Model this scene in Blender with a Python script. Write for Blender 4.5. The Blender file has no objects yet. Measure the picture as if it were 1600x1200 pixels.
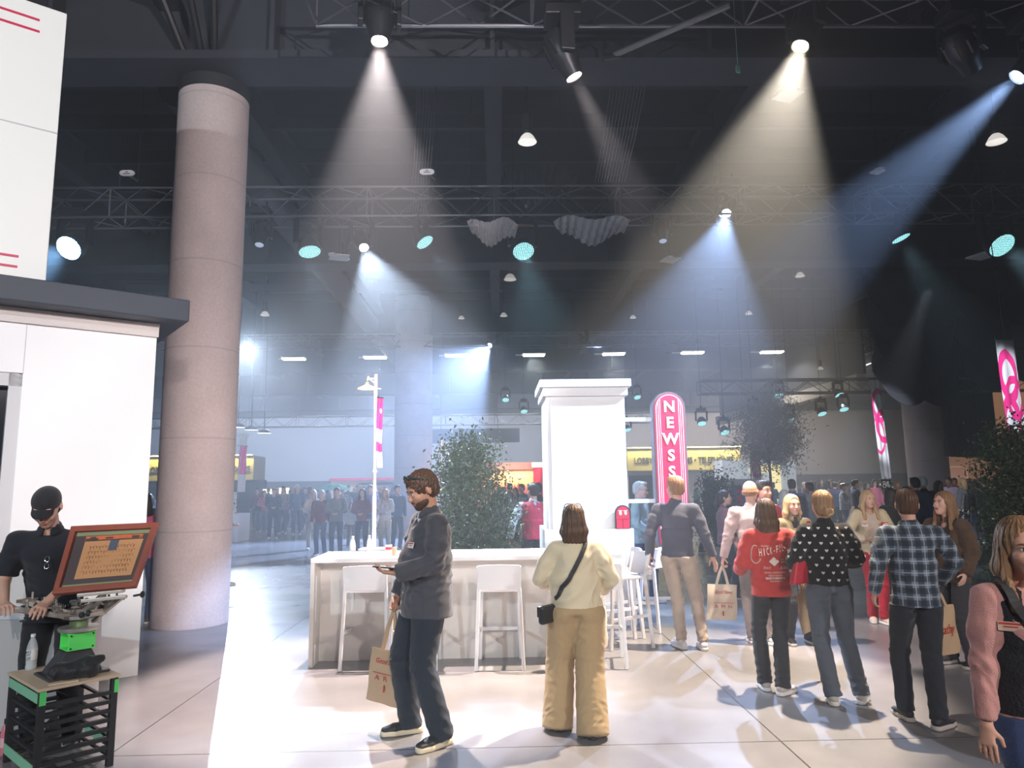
import bpy, math, random
import numpy as np
from mathutils import Vector, Matrix, Euler, noise
from mathutils.bvhtree import BVHTree
random.seed(7)
PI = math.pi
SC = bpy.context.scene
COL = SC.collection
# ------------------------------------------------------------ camera
W, H, F = 1600.0, 1200.0, 1110.0
PITCH, ROLL, YAW = math.radians(8.0), 0.014, math.radians(1.3)
CAM = Vector((0, 0, 1.75))
_f0 = Vector((math.sin(YAW), math.cos(YAW), 0))
_r0 = Vector((math.cos(YAW), -math.sin(YAW), 0))
CF = _f0 * math.cos(PITCH) + Vector((0, 0, math.sin(PITCH)))
_u0 = -_f0 * math.sin(PITCH) + Vector((0, 0, math.cos(PITCH)))
CR = _r0 * math.cos(ROLL) - _u0 * math.sin(ROLL)
CU = _u0 * math.cos(ROLL) + _r0 * math.sin(ROLL)
cd = bpy.data.cameras.new('camera')
cam = bpy.data.objects.new('camera', cd)
COL.objects.link(cam)
cam.matrix_world = Matrix(((CR.x, CU.x, -CF.x, CAM.x), (CR.y, CU.y, -CF.y, CAM.y), (CR.z, CU.z, -CF.z, CAM.z), (0, 0, 0, 1)))
cd.sensor_width = 36.0
cd.lens = 36.0 * F / W
cd.clip_start = 0.05
cd.clip_end = 300
SC.camera = cam


def ray(px, py):
    return (CF + CR * ((px - W / 2) / F) + CU * ((H / 2 - py) / F))


def at(px, py, Y):
    """the place at room depth Y seen at a pixel"""
    d = ray(px, py)
    return CAM + d * ((Y - CAM.y) / d.y)


def gp(px, py, z=0.0):
    """the place at height z seen at a pixel"""
    d = ray(px, py)
    return CAM + d * ((z - CAM.z) / d.z)


# ------------------------------------------------------------ view, world
SC.view_settings.view_transform = 'Standard'
SC.view_settings.look = 'None'
SC.view_settings.exposure = 0.42
SC.view_settings.gamma = 1.0
SC.view_settings.use_curve_mapping = False
SC.cycles.use_denoising = True
SC.cycles.max_bounces = 5
SC.cycles.diffuse_bounces = 3
SC.cycles.glossy_bounces = 3
SC.cycles.transmission_bounces = 4
SC.cycles.transparent_max_bounces = 6
SC.cycles.volume_bounces = 0
SC.cycles.sample_clamp_indirect = 4.0
SC.cycles.sample_clamp_direct = 0.0
SC.cycles.caustics_reflective = False
SC.cycles.caustics_refractive = False
SC.cycles.use_light_tree = True
wd = bpy.data.worlds.new('world')
SC.world = wd
wd.use_nodes = True
wd.node_tree.nodes['Background'].inputs[0].default_value = (0.02, 0.025, 0.04, 1)
wd.node_tree.nodes['Background'].inputs[1].default_value = 0.0
HAZE_DENSITY = 0.0108


def lamp(name, loc, target, power, color, deg, blend=0.25, size=0.06):
    l = bpy.data.lights.new(name, 'SPOT')
    l.energy = power
    l.color = color
    l.spot_size = math.radians(deg)
    l.spot_blend = blend
    l.shadow_soft_size = size
    o = bpy.data.objects.new(name, l)
    COL.objects.link(o)
    o.location = loc
    o.rotation_euler = (Vector(target) - Vector(loc)).to_track_quat('-Z', 'Y').to_euler()
    return o


def area(name, loc, target, power, color, sx, sy):
    l = bpy.data.lights.new(name, 'AREA')
    l.shape = 'RECTANGLE'
    l.size, l.size_y = sx, sy
    l.energy = power
    l.color = color
    o = bpy.data.objects.new(name, l)
    COL.objects.link(o)
    o.location = loc
    o.rotation_euler = (Vector(target) - Vector(loc)).to_track_quat('-Z', 'Y').to_euler()
    return o


BLUE = (0.42, 0.60, 1.0)
COOL = (0.70, 0.82, 1.0)
WARM = (1.0, 0.82, 0.62)
PINK = (1.0, 0.82, 0.76)
# moving lights seen in the photograph: pixel of the lens, room depth, aimed at, watts, colour, cone
BEAMS = [
    ('m', (593, 66), 7.6, gp(590, 1060), 4800, PINK, 40),
    ('m', (898, 122), 7.6, gp(1330, 1000), 2300, PINK, 22),
    ('m', (1250, 74), 7.6, gp(975, 1060), 6000, WARM, 44),
    ('m', (1588, 122), 7.6, Vector((0.95, 9.0, 1.7)), 7000, BLUE, 26),
    ('m', (569, 388), 13.7, gp(800, 1000), 5200, COOL, 40),
    ('m', (1135, 334), 13.7, gp(960, 1010), 6200, BLUE, 34),
    ('m', (386, 543), 27.0, gp(440, 1100), 14000, COOL, 30),
    ('m', (765, 540), 27.0, gp(430, 870), 20000, BLUE, 56),
    ('m', (921, 538), 27.0, gp(1420, 800), 4000, BLUE, 24),
]
STRIP_W = 900
# unseen fill spots added behind the photographer, without fixtures
lamp('rear_fill_spot', (-6.5, -4.5, 5.4), (-3.4, 6.5, 3.6), 1950, (0.76, 0.90, 1.0), 56)
lamp('rear_fill_spot', (2.5, -6.0, 5.0), (0.8, 6.0, 0.2), 1550, (1.0, 0.91, 0.88), 50)
lamp('rear_fill_spot', (8.5, -3.5, 5.4), (3.6, 6.0, 0.3), 1550, (1.0, 0.89, 0.83), 52)
lamp('rear_fill_spot', (3.5, -4.0, 5.2), (-3.6, 9.0, 5.0), 4200, (1.0, 0.92, 0.93), 40)
# unseen fill floods added to brighten the far and brown walls
for (x, y, tx, ty, tz, w, c) in [(-20, 44, -22, 60, 2.5, 6000, (0.55, 0.70, 1.0)), (-8, 44, -9, 60, 2.5, 6000, (0.58, 0.72, 1.0)), (5, 44, 5, 60, 2.5, 4500, (0.75, 0.82, 1.0)), (18, 44, 19, 60, 2.5, 5500, (1.0, 0.86, 0.76)),
                                 (27, 22, 26, 34, 2.0, 3200, (1.0, 0.66, 0.45))]:
    lamp('far_fill_flood', (x, y + (2.8 if y > 40 else 0), 6.9), (tx, ty, tz), w, c, 110, 0.8, 0.3)
# ------------------------------------------------------------ materials
MATS = {}


def mat(name, color=(0.8, 0.8, 0.8), rough=0.5, metal=0.0, emit=None, estr=1.0, bump=0.0, bscale=30.0, vary=0.0, vscale=4.0,
        trans=0.0, ior=1.45, alpha=1.0, spec=0.5, stretch=(1, 1, 1), sheen=0.0):
    if name in MATS:
        return MATS[name]
    m = bpy.data.materials.new(name)
    m.use_nodes = True
    nt = m.node_tree
    b = nt.nodes['Principled BSDF']
    b.inputs['Base Color'].default_value = (*color, 1)
    b.inputs['Roughness'].default_value = rough
    b.inputs['Metallic'].default_value = metal
    b.inputs['Specular IOR Level'].default_value = spec
    b.inputs['IOR'].default_value = ior
    b.inputs['Alpha'].default_value = alpha
    b.inputs['Transmission Weight'].default_value = trans
    b.inputs['Sheen Weight'].default_value = sheen
    if emit:
        b.inputs['Emission Color'].default_value = (*emit, 1)
        b.inputs['Emission Strength'].default_value = estr
    if bump or vary:
        tc = nt.nodes.new('ShaderNodeTexCoord')
        mp = nt.nodes.new('ShaderNodeMapping')
        mp.inputs['Scale'].default_value = stretch
        nt.links.new(tc.outputs['Object'], mp.inputs['Vector'])
    if bump:
        n = nt.nodes.new('ShaderNodeTexNoise')
        n.inputs['Scale'].default_value = bscale
        n.inputs['Detail'].default_value = 3
        bp = nt.nodes.new('ShaderNodeBump')
        bp.inputs['Strength'].default_value = bump
        bp.inputs['Distance'].default_value = 0.02
        nt.links.new(mp.outputs[0], n.inputs['Vector'])
        nt.links.new(n.outputs[0], bp.inputs['Height'])
        nt.links.new(bp.outputs[0], b.inputs['Normal'])
    if vary:
        n = nt.nodes.new('ShaderNodeTexNoise')
        n.inputs['Scale'].default_value = vscale
        n.inputs['Detail'].default_value = 4
        mx = nt.nodes.new('ShaderNodeMix')
        mx.data_type = 'RGBA'
        mx.inputs['A'].default_value = (*[c * (1 - vary) for c in color], 1)
        mx.inputs['B'].default_value = (*[min(1, c * (1 + vary)) for c in color], 1)
        nt.links.new(mp.outputs[0], n.inputs['Vector'])
        nt.links.new(n.outputs[0], mx.inputs['Factor'])
        nt.links.new(mx.outputs['Result'], b.inputs['Base Color'])
    MATS[name] = m
    return m


def nodes_of(m):
    nt = m.node_tree
    return nt, nt.nodes, nt.links, nt.nodes['Principled BSDF']


# ------------------------------------------------------------ mesh builder
class MB:
    def __init__(self):
        self.v = []
        self.f = []
        self.mi = []
        self.cur = 0

    def add(self, vs, fs):
        o = len(self.v)
        self.v.extend([tuple(p) for p in vs])
        for f in fs:
            self.f.append(tuple(i + o for i in f))
            self.mi.append(self.cur)
        return self

    def box(self, c, s, rot=None):
        """centre, full size, optional rotation matrix 3x3 / euler z"""
        if isinstance(rot, (int, float)):
            rot = Matrix.Rotation(rot, 3, 'Z')
        vs = []
        for z in (-.5, .5):
            for y in (-.5, .5):
                for x in (-.5, .5):
                    p = Vector((x * s[0], y * s[1], z * s[2]))
                    if rot is not None:
                        p = rot @ p
                    vs.append(p + Vector(c))
        return self.add(vs, [(0, 2, 3, 1), (4, 5, 7, 6), (0, 1, 5, 4), (2, 6, 7, 3), (0, 4, 6, 2), (1, 3, 7, 5)])

    def bar(self, a, b, w, h=None, up=(0, 0, 1)):
        """rectangular bar from a to b"""
        a, b = Vector(a), Vector(b)
        d = (b - a)
        L = d.length
        d.normalize()
        u = Vector(up)
        s = d.cross(u)
        if s.length < 1e-4:
            s = d.cross(Vector((0, 1, 0)))
        s.normalize()
        u = s.cross(d)
        R = Matrix((s, d, u)).transposed()
        return self.box((a + b) / 2, (w, L, h or w), R)

    def tube(self, pts, r, n=8, caps=True, r2=None):
        """round tube through points; r may be a list"""
        pts = [Vector(p) for p in pts]
        k = len(pts)
        rs = r if isinstance(r, (list, tuple)) else [r + ((r2 - r) * i / (k - 1) if r2 is not None else 0) for i in range(k)]
        vs, fs = [], []
        prev = None
        for i, p in enumerate(pts):
            t = (pts[min(i + 1, k - 1)] - pts[max(i - 1, 0)])
            if t.length < 1e-9:
                t = Vector((0, 0, 1))
            t.normalize()
            if prev is None:
                s = t.orthogonal().normalized()
            else:
                s = (prev - t * prev.dot(t))
                s = s.normalized() if s.length > 1e-6 else t.orthogonal().normalized()
            prev = s
            u = t.cross(s)
            for j in range(n):
                a = 2 * PI * j / n
                vs.append(p + (s * math.cos(a) + u * math.sin(a)) * rs[i])
        for i in range(k - 1):
            for j in range(n):
                a, b = i * n + j, i * n + (j + 1) % n
                fs.append((a, b, b + n, a + n))
        if caps:
            fs.append(tuple(range(n - 1, -1, -1)))
            fs.append(tuple((k - 1) * n + j for j in range(n)))
        return self.add(vs, fs)

    def cyl(self, a, b, r, n=16, r2=None):
        return self.tube([a, b], r, n, True, r2)

    def lathe(self, prof, c=(0, 0, 0), n=20, M=None, caps=False):
        """profile of (radius, height) turned about z (or about M's z)"""
        vs, fs = [], []
        for (r, z) in prof:
            for j in range(n):
                a = 2 * PI * j / n
                p = Vector((r * math.cos(a), r * math.sin(a), z))
                if M is not None:
                    p = M @ p
                vs.append(p + Vector(c))
        k = len(prof)
        for i in range(k - 1):
            for j in range(n):
                a, b = i * n + j, i * n + (j + 1) % n
                fs.append((a, b, b + n, a + n))
        if caps:
            fs.append(tuple(range(n - 1, -1, -1)))
            fs.append(tuple((k - 1) * n + j for j in range(n)))
        return self.add(vs, fs)

    def prism(self, poly, a, b):
        """2D polygon list -> solid between two frames functions a(x,y), b(x,y) giving 3D points"""
        n = len(poly)
        vs = [a(*p) for p in poly] + [b(*p) for p in poly]
        fs = [tuple(range(n - 1, -1, -1)), tuple(range(n, 2 * n))]
        for i in range(n):
            j = (i + 1) % n
            fs.append((i, j, j + n, i + n))
        return self.add(vs, fs)

    def sphere(self, c, r, n=12, m=8, s=(1, 1, 1)):
        prof = []
        for i in range(m + 1):
            a = -PI / 2 + PI * i / m
            prof.append((max(1e-4, math.cos(a)) * r, math.sin(a) * r))
        return self.lathe(prof, c, n, Matrix.Diagonal(Vector(s)))

    def mesh(self, name):
        me = bpy.data.meshes.new(name)
        me.from_pydata(self.v, [], self.f)
        me.update()
        return me

    def build(self, name, m, parent=None, loc=None, smooth=False, bevel=0.0, flip=False):
        me = self.mesh(name)
        ms = m if isinstance(m, (list, tuple)) else [m]
        for x in ms:
            me.materials.append(x)
        if len(ms) > 1:
            me.polygons.foreach_set('material_index', self.mi)
        bmx = None
        import bmesh
        bmx = bmesh.new()
        bmx.from_mesh(me)
        bmesh.ops.recalc_face_normals(bmx, faces=bmx.faces)
        bmx.to_mesh(me)
        bmx.free()
        o = bpy.data.objects.new(name, me)
        COL.objects.link(o)
        if loc is not None:
            o.location = loc
        if parent is not None:
            o.parent = parent
        if smooth:
            try:
                me.shade_smooth()
                me.set_sharp_from_angle(angle=math.radians(40))
            except Exception:
                pass
        if bevel:
            md = o.modifiers.new('bevel', 'BEVEL')
            md.width = bevel
            md.segments = 2
            md.limit_method = 'ANGLE'
        return o


def tag(o, label=None, cat=None, group=None, kind=None):
    if label:
        o['label'] = label
    if cat:
        o['category'] = cat
    if group:
        o['group'] = group
    if kind:
        o['kind'] = kind
    return o


def thing(name, label, cat, loc=(0, 0, 0), rz=0.0, group=None, kind=None):
    o = bpy.data.objects.new(name, None)
    o.empty_display_size = 0.1
    COL.objects.link(o)
    o.location = loc
    o.rotation_euler = (0, 0, rz)
    return tag(o, label, cat, group, kind)


def copy_tree(o, parent=None):
    c = o.copy()
    COL.objects.link(c)
    if parent is not None:
        c.parent = parent
    for ch in list(o.children):
        copy_tree(ch, c)
    return c


def frame_z(d):
    """rotation whose z axis is d"""
    d = Vector(d).normalized()
    return d.to_track_quat('Z', 'Y').to_matrix()


def text_mesh(name, body, size, m, parent, M, depth=0.004, align='CENTER', shear=0.0, spacing=1.0, width=None, bold=0.0, valign='CENTER'):
    """text as a real raised mesh; M maps text x,y,z to the parent's space"""
    cu = bpy.data.curves.new(name, 'FONT')
    cu.body = body
    cu.size = size
    cu.align_x = align
    cu.align_y = valign
    cu.shear = shear
    cu.space_character = spacing
    cu.extrude = depth
    cu.offset = bold
    cu.resolution_u = 3
    t = bpy.data.objects.new(name + '_tmp', cu)
    COL.objects.link(t)
    dg = bpy.context.evaluated_depsgraph_get()
    me = bpy.data.meshes.new_from_object(t.evaluated_get(dg))
    bpy.data.objects.remove(t)
    bpy.data.curves.remove(cu)
    if width and len(me.vertices):
        xs = [v.co.x for v in me.vertices]
        k = width / (max(xs) - min(xs))
        for v in me.vertices:
            v.co.x *= k
    me.name = name
    me.transform(M)
    me.materials.clear()
    me.materials.append(m)
    o = bpy.data.objects.new(name, me)
    COL.objects.link(o)
    if parent is not None:
        o.parent = parent
    return o


def facing(origin, right=(1, 0, 0), up=(0, 0, 1)):
    r, u = Vector(right).normalized(), Vector(up).normalized()
    n = r.cross(u)
    o = Vector(origin)
    return Matrix(((r.x, u.x, n.x, o.x), (r.y, u.y, n.y, o.y), (r.z, u.z, n.z, o.z), (0, 0, 0, 1)))


WHITE = mat('white_paint', (0.80, 0.80, 0.81), 0.45, bump=0.02, bscale=60)
WHITE_GLOSS = mat('white_laminate', (0.82, 0.82, 0.84), 0.28)
BLACK = mat('black_paint', (0.02, 0.021, 0.025), 0.6)
BLACK_METAL = mat('black_metal', (0.03, 0.03, 0.034), 0.4, 0.6)
ALU = mat('truss_metal', (0.16, 0.16, 0.18), 0.45, 0.7)
STEEL = mat('steel', (0.45, 0.44, 0.43), 0.35, 0.9, vary=0.25, vscale=30)
RED = mat('red_paint', (0.62, 0.02, 0.07), 0.4)
# ------------------------------------------------------------ the hall
HX0, HX1, HY0, HY1, HZ = -34.0, 34.0, -9.0, 60.0, 9.4


def struct(mb, name, m, label=None, **k):
    o = mb.build(name, m, **k)
    return tag(o, label, None, None, 'structure')


# floor: polished concrete slabs with saw cuts, stains and a soft gloss
fl = mat('polished_concrete', (0.30, 0.29, 0.29), 0.22)
nt, N, L, B = nodes_of(fl)
tc = N.new('ShaderNodeTexCoord')
n1 = N.new('ShaderNodeTexNoise'); n1.inputs['Scale'].default_value = 0.7; n1.inputs['Detail'].default_value = 6
n2 = N.new('ShaderNodeTexNoise'); n2.inputs['Scale'].default_value = 2.6; n2.inputs['Detail'].default_value = 3
L.new(tc.outputs['Object'], n1.inputs['Vector']); L.new(tc.outputs['Object'], n2.inputs['Vector'])
r1 = N.new('ShaderNodeValToRGB')
r1.color_ramp.elements[0].color = (0.145, 0.142, 0.15, 1); r1.color_ramp.elements[0].position = 0.3
r1.color_ramp.elements[1].color = (0.235, 0.23, 0.24, 1); r1.color_ramp.elements[1].position = 0.7
L.new(n1.outputs[0], r1.inputs[0])
mx = N.new('ShaderNodeMix'); mx.data_type = 'RGBA'; mx.blend_type = 'OVERLAY'; mx.inputs['Factor'].default_value = 0.15
L.new(r1.outputs[0], mx.inputs['A']); L.new(n2.outputs[0], mx.inputs['B'])
# saw cuts
sp = N.new('ShaderNodeSeparateXYZ'); L.new(tc.outputs['Object'], sp.inputs[0])


def cut(out, off, period, half):
    a = N.new('ShaderNodeMath'); a.operation = 'ADD'; a.inputs[1].default_value = off; L.new(out, a.inputs[0])
    b = N.new('ShaderNodeMath'); b.operation = 'PINGPONG'; b.inputs[1].default_value = period / 2; L.new(a.outputs[0], b.inputs[0])
    c = N.new('ShaderNodeMath'); c.operation = 'LESS_THAN'; c.inputs[1].default_value = half; L.new(b.outputs[0], c.inputs[0])
    return c.outputs[0]


j0 = gp(600, 1172)
ca = cut(sp.outputs[1], -j0.y, 4.5, 0.006)
cb = cut(sp.outputs[0], 2.6, 4.5, 0.006)
mxx = N.new('ShaderNodeMath'); mxx.operation = 'MAXIMUM'; L.new(ca, mxx.inputs[0]); L.new(cb, mxx.inputs[1])
m2 = N.new('ShaderNodeMix'); m2.data_type = 'RGBA'; m2.inputs['B'].default_value = (0.06, 0.055, 0.05, 1)
L.new(mxx.outputs[0], m2.inputs['Factor']); L.new(mx.outputs['Result'], m2.inputs['A'])
L.new(m2.outputs['Result'], B.inputs['Base Color'])
r2 = N.new('ShaderNodeMapRange'); r2.inputs['To Min'].default_value = 0.20; r2.inputs['To Max'].default_value = 0.28
L.new(n2.outputs[0], r2.inputs[0]); L.new(r2.outputs[0], B.inputs['Roughness'])
bp = N.new('ShaderNodeBump'); bp.inputs['Strength'].default_value = 0.0; bp.inputs['Distance'].default_value = 0.01
L.new(n2.outputs[0], bp.inputs['Height']); L.new(bp.outputs[0], B.inputs['Normal'])
m = MB().box(((HX0 + HX1) / 2, (HY0 + HY1) / 2, -0.1), (HX1 - HX0, HY1 - HY0, 0.2))
struct(m, 'floor', fl, 'polished grey concrete hall floor with saw-cut joints')

ceil_m = mat('black_ceiling', (0.008, 0.009, 0.013), 0.8, vary=0.4, vscale=1.5, bump=0.3, bscale=3)
m = MB().box(((HX0 + HX1) / 2, (HY0 + HY1) / 2, HZ + 0.1), (HX1 - HX0, HY1 - HY0, 0.2))
struct(m, 'ceiling', ceil_m, 'black painted hall ceiling')
wallm = mat('far_wall_paint', (0.42, 0.42, 0.43), 0.8, vary=0.06, vscale=0.4)
wallw = mat('right_wall_paint', (0.36, 0.31, 0.28), 0.8, vary=0.06, vscale=0.4)
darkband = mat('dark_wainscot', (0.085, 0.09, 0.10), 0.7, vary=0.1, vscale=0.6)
m = MB().box((0, HY1 + 0.15, HZ / 2), (HX1 - HX0, 0.3, HZ))
struct(m, 'wall_back', wallm, 'tall grey far wall of the hall')
struct(MB().box((HX0 - 0.15, 25, HZ / 2), (0.3, 70, HZ)), 'wall_left', mat('side_wall_paint', (0.2, 0.2, 0.21), 0.8), 'grey left hall wall')
struct(MB().box((HX1 + 0.15, 25, HZ / 2), (0.3, 70, HZ)), 'wall_right', wallw, 'brownish right hall wall')
struct(MB().box((0, HY0 - 0.15, HZ / 2), (HX1 - HX0, 0.3, HZ)), 'wall_front', mat('side_wall_paint'), 'dark hall wall behind the photographer')
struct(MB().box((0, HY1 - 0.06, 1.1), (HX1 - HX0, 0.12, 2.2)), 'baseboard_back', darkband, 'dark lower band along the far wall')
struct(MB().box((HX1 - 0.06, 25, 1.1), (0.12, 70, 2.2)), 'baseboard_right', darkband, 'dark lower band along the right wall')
# dark valance under the ceiling at the far end
struct(MB().box((0, 57.5, 8.4), (68, 0.4, 2.0)), 'trim_1', BLACK, 'black soffit above the far wall')

beam_m = mat('painted_steel_beam', (0.026, 0.028, 0.038), 0.7, vary=0.3, vscale=2)
# girders across the hall with purlins along it
nn = 2
for i, y in enumerate((9.3, 18.3, 27.3, 36.3, 45.3, 54.3)):
    g = MB()
    g.box((0, y, 7.55), (68, 0.7, 0.12)).box((0, y, 8.7), (68, 0.12, 2.2)).box((0, y, 9.3), (68, 0.7, 0.12))
    for x in np.arange(-33, 34, 3.0):
        g.box((x, y, 8.4), (0.06, 0.66, 1.7))
    struct(g, 'trim_%d' % nn, beam_m, ['nearest', 'second', 'third', 'fourth', 'fifth', 'last'][i] + ' black girder across the ceiling')
    nn += 1
for i, x in enumerate(np.arange(-31.5, 33, 4.5)):
    g = MB()
    g.box((x, 25, 8.42), (0.32, 68, 0.08)).box((x, 25, 8.8), (0.07, 68, 0.8)).box((x, 25, 9.2), (0.3, 68, 0.08))
    struct(g, 'trim_%d' % nn, beam_m, 'black steel joist running down the hall ceiling')
    nn += 1
# metal deck ribs: joist webs
g = MB()
for y in np.arange(-7.5, 58, 1.5):
    g.box((0, y, 9.0), (68, 0.12, 0.3))
struct(g, 'trim_%d' % nn, beam_m, 'close black ceiling ribs above the girders')
nn += 1

# concrete columns
conc = mat('column_concrete', (0.53, 0.44, 0.43), 0.8, vary=0.16, vscale=2.2, bump=0.12, bscale=14)
nt, N, L, B = nodes_of(conc)
# formwork rings and fine mottling over the pinkish base colour
tc = N.new('ShaderNodeTexCoord'); sp = N.new('ShaderNodeSeparateXYZ'); L.new(tc.outputs['Object'], sp.inputs[0])
pp = N.new('ShaderNodeMath'); pp.operation = 'PINGPONG'; pp.inputs[1].default_value = 0.6; L.new(sp.outputs[2], pp.inputs[0])
lt = N.new('ShaderNodeMath'); lt.operation = 'LESS_THAN'; lt.inputs[1].default_value = 0.012; L.new(pp.outputs[0], lt.inputs[0])
old = B.inputs['Base Color'].links[0].from_socket
vn = N.new('ShaderNodeTexNoise'); vn.inputs['Scale'].default_value = 30; vn.inputs['Detail'].default_value = 3
L.new(tc.outputs['Object'], vn.inputs['Vector'])
mx0 = N.new('ShaderNodeMix'); mx0.data_type = 'RGBA'; mx0.blend_type = 'OVERLAY'; mx0.inputs['Factor'].default_value = 0.18
L.new(old, mx0.inputs['A']); L.new(vn.outputs[0], mx0.inputs['B'])
mx1 = N.new('ShaderNodeMix'); mx1.data_type = 'RGBA'; mx1.inputs['B'].default_value = (0.30, 0.28, 0.28, 1)
mf = N.new('ShaderNodeMath'); mf.operation = 'MULTIPLY'; mf.inputs[1].default_value = 0.45; L.new(lt.outputs[0], mf.inputs[0])
L.new(mf.outputs[0], mx1.inputs['Factor']); L.new(mx0.outputs['Result'], mx1.inputs['A'])
L.new(mx1.outputs['Result'], B.inputs['Base Color'])


def column(x, y, r, label, top=7.25):
    c = thing('concrete_column', label, 'column', (x, y, 0), kind='structure')
    m = MB().lathe([(r, 0), (r * 1.0, top)], n=64, caps=True)
    m.build('shaft', conc, c, smooth=True)
    m = MB().lathe([(r * 1.012, top), (r * 1.012, HZ)], n=64, caps=True)
    m.build('painted_capital', BLACK, c, smooth=True)
    return c


cb_ = gp(296, 985)
COLX, COLY = cb_.x * (cb_.y + 0.46) / cb_.y, cb_.y + 0.46
column(COLX, COLY, 0.475, 'massive round raw concrete column beside the white booth wall', 7.3)
b = gp(643, 0 + 806)
column(at(646, 700, 27.3).x, 27.3, 0.72, 'pale round column far behind the street lamp', 9.0)
column(at(1447, 700, 27.3).x, 27.3, 0.72, 'grey round column under the gathered black drapes', 9.0)
# braces from the column head
g = MB()
for dx, dy in ((-0.35, -1.5), (0.05, -1.7), (0.3, -1.4)):
    g.tube([(COLX + dx * 0.3, COLY - 0.2, 7.25), (COLX + dx * 1.5, COLY + dy, 8.9)], 0.05, 8)
tag(g.build('conduit_bundle', BLACK_METAL), 'black conduits rising from the head of the concrete column', 'pipes')

# haze filling the hall: a real scattering medium in the air of the closed hall
hn = wd.node_tree
vs = hn.nodes.new('ShaderNodeVolumeScatter')
vs.inputs['Density'].default_value = HAZE_DENSITY
vs.inputs['Anisotropy'].default_value = 0.45
vs.inputs['Color'].default_value = (0.84, 0.91, 1.0, 1)
hn.links.new(vs.outputs[0], hn.nodes['World Output'].inputs['Volume'])
# ------------------------------------------------------------ trusses
def truss(x0, x1, y, z, w=0.52, label='', pitch=0.62, axis='x'):
    """box truss: four chords and lattice"""
    mid = Vector(((x0 + x1) / 2, y, z)) if axis == 'x' else Vector((y, (x0 + x1) / 2, z))
    t = thing('lighting_truss', label, 'truss', mid)
    Ln = x1 - x0
    h = w / 2

    def P(u, a, b):
        return (u, a, b) if axis == 'x' else (a, u, b)
    for a in (-h, h):
        for b in (-h, h):
            MB().tube([P(-Ln / 2, a, b), P(Ln / 2, a, b)], 0.026, 8).build('chord', ALU, t)
    g = MB()
    k = int(Ln / pitch)
    for i in range(k):
        u0, u1 = -Ln / 2 + i * Ln / k, -Ln / 2 + (i + 1) * Ln / k
        s = 1 if i % 2 else -1
        for a in (-h, h):
            g.tube([P(u0, a, -h * s), P(u1, a, h * s)], 0.013, 5)
        for b in (-h, h):
            g.tube([P(u0, -h * s, b), P(u1, h * s, b)], 0.013, 5)
        if i % 4 == 0:
            for a in (-h, h):
                g.tube([P(u0, a, -h), P(u0, a, h)], 0.016, 5)
                g.tube([P(u0, -h, a), P(u0, h, a)], 0.016, 5)
    g.build('lattice', ALU, t)
    for u in np.arange(-Ln / 2 + 1.5, Ln / 2, 6):
        MB().tube([P(u, 0, h), P(u, 0, HZ - z - 0.05)], 0.008, 5).build('hanging_wire', BLACK_METAL, t)
    return t


TZ = 7.25
truss(-2.1, 14, 7.6, TZ + 0.20, 0.50, 'nearest lighting truss overhead across the top edge')
truss(-15, 20, 13.7, TZ + 0.05, 0.60, 'long lighting truss across the hall above the counter')
truss(-22, 24, 27.0, TZ, 0.5, 'distant lighting truss carrying the small bright beams')
truss(-20, 8, 36.0, 5.0, 0.5, 'low far truss in front of the grey wall')
for u in ((9.8, 26.4), (9.8, 40.5)):
    pass


def mover(lens, target, color, scale=1.0, label='', strength=60.0, group=None, hang=None):
    """moving-head spot light: base, yoke and head"""
    lens = Vector(lens)
    d = (Vector(target) - lens).normalized()
    s = scale
    piv = lens - d * 0.27 * s
    t = thing('moving_head_light', label, 'stage light', piv + Vector((0, 0, 0.42 * s)), group=group)
    o = Vector((0, 0, -0.42 * s))
    m = MB().box((0, 0, 0), (0.36 * s, 0.30 * s, 0.13 * s)).box((0, 0, 0.075 * s), (0.2 * s, 0.2 * s, 0.03 * s))
    m.tube([(-0.1 * s, 0, 0.08 * s), (-0.1 * s, 0, 0.2 * s)], 0.02 * s, 6).tube([(0.1 * s, 0, 0.08 * s), (0.1 * s, 0, 0.2 * s)], 0.02 * s, 6)
    m.build('base', BLACK_METAL, t, bevel=0.01 * s)
    # yoke turns to face the beam
    hd = Vector((d.x, d.y, 0))
    hd = hd.normalized() if hd.length > 1e-3 else Vector((0, 1, 0))
    sx = hd.cross(Vector((0, 0, 1)))
    m = MB()
    for k in (-1, 1):
        m.bar(sx * (0.19 * s * k) + Vector((0, 0, -0.08 * s)), sx * (0.19 * s * k) + o + Vector((0, 0, -0.07 * s)), 0.05 * s, 0.14 * s, up=hd)
    m.bar(sx * (-0.21 * s) + Vector((0, 0, -0.09 * s)), sx * (0.21 * s) + Vector((0, 0, -0.09 * s)), 0.12 * s, 0.05 * s)
    m.build('yoke', BLACK_METAL, t, bevel=0.008 * s)
    R = frame_z(d)
    m = MB().lathe([(0.001, -0.24 * s), (0.10 * s, -0.24 * s), (0.15 * s, -0.17 * s), (0.155 * s, 0.02 * s), (0.12 * s, 0.12 * s),
                    (0.095 * s, 0.26 * s), (0.085 * s, 0.262 * s), (0.082 * s, 0.245 * s), (0.001, 0.244 * s)], o, 24, R)
    for k in range(8):
        a = k * PI / 4
        m.box(R @ Vector((0.155 * s * math.cos(a), 0.155 * s * math.sin(a), -0.06 * s)) + o, (0.02 * s, 0.02 * s, 0.16 * s), R)
    m.build('head', BLACK_METAL, t, smooth=True)
    lm = mat('lens_glow_%.2f_%.2f_%.2f_%g' % (*color, strength), (0.9, 0.9, 0.9), 0.2, emit=color, estr=strength)
    m = MB().lathe([(0.076 * s, 0.247 * s), (0.055 * s, 0.256 * s), (0.001, 0.262 * s)], o, 20, R)
    m.build('lens', lm, t, smooth=True)
    return t


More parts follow.
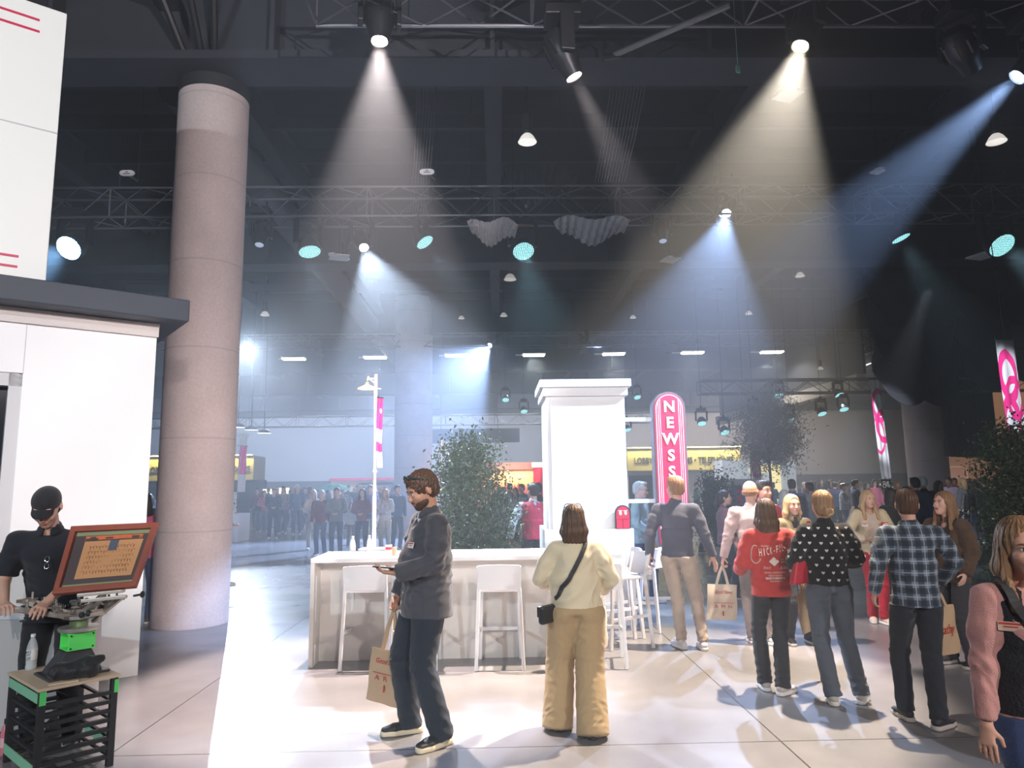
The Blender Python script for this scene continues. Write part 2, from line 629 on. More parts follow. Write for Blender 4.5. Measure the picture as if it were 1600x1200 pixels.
names = ['black moving light at top left throwing a pale pink beam down',
         'black moving light with narrow dim beam tilted to the right',
         'black moving light at the top throwing a wide warm yellow beam',
         'black moving light at the top right corner throwing a blue beam left',
         'moving light on the middle truss with wide white cone left of centre',
         'moving light on the middle truss with tall blue cone right of centre',
         'far starry white moving light just right of the concrete column',
         'far moving light above the tree with a blue beam to the left',
         'far tiny moving light with a thin beam pointing right']
for i, (k, p, Y, tg, power, col, deg) in enumerate(BEAMS):
    lens = at(p[0], p[1], Y)
    d = (Vector(tg) - lens).normalized()
    mover(lens, tg, col, 1.15 if Y < 14 else 1.1, names[i], 40.0 if Y < 14 else 90.0)
    lamp('spot', lens + d * 0.03, tg, power, col, deg, 0.35, 0.07)
# two more heads hanging on the nearest truss at the right, one glowing dimly
tg = at(1440, 300, 12)
lens = at(1520, 112, 7.6)
mover(lens, gp(1900, 900), PINK, 1.1, 'black moving light beside the blue beam with a dim pink lens', 4.0)
lamp('spot', lens + (gp(1900, 900) - lens).normalized() * 0.03, gp(1900, 900), 150, PINK, 30, 0.5, 0.07)
mover(at(405, 384, 13.7), at(395, 470, 13.2), (0.3, 0.4, 0.6), 1.1, 'switched-off moving light tilted left of the middle truss', 0.4)
mover(at(1036, 378, 13.7), at(1046, 470, 13.2), (0.3, 0.4, 0.6), 1.0, 'switched-off moving light hanging left of the tall blue cone', 0.5)

# LED wash heads with dotted faces
led = mat('led_face', (0.05, 0.07, 0.08), 0.3)
nt, N, L, B = nodes_of(led)
tc = N.new('ShaderNodeTexCoord'); vo = N.new('ShaderNodeTexVoronoi'); vo.inputs['Scale'].default_value = 26; vo.inputs['Randomness'].default_value = 0.15
L.new(tc.outputs['Object'], vo.inputs['Vector'])
mr = N.new('ShaderNodeMapRange'); mr.inputs['From Min'].default_value = 0.30; mr.inputs['From Max'].default_value = 0.45
mr.inputs['To Min'].default_value = 1.6; mr.inputs['To Max'].default_value = 0.25
L.new(vo.outputs['Distance'], mr.inputs[0]); L.new(mr.outputs[0], B.inputs['Emission Strength'])
B.inputs['Emission Color'].default_value = (0.35, 0.85, 0.9, 1)
led2 = mat('led_face_blue', (0.05, 0.07, 0.08), 0.3)
nt, N, L, B = nodes_of(led2)
tc = N.new('ShaderNodeTexCoord'); vo = N.new('ShaderNodeTexVoronoi'); vo.inputs['Scale'].default_value = 26; vo.inputs['Randomness'].default_value = 0.15
L.new(tc.outputs['Object'], vo.inputs['Vector'])
mr = N.new('ShaderNodeMapRange'); mr.inputs['From Min'].default_value = 0.30; mr.inputs['From Max'].default_value = 0.45
mr.inputs['To Min'].default_value = 14.0; mr.inputs['To Max'].default_value = 1.5
L.new(vo.outputs['Distance'], mr.inputs[0]); L.new(mr.outputs[0], B.inputs['Emission Strength'])
B.inputs['Emission Color'].default_value = (0.35, 0.70, 1.0, 1)


def wash(pos, d, s, label, face=None, group=None, hang=0.42):
    d = Vector(d).normalized()
    pos = Vector(pos)
    piv = pos - d * 0.12 * s
    t = thing('wash_light', label, 'stage light', piv + Vector((0, 0, hang * s)), group=group)
    o = Vector((0, 0, -hang * s))
    MB().box((0, 0, 0), (0.3 * s, 0.26 * s, 0.11 * s)).box((0, 0, .08 * s), (.08 * s, .08 * s, .1 * s)).build('base', BLACK_METAL, t, bevel=0.01 * s)
    hd = Vector((d.x, d.y, 0))
    hd = hd.normalized() if hd.length > 1e-3 else Vector((0, 1, 0))
    sx = hd.cross(Vector((0, 0, 1)))
    m = MB()
    for k in (-1, 1):
        m.bar(sx * (0.2 * s * k) + Vector((0, 0, -0.06 * s)), sx * (0.2 * s * k) + o, 0.04 * s, 0.1 * s, up=hd)
    m.bar(sx * (-0.21 * s) + Vector((0, 0, -0.07 * s)), sx * (0.21 * s) + Vector((0, 0, -0.07 * s)), 0.1 * s, 0.04 * s)
    m.build('yoke', BLACK_METAL, t)
    R = frame_z(d)
    MB().lathe([(0.001, -0.13 * s), (0.1 * s, -0.12 * s), (0.16 * s, -0.02 * s), (0.175 * s, 0.11 * s), (0.165 * s, 0.115 * s), (0.001, 0.11 * s)],
               o, 24, R).build('head', BLACK_METAL, t, smooth=True)
    if hang != 0.42:
        MB().tube([(0, 0, 0), (0, 0, HZ - t.location.z)], 0.008, 5).build('hanging_rod', BLACK_METAL, t)
    f = MB().lathe([(0.155 * s, 0), (0.001, 0.004)], (0, 0, 0), 28)
    fo = f.build('led_face', face or led, t)
    fo.location = o + R @ Vector((0, 0, 0.117 * s))
    fo.rotation_euler = R.to_euler()
    return t


def wl(px, py, Y, dpx, dpy, s, label, face=None, toward=0.55, power=0, group=None, color=(0.5, 0.85, 1.0), deg=40):
    """wash head at a pixel; its face points down, sideways by dpx and a little toward the camera"""
    p = at(px, py, Y)
    d = Vector((dpx, -toward, dpy))
    w = wash(p, d, s, label, face, group, 0.42 if Y < 14 else 0.41)
    if power:
        lamp('spot', p + d.normalized() * 0.05, p + d, power, color, deg, 0.8, 0.12)
    return w


wl(107, 388, 13.4, -0.1, -0.75, 1.5, 'glaring blue wash light beside the hanging sign panel', led2, 1.0, 2600, color=(0.3, 0.6, 1.0), deg=50)
wl(484, 394, 13.6, 0.25, -1.0, 1.35, 'teal wash light on the middle truss left of the white cone', None, 0.25, 700)
wl(664, 379, 13.6, 0.6, -0.9, 1.15, 'tilted teal wash light right of the white cone', None, 0.2, 600)
wl(818, 393, 13.6, 0.1, -0.85, 1.35, 'round teal wash light at the centre of the middle truss', None, 0.6, 600)
wl(1408, 373, 13.6, 0.35, -1.0, 1.15, 'narrow-looking teal wash light right on the middle truss', None, 0.18, 600)
wl(1566, 384, 13.6, 0.1, -0.8, 1.6, 'largest teal wash light at the right end of the middle truss', None, 0.75, 700)
small = [(1097, 662), (1133, 676), (1179, 646), (1217, 618), (1285, 647), (1312, 618), (1319, 640), (996, 621), (981, 672), (790, 625), (819, 643), (1236, 657)]
lab = ['small teal wash light below the lower right truss near the olive tree', 'teal wash light hanging just left of the olive tree crown',
       'teal wash light glowing inside the olive tree crown', 'teal wash light above the olive tree top',
       'lower teal wash light between olive tree and first banner', 'upper teal wash light near the far right soffit',
       'small blue-white tilted wash light beside the first banner', 'teal wash light right of the white pillar top',
       'teal wash light beside the sign bracket', 'upper teal dot of light left of the white pillar',
       'lower teal dot of light left of the white pillar', 'teal wash light behind the right side of the olive tree']
for i, (x, y) in enumerate(small):
    wl(x, y, 24.0 if x > 1050 else 30, 0.1 * (i % 3), -1, 0.95, lab[i], None, 0.5 + 0.1 * (i % 2), 420, color=(0.75, 0.85, 1.0), deg=70)
truss(at(1120, 650, 22).x, at(1120, 650, 22).x + 12, 23.8, 4.9, 0.45, 'lower truss carrying the small wash lights at the right')

# long fluorescent high-bay lights in a row
glow = mat('tube_glow', (1, 1, 1), 0.4, emit=(1.0, 0.97, 0.90), estr=9.0)
for i, (x, y) in enumerate([(459, 561), (586, 559), (713, 556), (834, 555), (959, 553.5), (1082, 551.5), (1206, 550.5), (1330, 548.5)]):
    p = at(x, y, 33.0)
    t = thing('strip_light', 'bright strip light in the far ceiling row, %s' % ['first from the concrete column', 'above the street lamp',
              'between street lamp and tree', 'just left of the white pillar', 'above the white pillar', 'above the newsstand sign',
              'above the olive tree', 'last at the right end'][i], 'ceiling light', p)
    MB().box((0, 0, 0.0), (1.0, 0.4, 0.06)).build('lamp_panel', glow, t)
    MB().box((0, 0, 0.06), (1.1, 0.5, 0.06)).box((-.35, 0.45, 0.1), (1.0, 0.1, 0.05)).build('housing', mat('pale_metal', (0.6, 0.6, 0.62), 0.4), t)
    lamp('strip_lamp', (p.x, p.y, p.z - 0.06), (p.x, p.y - 0.3, 0), STRIP_W, (0.93, 0.96, 1.0), 150, 0.6, 0.25)
    MB().tube([(-0.4, 0, 0.08), (-0.4, 0, HZ - p.z)], 0.012, 5).tube([(0.4, 0, 0.08), (0.4, 0, HZ - p.z)], 0.012, 5).build('hanger', BLACK_METAL, t)

# round high-bay pendants (unlit; a faint glow is put into the reflectors)
refl = mat('pendant_reflector_glow', (0.75, 0.72, 0.7), 0.25, emit=(0.9, 0.85, 0.8), estr=0.25)
pend = [(824, 222, 10.6, .34), (1557, 222, 10.6, .34), (797, 437, 19, .4), (414, 493, 20, .3), (787, 494, 24, .3), (1250, 432, 19, .3), (1170, 491, 25, .3), (1535, 487, 20, .3),
        (1461, 455, 22, .3), (721, 498, 26, .28), (989, 497, 26, .28), (1594, 470, 20, .3), (538, 405, 17, .3), (1282, 577, 30, .3)]
for i, (x, y, Y, s) in enumerate(pend):
    p = at(x, y, Y)
    t = thing('pendant_lamp', ['round white pendant lamp above the centre, left of the narrow beam', 'round pendant lamp at the upper right under the blue beam',
              'pinkish pendant lamp below the central teal light', 'pendant lamp right of the column above the starry light', 'small pendant lamp low in the centre ceiling',
              'small pendant lamp right of the tall blue cone', 'small pendant lamp at the edge of the tall blue cone', 'small pendant lamp low at the right',
              'small round fitting on a rod in the right ceiling', 'small pendant lamp at the edge of the white cone', 'small pendant lamp left of the tall blue cone',
              'small round fitting at the far right edge', 'small round disc lamp left of the white cone', 'small pendant lamp near the last strip light'][i],
              'pendant lamp', p)
    k = s / 0.34
    MB().lathe([(0.06 * k, 0.13 * k), (0.10 * k, 0.09 * k), (0.15 * k, 0), (0.14 * k, 0), (0.09 * k, 0.08 * k), (.001, .1 * k)],
               n=20).build('reflector', refl if Y > 11 else mat('pendant_reflector_glow_near', (.8, .78, .75), .25, emit=(1, .95, .9), estr=0.5), t, smooth=True)
    MB().lathe([(0.05 * k, 0.13 * k), (0.075 * k, 0.18 * k), (0.08 * k, 0.45 * k), (0.001, 0.48 * k)], n=14).tube([(0, 0, .5 * k), (0, 0, HZ - p.z)], 0.012, 5).build('lamp_housing', BLACK_METAL, t)

# square wireless panels, round sensors
pale = mat('pale_plastic', (0.7, 0.7, 0.72), 0.5)
for i, (x, y, Y, w) in enumerate([(1231, 148, 9.9, .34), (530, 402, 16.5, .45), (1047, 406, 17, .4), (1535, 400, 14.5, .45), (1371, 268, 12.5, .2)]):
    p = at(x, y, Y)
    t = thing('ceiling_panel', ['pale square antenna panel inside the warm yellow beam', 'pale square antenna panel left of the white cone',
              'pale square antenna panel left of the tall blue cone', 'pale square antenna panel below the largest teal light',
              'small pale antenna box on a rod right of the warm beam'][i], 'antenna panel', p, 0.3)
    MB().box((0, 0, 0), (w, w, 0.04)).build('antenna_panel', pale, t, bevel=0.01)
    MB().lathe([(0.001, -0.05), (0.09, -0.045), (0.1, 0), (0.001, 0)], (-w * 0.4, -w * 0.65, -0.02), 18).build('sensor_dome', pale, t, smooth=True)
    MB().tube([(0, 0, 0), (0, 0, HZ - p.z)], 0.015, 6).bar((0, 0, 0.01), (-w * .4, -w * .65, 0), .04, .02).build('rod', BLACK_METAL, t)
# little hanging speakers/exit plates with oval faces
for i, (x, y, Y) in enumerate([(198, 270, 11.5), (667, 268, 11.5)]):
    p = at(x, y, Y)
    t = thing('hanging_tag', ['small oval white plate on a bracket left of the concrete column', 'small oval white plate hanging right of the pink beam'][i], 'ceiling fitting', p)
    pts = [(0.075 * math.cos(a) + (0.05 if math.cos(a) > 0 else -0.05) * 1, 0.05 * math.sin(a)) for a in np.linspace(0, 2 * PI, 20, endpoint=False)]
    MB().prism(pts, lambda u, v: (u, 0, v), lambda u, v: (u, 0.03, v)).build('plate', pale, t)
    MB().box((0, -0.003, -0.012), (0.11, 0.004, 0.012)).box((0, -0.003, 0.018), (0.04, 0.004, 0.014)).build('print', BLACK, t)
    MB().bar((0.02, 0.05, -0.02), (0.14, 0.1, -0.1), 0.05, 0.02).tube([(0.14, .1, -.1), (0.14, .1, HZ - p.z)], 0.006, 5).build('bracket', BLACK_METAL, t)
# ------------------------------------------------------------ the white booth at the left
BO = gp(215, 1055)
BTH = math.radians(37)
BR_, BN = Vector((math.cos(BTH), math.sin(BTH), 0)), Vector((math.sin(BTH), -math.cos(BTH), 0))


def onbooth(px, py, off=0.0):
    """(along, height) on the booth plane pushed out by off"""
    d = ray(px, py)
    o = BO + BN * off
    t = (o - CAM).dot(BN) / d.dot(BN)
    p = CAM + d * t - o
    return p.dot(BR_), p.z


booth = thing('exhibit_booth', 'tall white booth wall with dark overhanging fascia at the left edge', 'booth', BO, BTH)
ztop = onbooth(248, 515)[1]
dl, dz = onbooth(36, 583)
m = MB()
m.box((dl / 2 + 0.0, 0.02, ztop / 2), (-dl, 0.04, ztop))
m.box((dl - 1.5, 0.02, (dz + ztop) / 2), (3.0, 0.04, ztop - dz))
m.box((dl - 2.6, 0.02, dz / 2), (0.8, 0.04, dz))
m.build('wall_panel', WHITE, booth)
m = MB()
zc = onbooth(200, 487 + 0)[1]
m.box((-2.6 + 0.01, -0.012, ztop - 0.03), (5.2, 0.05, 0.11))
m.box((-2.6 + 0.012, -0.02, ztop + 0.03), (5.2, 0.075, 0.03))
m.build('cornice', mat('cornice_paint', (0.62, 0.56, 0.54), 0.5), booth)
navy = mat('fascia_paint', (0.035, 0.045, 0.065), 0.55)
fo_ = 0.32
fr, fz1 = onbooth(297, 476, fo_)
fz0 = onbooth(294, 512, fo_)[1]
fz0 = max(fz0, ztop + 0.05)
fz1 = max(fz1, fz0 + 0.22)
m = MB().box((fr - 2.6, 0.6 - fo_ / 2, (fz0 + fz1) / 2), (5.2, 1.2 + fo_, fz1 - fz0))
m.build('fascia', navy, booth, bevel=0.01)
m = MB()
jd = 0.16
m.box((dl - 0.05, 0.10, dz / 2), (0.10, jd, dz)).box((dl - 1.1, 0.10, dz - 0.06), (2.2, jd, 0.12)).box((dl - 2.15, 0.10, dz / 2), (0.10, jd, dz))
m.build('window_frame', mat('frame_grey', (0.55, 0.55, 0.57), 0.5), booth)
MB().box((dl - 1.1, 0.17, dz / 2), (2.0, 0.01, dz - 0.1)).build('dark_glass', mat('dark_glass', (0.01, 0.012, 0.018), 0.08), booth)
MB().box((dl - 0.0, -0.0005, ztop / 2 + dz / 2), (0.006, 0.002, ztop - dz)).build('seam', mat('seam_grey', (0.5, 0.5, 0.52), 0.6), booth)

# upright sign panel standing on the fascia
poff = 0.12
sr, sb = onbooth(76, 432, poff)
sr2, st_ = onbooth(109, 23, poff)
sr = (sr + sr2) / 2 - 0.02
sb = fz1 + 0.003
sign = thing('sign_panel', 'big white upright panel with thin red stripes on top of the booth', 'sign', BO + BN * poff + BR_ * (sr - 1.5) + Vector((0, 0, sb)), BTH)
hh = st_ - sb
smid = onbooth(95, 210, poff)[1] - sb
panel_m = mat('panel_vinyl', (0.80, 0.81, 0.78), 0.45)
MB().box((0, 0.04, hh * 0.5), (3.0, 0.08, hh)).build('board', panel_m, sign, bevel=0.006)
MB().box((0, -0.002, smid), (3.0, 0.006, 0.012)).build('seam', mat('seam_grey'), sign)
red_line = mat('stripe_red', (0.55, 0.01, 0.07), 0.45)
for (px, py0) in ((62, 32), (62, 50), (29, 401), (27, 417)):
    a, z = onbooth(px, py0, poff)
    z -= sb
    x1 = a - (sr - 1.5)
    MB().box(((x1 - 1.45) / 2 - 0.0, -0.003, z), (x1 + 1.45, 0.006, 0.022)).build('stripe', red_line, sign)

# ------------------------------------------------------------ counter (bar) around the pillar
ZB = 1.04
c0 = gp(481, 1044)
BX0, BY0 = c0.x, c0.y
cr_ = at(972, 867, BY0)
BX1 = cr_.x
BY1 = gp(540, 861.5, ZB).y
RY1 = 9.0
bar_m = mat('bar_laminate', (0.66, 0.63, 0.60), 0.5)
bar_t = mat('bar_top', (0.82, 0.82, 0.84), 0.3)
bc = thing('bar_counter', 'long white bar counter turning back to the white pillar', 'counter', ((BX0 + BX1) / 2, BY0, 0))
ox = (BX0 + BX1) / 2


def lb(x0, x1, y0, y1, z0, z1):
    return ((x0 + x1) / 2 - ox, (y0 + y1) / 2 - BY0, (z0 + z1) / 2), (x1 - x0, y1 - y0, z1 - z0)


m = MB()
poly = [(BX0, BY0), (BX1, BY0), (BX1, RY1), (BX1 - 0.62, RY1), (BX1 - 0.62, BY1), (BX0, BY1)]
m.prism(poly, lambda x, y: (x - ox, y - BY0, ZB - 0.045), lambda x, y: (x - ox, y - BY0, ZB))
m.build('counter_top', bar_t, bc, bevel=0.006)
m = MB()
m.box(*lb(BX0 + 0.04, BX1 - 0.3, BY0 + 0.27, BY0 + 0.31, 0, ZB - 0.046))
m.build('front_panel', bar_m, bc)
MB().box(*lb(BX0, BX0 + 0.04, BY0 + 0.01, BY1 - 0.01, 0, ZB - 0.046)).build('end_panel', bar_m, bc)
MB().box(*lb(BX1 - 0.34, BX1 - 0.30, BY0 + 0.31, RY1, 0, ZB - 0.046)).build('return_panel', bar_m, bc)
MB().box(*lb(BX0 + 0.04, BX1 - 0.62, BY1 - 0.06, BY1 - 0.02, 0, ZB - 0.046)).build('back_panel', bar_m, bc)
m = MB().box(*lb(BX0 + 0.0401, BX0 + 0.046, BY0 + 0.08, BY0 + 0.092, 0.42, 0.86)).box(*lb(BX0 + 0.0401, BX0 + 0.046, BY0 + 0.08, BY0 + 0.092, 0.03, 0.2))
m.build('edge_strip', WHITE_GLOSS, bc)

# ------------------------------------------------------------ white pillar kiosk
PY = RY1 + 0.03
pxl, pxr = at(851, 845, PY).x, at(991, 845, PY).x
sxl, sxr = at(857, 800, PY).x, at(983, 800, PY).x
ptop = at(915, 593, PY).z
pl = thing('kiosk_pillar', 'tall square white pillar with a stepped cap behind the counter', 'pillar', ((pxl + pxr) / 2, PY, 0), kind='thing')
cx = 0.0
pd = 1.05
zpl = at(915, 827, PY).z
zc1, zc0 = ptop - 0.10, ptop - 0.21
MB().box((0, pd / 2, zpl / 2), (pxr - pxl, pd, zpl)).build('plinth', WHITE, pl, bevel=0.006)
MB().box(((sxl + sxr) / 2 - (pxl + pxr) / 2, pd / 2, (zpl + zc0) / 2), (sxr - sxl, pd - 0.1, zc0 - zpl)).build('shaft', WHITE, pl, bevel=0.004)
MB().box((0, pd / 2, (zc0 + zc1) / 2), (sxr - sxl + 0.08, pd, zc1 - zc0)).build('cap_lower', WHITE, pl, bevel=0.006)
MB().box((0, pd / 2, (ptop + zc1) / 2 + 0.0), (sxr - sxl + 0.16, pd + 0.1, ptop - zc1)).build('cap_upper', WHITE, pl, bevel=0.006)
m = MB().box((-(sxr - sxl) / 2 + 0.06, 0.045, (zpl + zc0) / 2), (0.006, 0.012, zc0 - zpl))
m.build('corner_bead', WHITE_GLOSS, pl)

# little arched red shelf door on the plinth
p = at(974, 826, PY - 0.0)
rd = thing('red_arch_display', 'small arched red cabinet with black rim standing on the pillar ledge', 'display', (p.x, PY + 0.024, zpl))
hw, hh_ = 0.098, 0.29


def arch(hw, h, n=14):
    return [(-hw, 0), (hw, 0)] + [(hw * math.cos(a), h - hw + hw * math.sin(a)) for a in np.linspace(0, PI, n)]


MB().prism(arch(hw, hh_), lambda x, z: (x, 0, z), lambda x, z: (x, -0.02, z)).build('rim', BLACK, rd)
MB().prism(arch(hw - 0.016, hh_ - 0.02), lambda x, z: (x, -0.021, z + 0.004), lambda x, z: (x, -0.028, z + 0.004)).build('door', RED, rd)
m = MB().box((0, -0.03, 0.12), (0.15, 0.004, 0.005)).box((0, -0.03, 0.06), (0.005, 0.004, 0.12))
m.build('door_line', mat('dark_red', (0.25, 0.01, 0.02), 0.5), rd)
m = MB().sphere((-0.032, -0.03, 0.19), 0.02, 10, 6, (1, .3, 1.3)).sphere((0.032, -0.03, 0.19), 0.02, 10, 6, (1, .3, 1.3))
m.box((-0.032, -0.03, 0.222), (0.05, 0.006, 0.012)).box((0.032, -0.03, 0.222), (0.05, 0.006, 0.012))
m.build('small_ornament', mat('cream_paint', (0.75, 0.65, 0.5), 0.5), rd)

# ------------------------------------------------------------ NEWSSTAND sign
SY = PY + 0.35
s0 = at(1046, 612, SY)
sl = at(1018, 700, SY).x
srr = at(1073, 700, SY).x
shw = (srr - sl) / 2 - 0.012
sz0 = 0.80
sg = thing('newsstand_sign', 'tall rounded red sign reading NEWSSTAND downwards', 'sign', ((sl + srr) / 2 + 0.02, SY, 0), 0.06)


def stad(hw, z0, z1, n=22):
    return [(hw * math.cos(a), z0 + hw + hw * math.sin(a)) for a in np.linspace(PI, 2 * PI, n)] + \
           [(hw * math.cos(a), z1 - hw + hw * math.sin(a)) for a in np.linspace(0, PI, n)]


zt = s0.z
MB().prism(stad(shw, sz0, zt), lambda x, z: (x, 0, z), lambda x, z: (x, 0.14, z)).build('cabinet', mat('sign_bronze', (0.16, 0.14, 0.15), 0.4), sg)
k = shw - 0.022
signred = mat('sign_red', (0.66, 0.015, 0.08), 0.4)
MB().prism(stad(k, sz0 + 0.022, zt - 0.022), lambda x, z: (x, -0.001, z), lambda x, z: (x, -0.012, z)).build('red_face', signred, sg)
wsign = mat('sign_white', (0.85, 0.82, 0.80), 0.5)
for (hw_, w_) in ((k - 0.022, 0.011), (k - 0.050, 0.008), (k - 0.074, 0.008)):
    m = MB()
    pts = [(-hw_, sz0 + 0.3)] + [(hw_ * math.cos(a), zt - 0.022 - k + hw_ * math.sin(a)) for a in np.linspace(PI, 0, 18)] + [(hw_, sz0 + 0.3)]
    if hw_ < k - 0.03:
        for sgn in (-1, 1):
            zz = zt - 0.022 - k + math.sqrt(max(0, (k - 0.022) ** 2 - hw_ ** 2)) - 0.006
            m.bar((sgn * hw_, -0.0135, sz0 + 0.3), (sgn * hw_, -0.0135, zz), w_, 0.004, up=(0, 1, 0))
    else:
        for a, b in zip(pts[:-1], pts[1:]):
            m.bar((a[0], -0.0135, a[1]), (b[0], -0.0135, b[1]), w_, 0.004, up=(0, 1, 0))
    m.build('white_line', wsign, sg)
zN = at(1046, 636, SY).z
zE = at(1046, 662, SY).z
step = (at(1046, 636, SY).z - at(1048, 738, SY).z) / 4
for i, ch in enumerate('NEWSSTAND'):
    z = zN - i * step
    text_mesh('letter', ch, 0.205, wsign, sg, facing((0, -0.018, z)), 0.006, bold=0.006)
m = MB()
for yy in (655, 783):
    z = at(1000, yy, SY).z
    m.box((-(0.24 + shw), 0.07, z), (0.50, 0.045, 0.05))
m.build('bracket', WHITE, sg)

# ------------------------------------------------------------ street lamp standing on the counter
lp = gp(584, 858, ZB)
lamp_t = thing('street_lamp', 'slim white street lamp with glowing amber shade standing on the counter', 'lamp', (lp.x, lp.y, ZB))
LY = lp.y
pz = at(588, 585, LY).z - ZB
MB().box((0, 0, 0.006), (0.30, 0.26, 0.012)).build('base_plate', WHITE_GLOSS, lamp_t)
MB().cyl((0, 0, 0.012), (0, 0, pz), 0.019, 14).cyl((0, 0, 0.012), (0, 0, 0.6), 0.024, 14).lathe([(0.03, 0.86), (0.03, 0.89)], n=14, caps=True).build('pole', WHITE_GLOSS, lamp_t, smooth=True)
az = at(572, 592, LY).z - ZB
m = MB().bar((0, 0, az), (-0.10, 0, az + 0.01), 0.012).bar((0, 0, az - 0.06), (-0.09, 0, az + 0.01), 0.012).tube([(-0.085, 0, az + 0.03), (-0.10, 0, az - 0.02)], 0.01, 6)
m.bar((0, 0, az - 0.11), (0.06, 0, az - 0.12), 0.012)
m.build('arm', WHITE_GLOSS, lamp_t)
sx_ = -0.10
sz_ = at(572, 607, LY).z - ZB
m = MB().lathe([(0.012, 0.075), (0.02, 0.045), (0.05, 0.03), (0.105, 0.004), (0.108, -0.004), (0.10, 0.0), (0.045, 0.024), (0.001, 0.03)], (sx_, 0, sz_), 26)
m.build('shade', mat('amber_shade', (0.55, 0.34, 0.12), 0.4, emit=(1.0, 0.45, 0.08), estr=1.2), lamp_t, smooth=True)
MB().lathe([(0.085, -0.002), (0.001, -0.004)], (sx_, 0, sz_ + 0.002), 20).build('bulb_glow', mat('bulb_glow', (1, 1, 1), 0.5, emit=(1.0, 0.72, 0.36), estr=12), lamp_t)
pl_ = bpy.data.lights.new('bulb', 'POINT')
pl_.energy = 10
pl_.color = (1.0, 0.6, 0.25)
pl_.shadow_soft_size = 0.04
po = bpy.data.objects.new('bulb', pl_)
COL.objects.link(po)
po.location = (lp.x + sx_, LY, ZB + sz_ - 0.03)
# its hanging banner
bm_ = bpy.data.materials.new('banner_cloth'); bm_.use_nodes = True; MATS['banner_cloth'] = bm_


def swirl_mat(name, centers, scale=1.0, base=(0.78, 0.78, 0.82), pink=(0.85, 0.03, 0.25), zcut=None):
    """white cloth printed with thick pink loops"""
    m = mat(name, base, 0.6)
    nt, N, L, B = nodes_of(m)
    tc = N.new('ShaderNodeTexCoord')
    last = None
    for (cx, cz, r, w, sx) in centers:
        mp = N.new('ShaderNodeMapping')
        mp.inputs['Location'].default_value = (-cx * sx, 0, -cz)
        mp.inputs['Scale'].default_value = (sx, 0.0, 1)
        L.new(tc.outputs['Object'], mp.inputs['Vector'])
        ln = N.new('ShaderNodeVectorMath'); ln.operation = 'LENGTH'; L.new(mp.outputs[0], ln.inputs[0])
        a = N.new('ShaderNodeMath'); a.operation = 'SUBTRACT'; a.inputs[1].default_value = r; L.new(ln.outputs['Value'], a.inputs[0])
        b = N.new('ShaderNodeMath'); b.operation = 'ABSOLUTE'; L.new(a.outputs[0], b.inputs[0])
        c = N.new('ShaderNodeMath'); c.operation = 'LESS_THAN'; c.inputs[1].default_value = w; L.new(b.outputs[0], c.inputs[0])
        if last is None:
            last = c.outputs[0]
        else:
            mm = N.new('ShaderNodeMath'); mm.operation = 'MAXIMUM'; L.new(last, mm.inputs[0]); L.new(c.outputs[0], mm.inputs[1]); last = mm.outputs[0]
    mx = N.new('ShaderNodeMix'); mx.data_type = 'RGBA'
    mx.inputs['A'].default_value = (*base, 1); mx.inputs['B'].default_value = (*pink, 1)
    L.new(last, mx.inputs['Factor']); L.new(mx.outputs['Result'], B.inputs['Base Color'])
    return m


def wavy_banner(w, h, name, m, parent, amp=0.02, n=14, loc=(0, 0, 0), thick=0.004):
    """hanging cloth, folded in depth, local x across, z down from 0"""
    mb = MB()
    nz = 10
    vs, fs = [], []
    for s in (0, 1):
        for i in range(nz + 1):
            for j in range(n + 1):
                x = -w / 2 + w * j / n
                z = -h * i / nz
                y = amp * math.sin(j / n * PI * 4 + i * 0.35) + s * thick
                vs.append((x, y, z))
    q = (nz + 1) * (n + 1)
    for i in range(nz):
        for j in range(n):
            a = i * (n + 1) + j
            fs.append((a, a + 1, a + n + 2, a + n + 1))
            fs.append((a + q, a + n + 1 + q, a + n + 2 + q, a + 1 + q))
    for i in range(nz):
        a, b = i * (n + 1), i * (n + 1) + n
        fs.append((a, a + n + 1, a + n + 1 + q, a + q))
        fs.append((b, b + q, b + n + 1 + q, b + n + 1))
    for j in range(n):
        a, b = j, nz * (n + 1) + j
        fs.append((a, a + q, a + 1 + q, a + 1))
        fs.append((b, b + 1, b + 1 + q, b + q))
    mb.add(vs, fs)
    return mb.build(name, m, parent, loc, smooth=True)


bz1 = at(593, 622, LY).z
bz0 = at(593, 731, LY).z
bn = thing('pole_banner', 'narrow pink and white banner hung from the street lamp pole', 'banner', (lp.x + 0.056, LY, bz1), 1.15)
wavy_banner(0.11, bz1 - bz0, 'banner_cloth', swirl_mat('lamp_banner_print', [(0, -0.15, 0.13, 0.09, 1.5), (0, -0.42, 0.16, 0.05, 1.3)], pink=(0.6, 0.05, 0.3)), bn, 0.012)
MB().bar((-0.07, 0, 0.004), (0.06, 0, 0.004), 0.012).build('rod', BLACK_METAL, bn)

# ------------------------------------------------------------ bar stools
stool_m = mat('white_plastic', (0.80, 0.80, 0.83), 0.35)


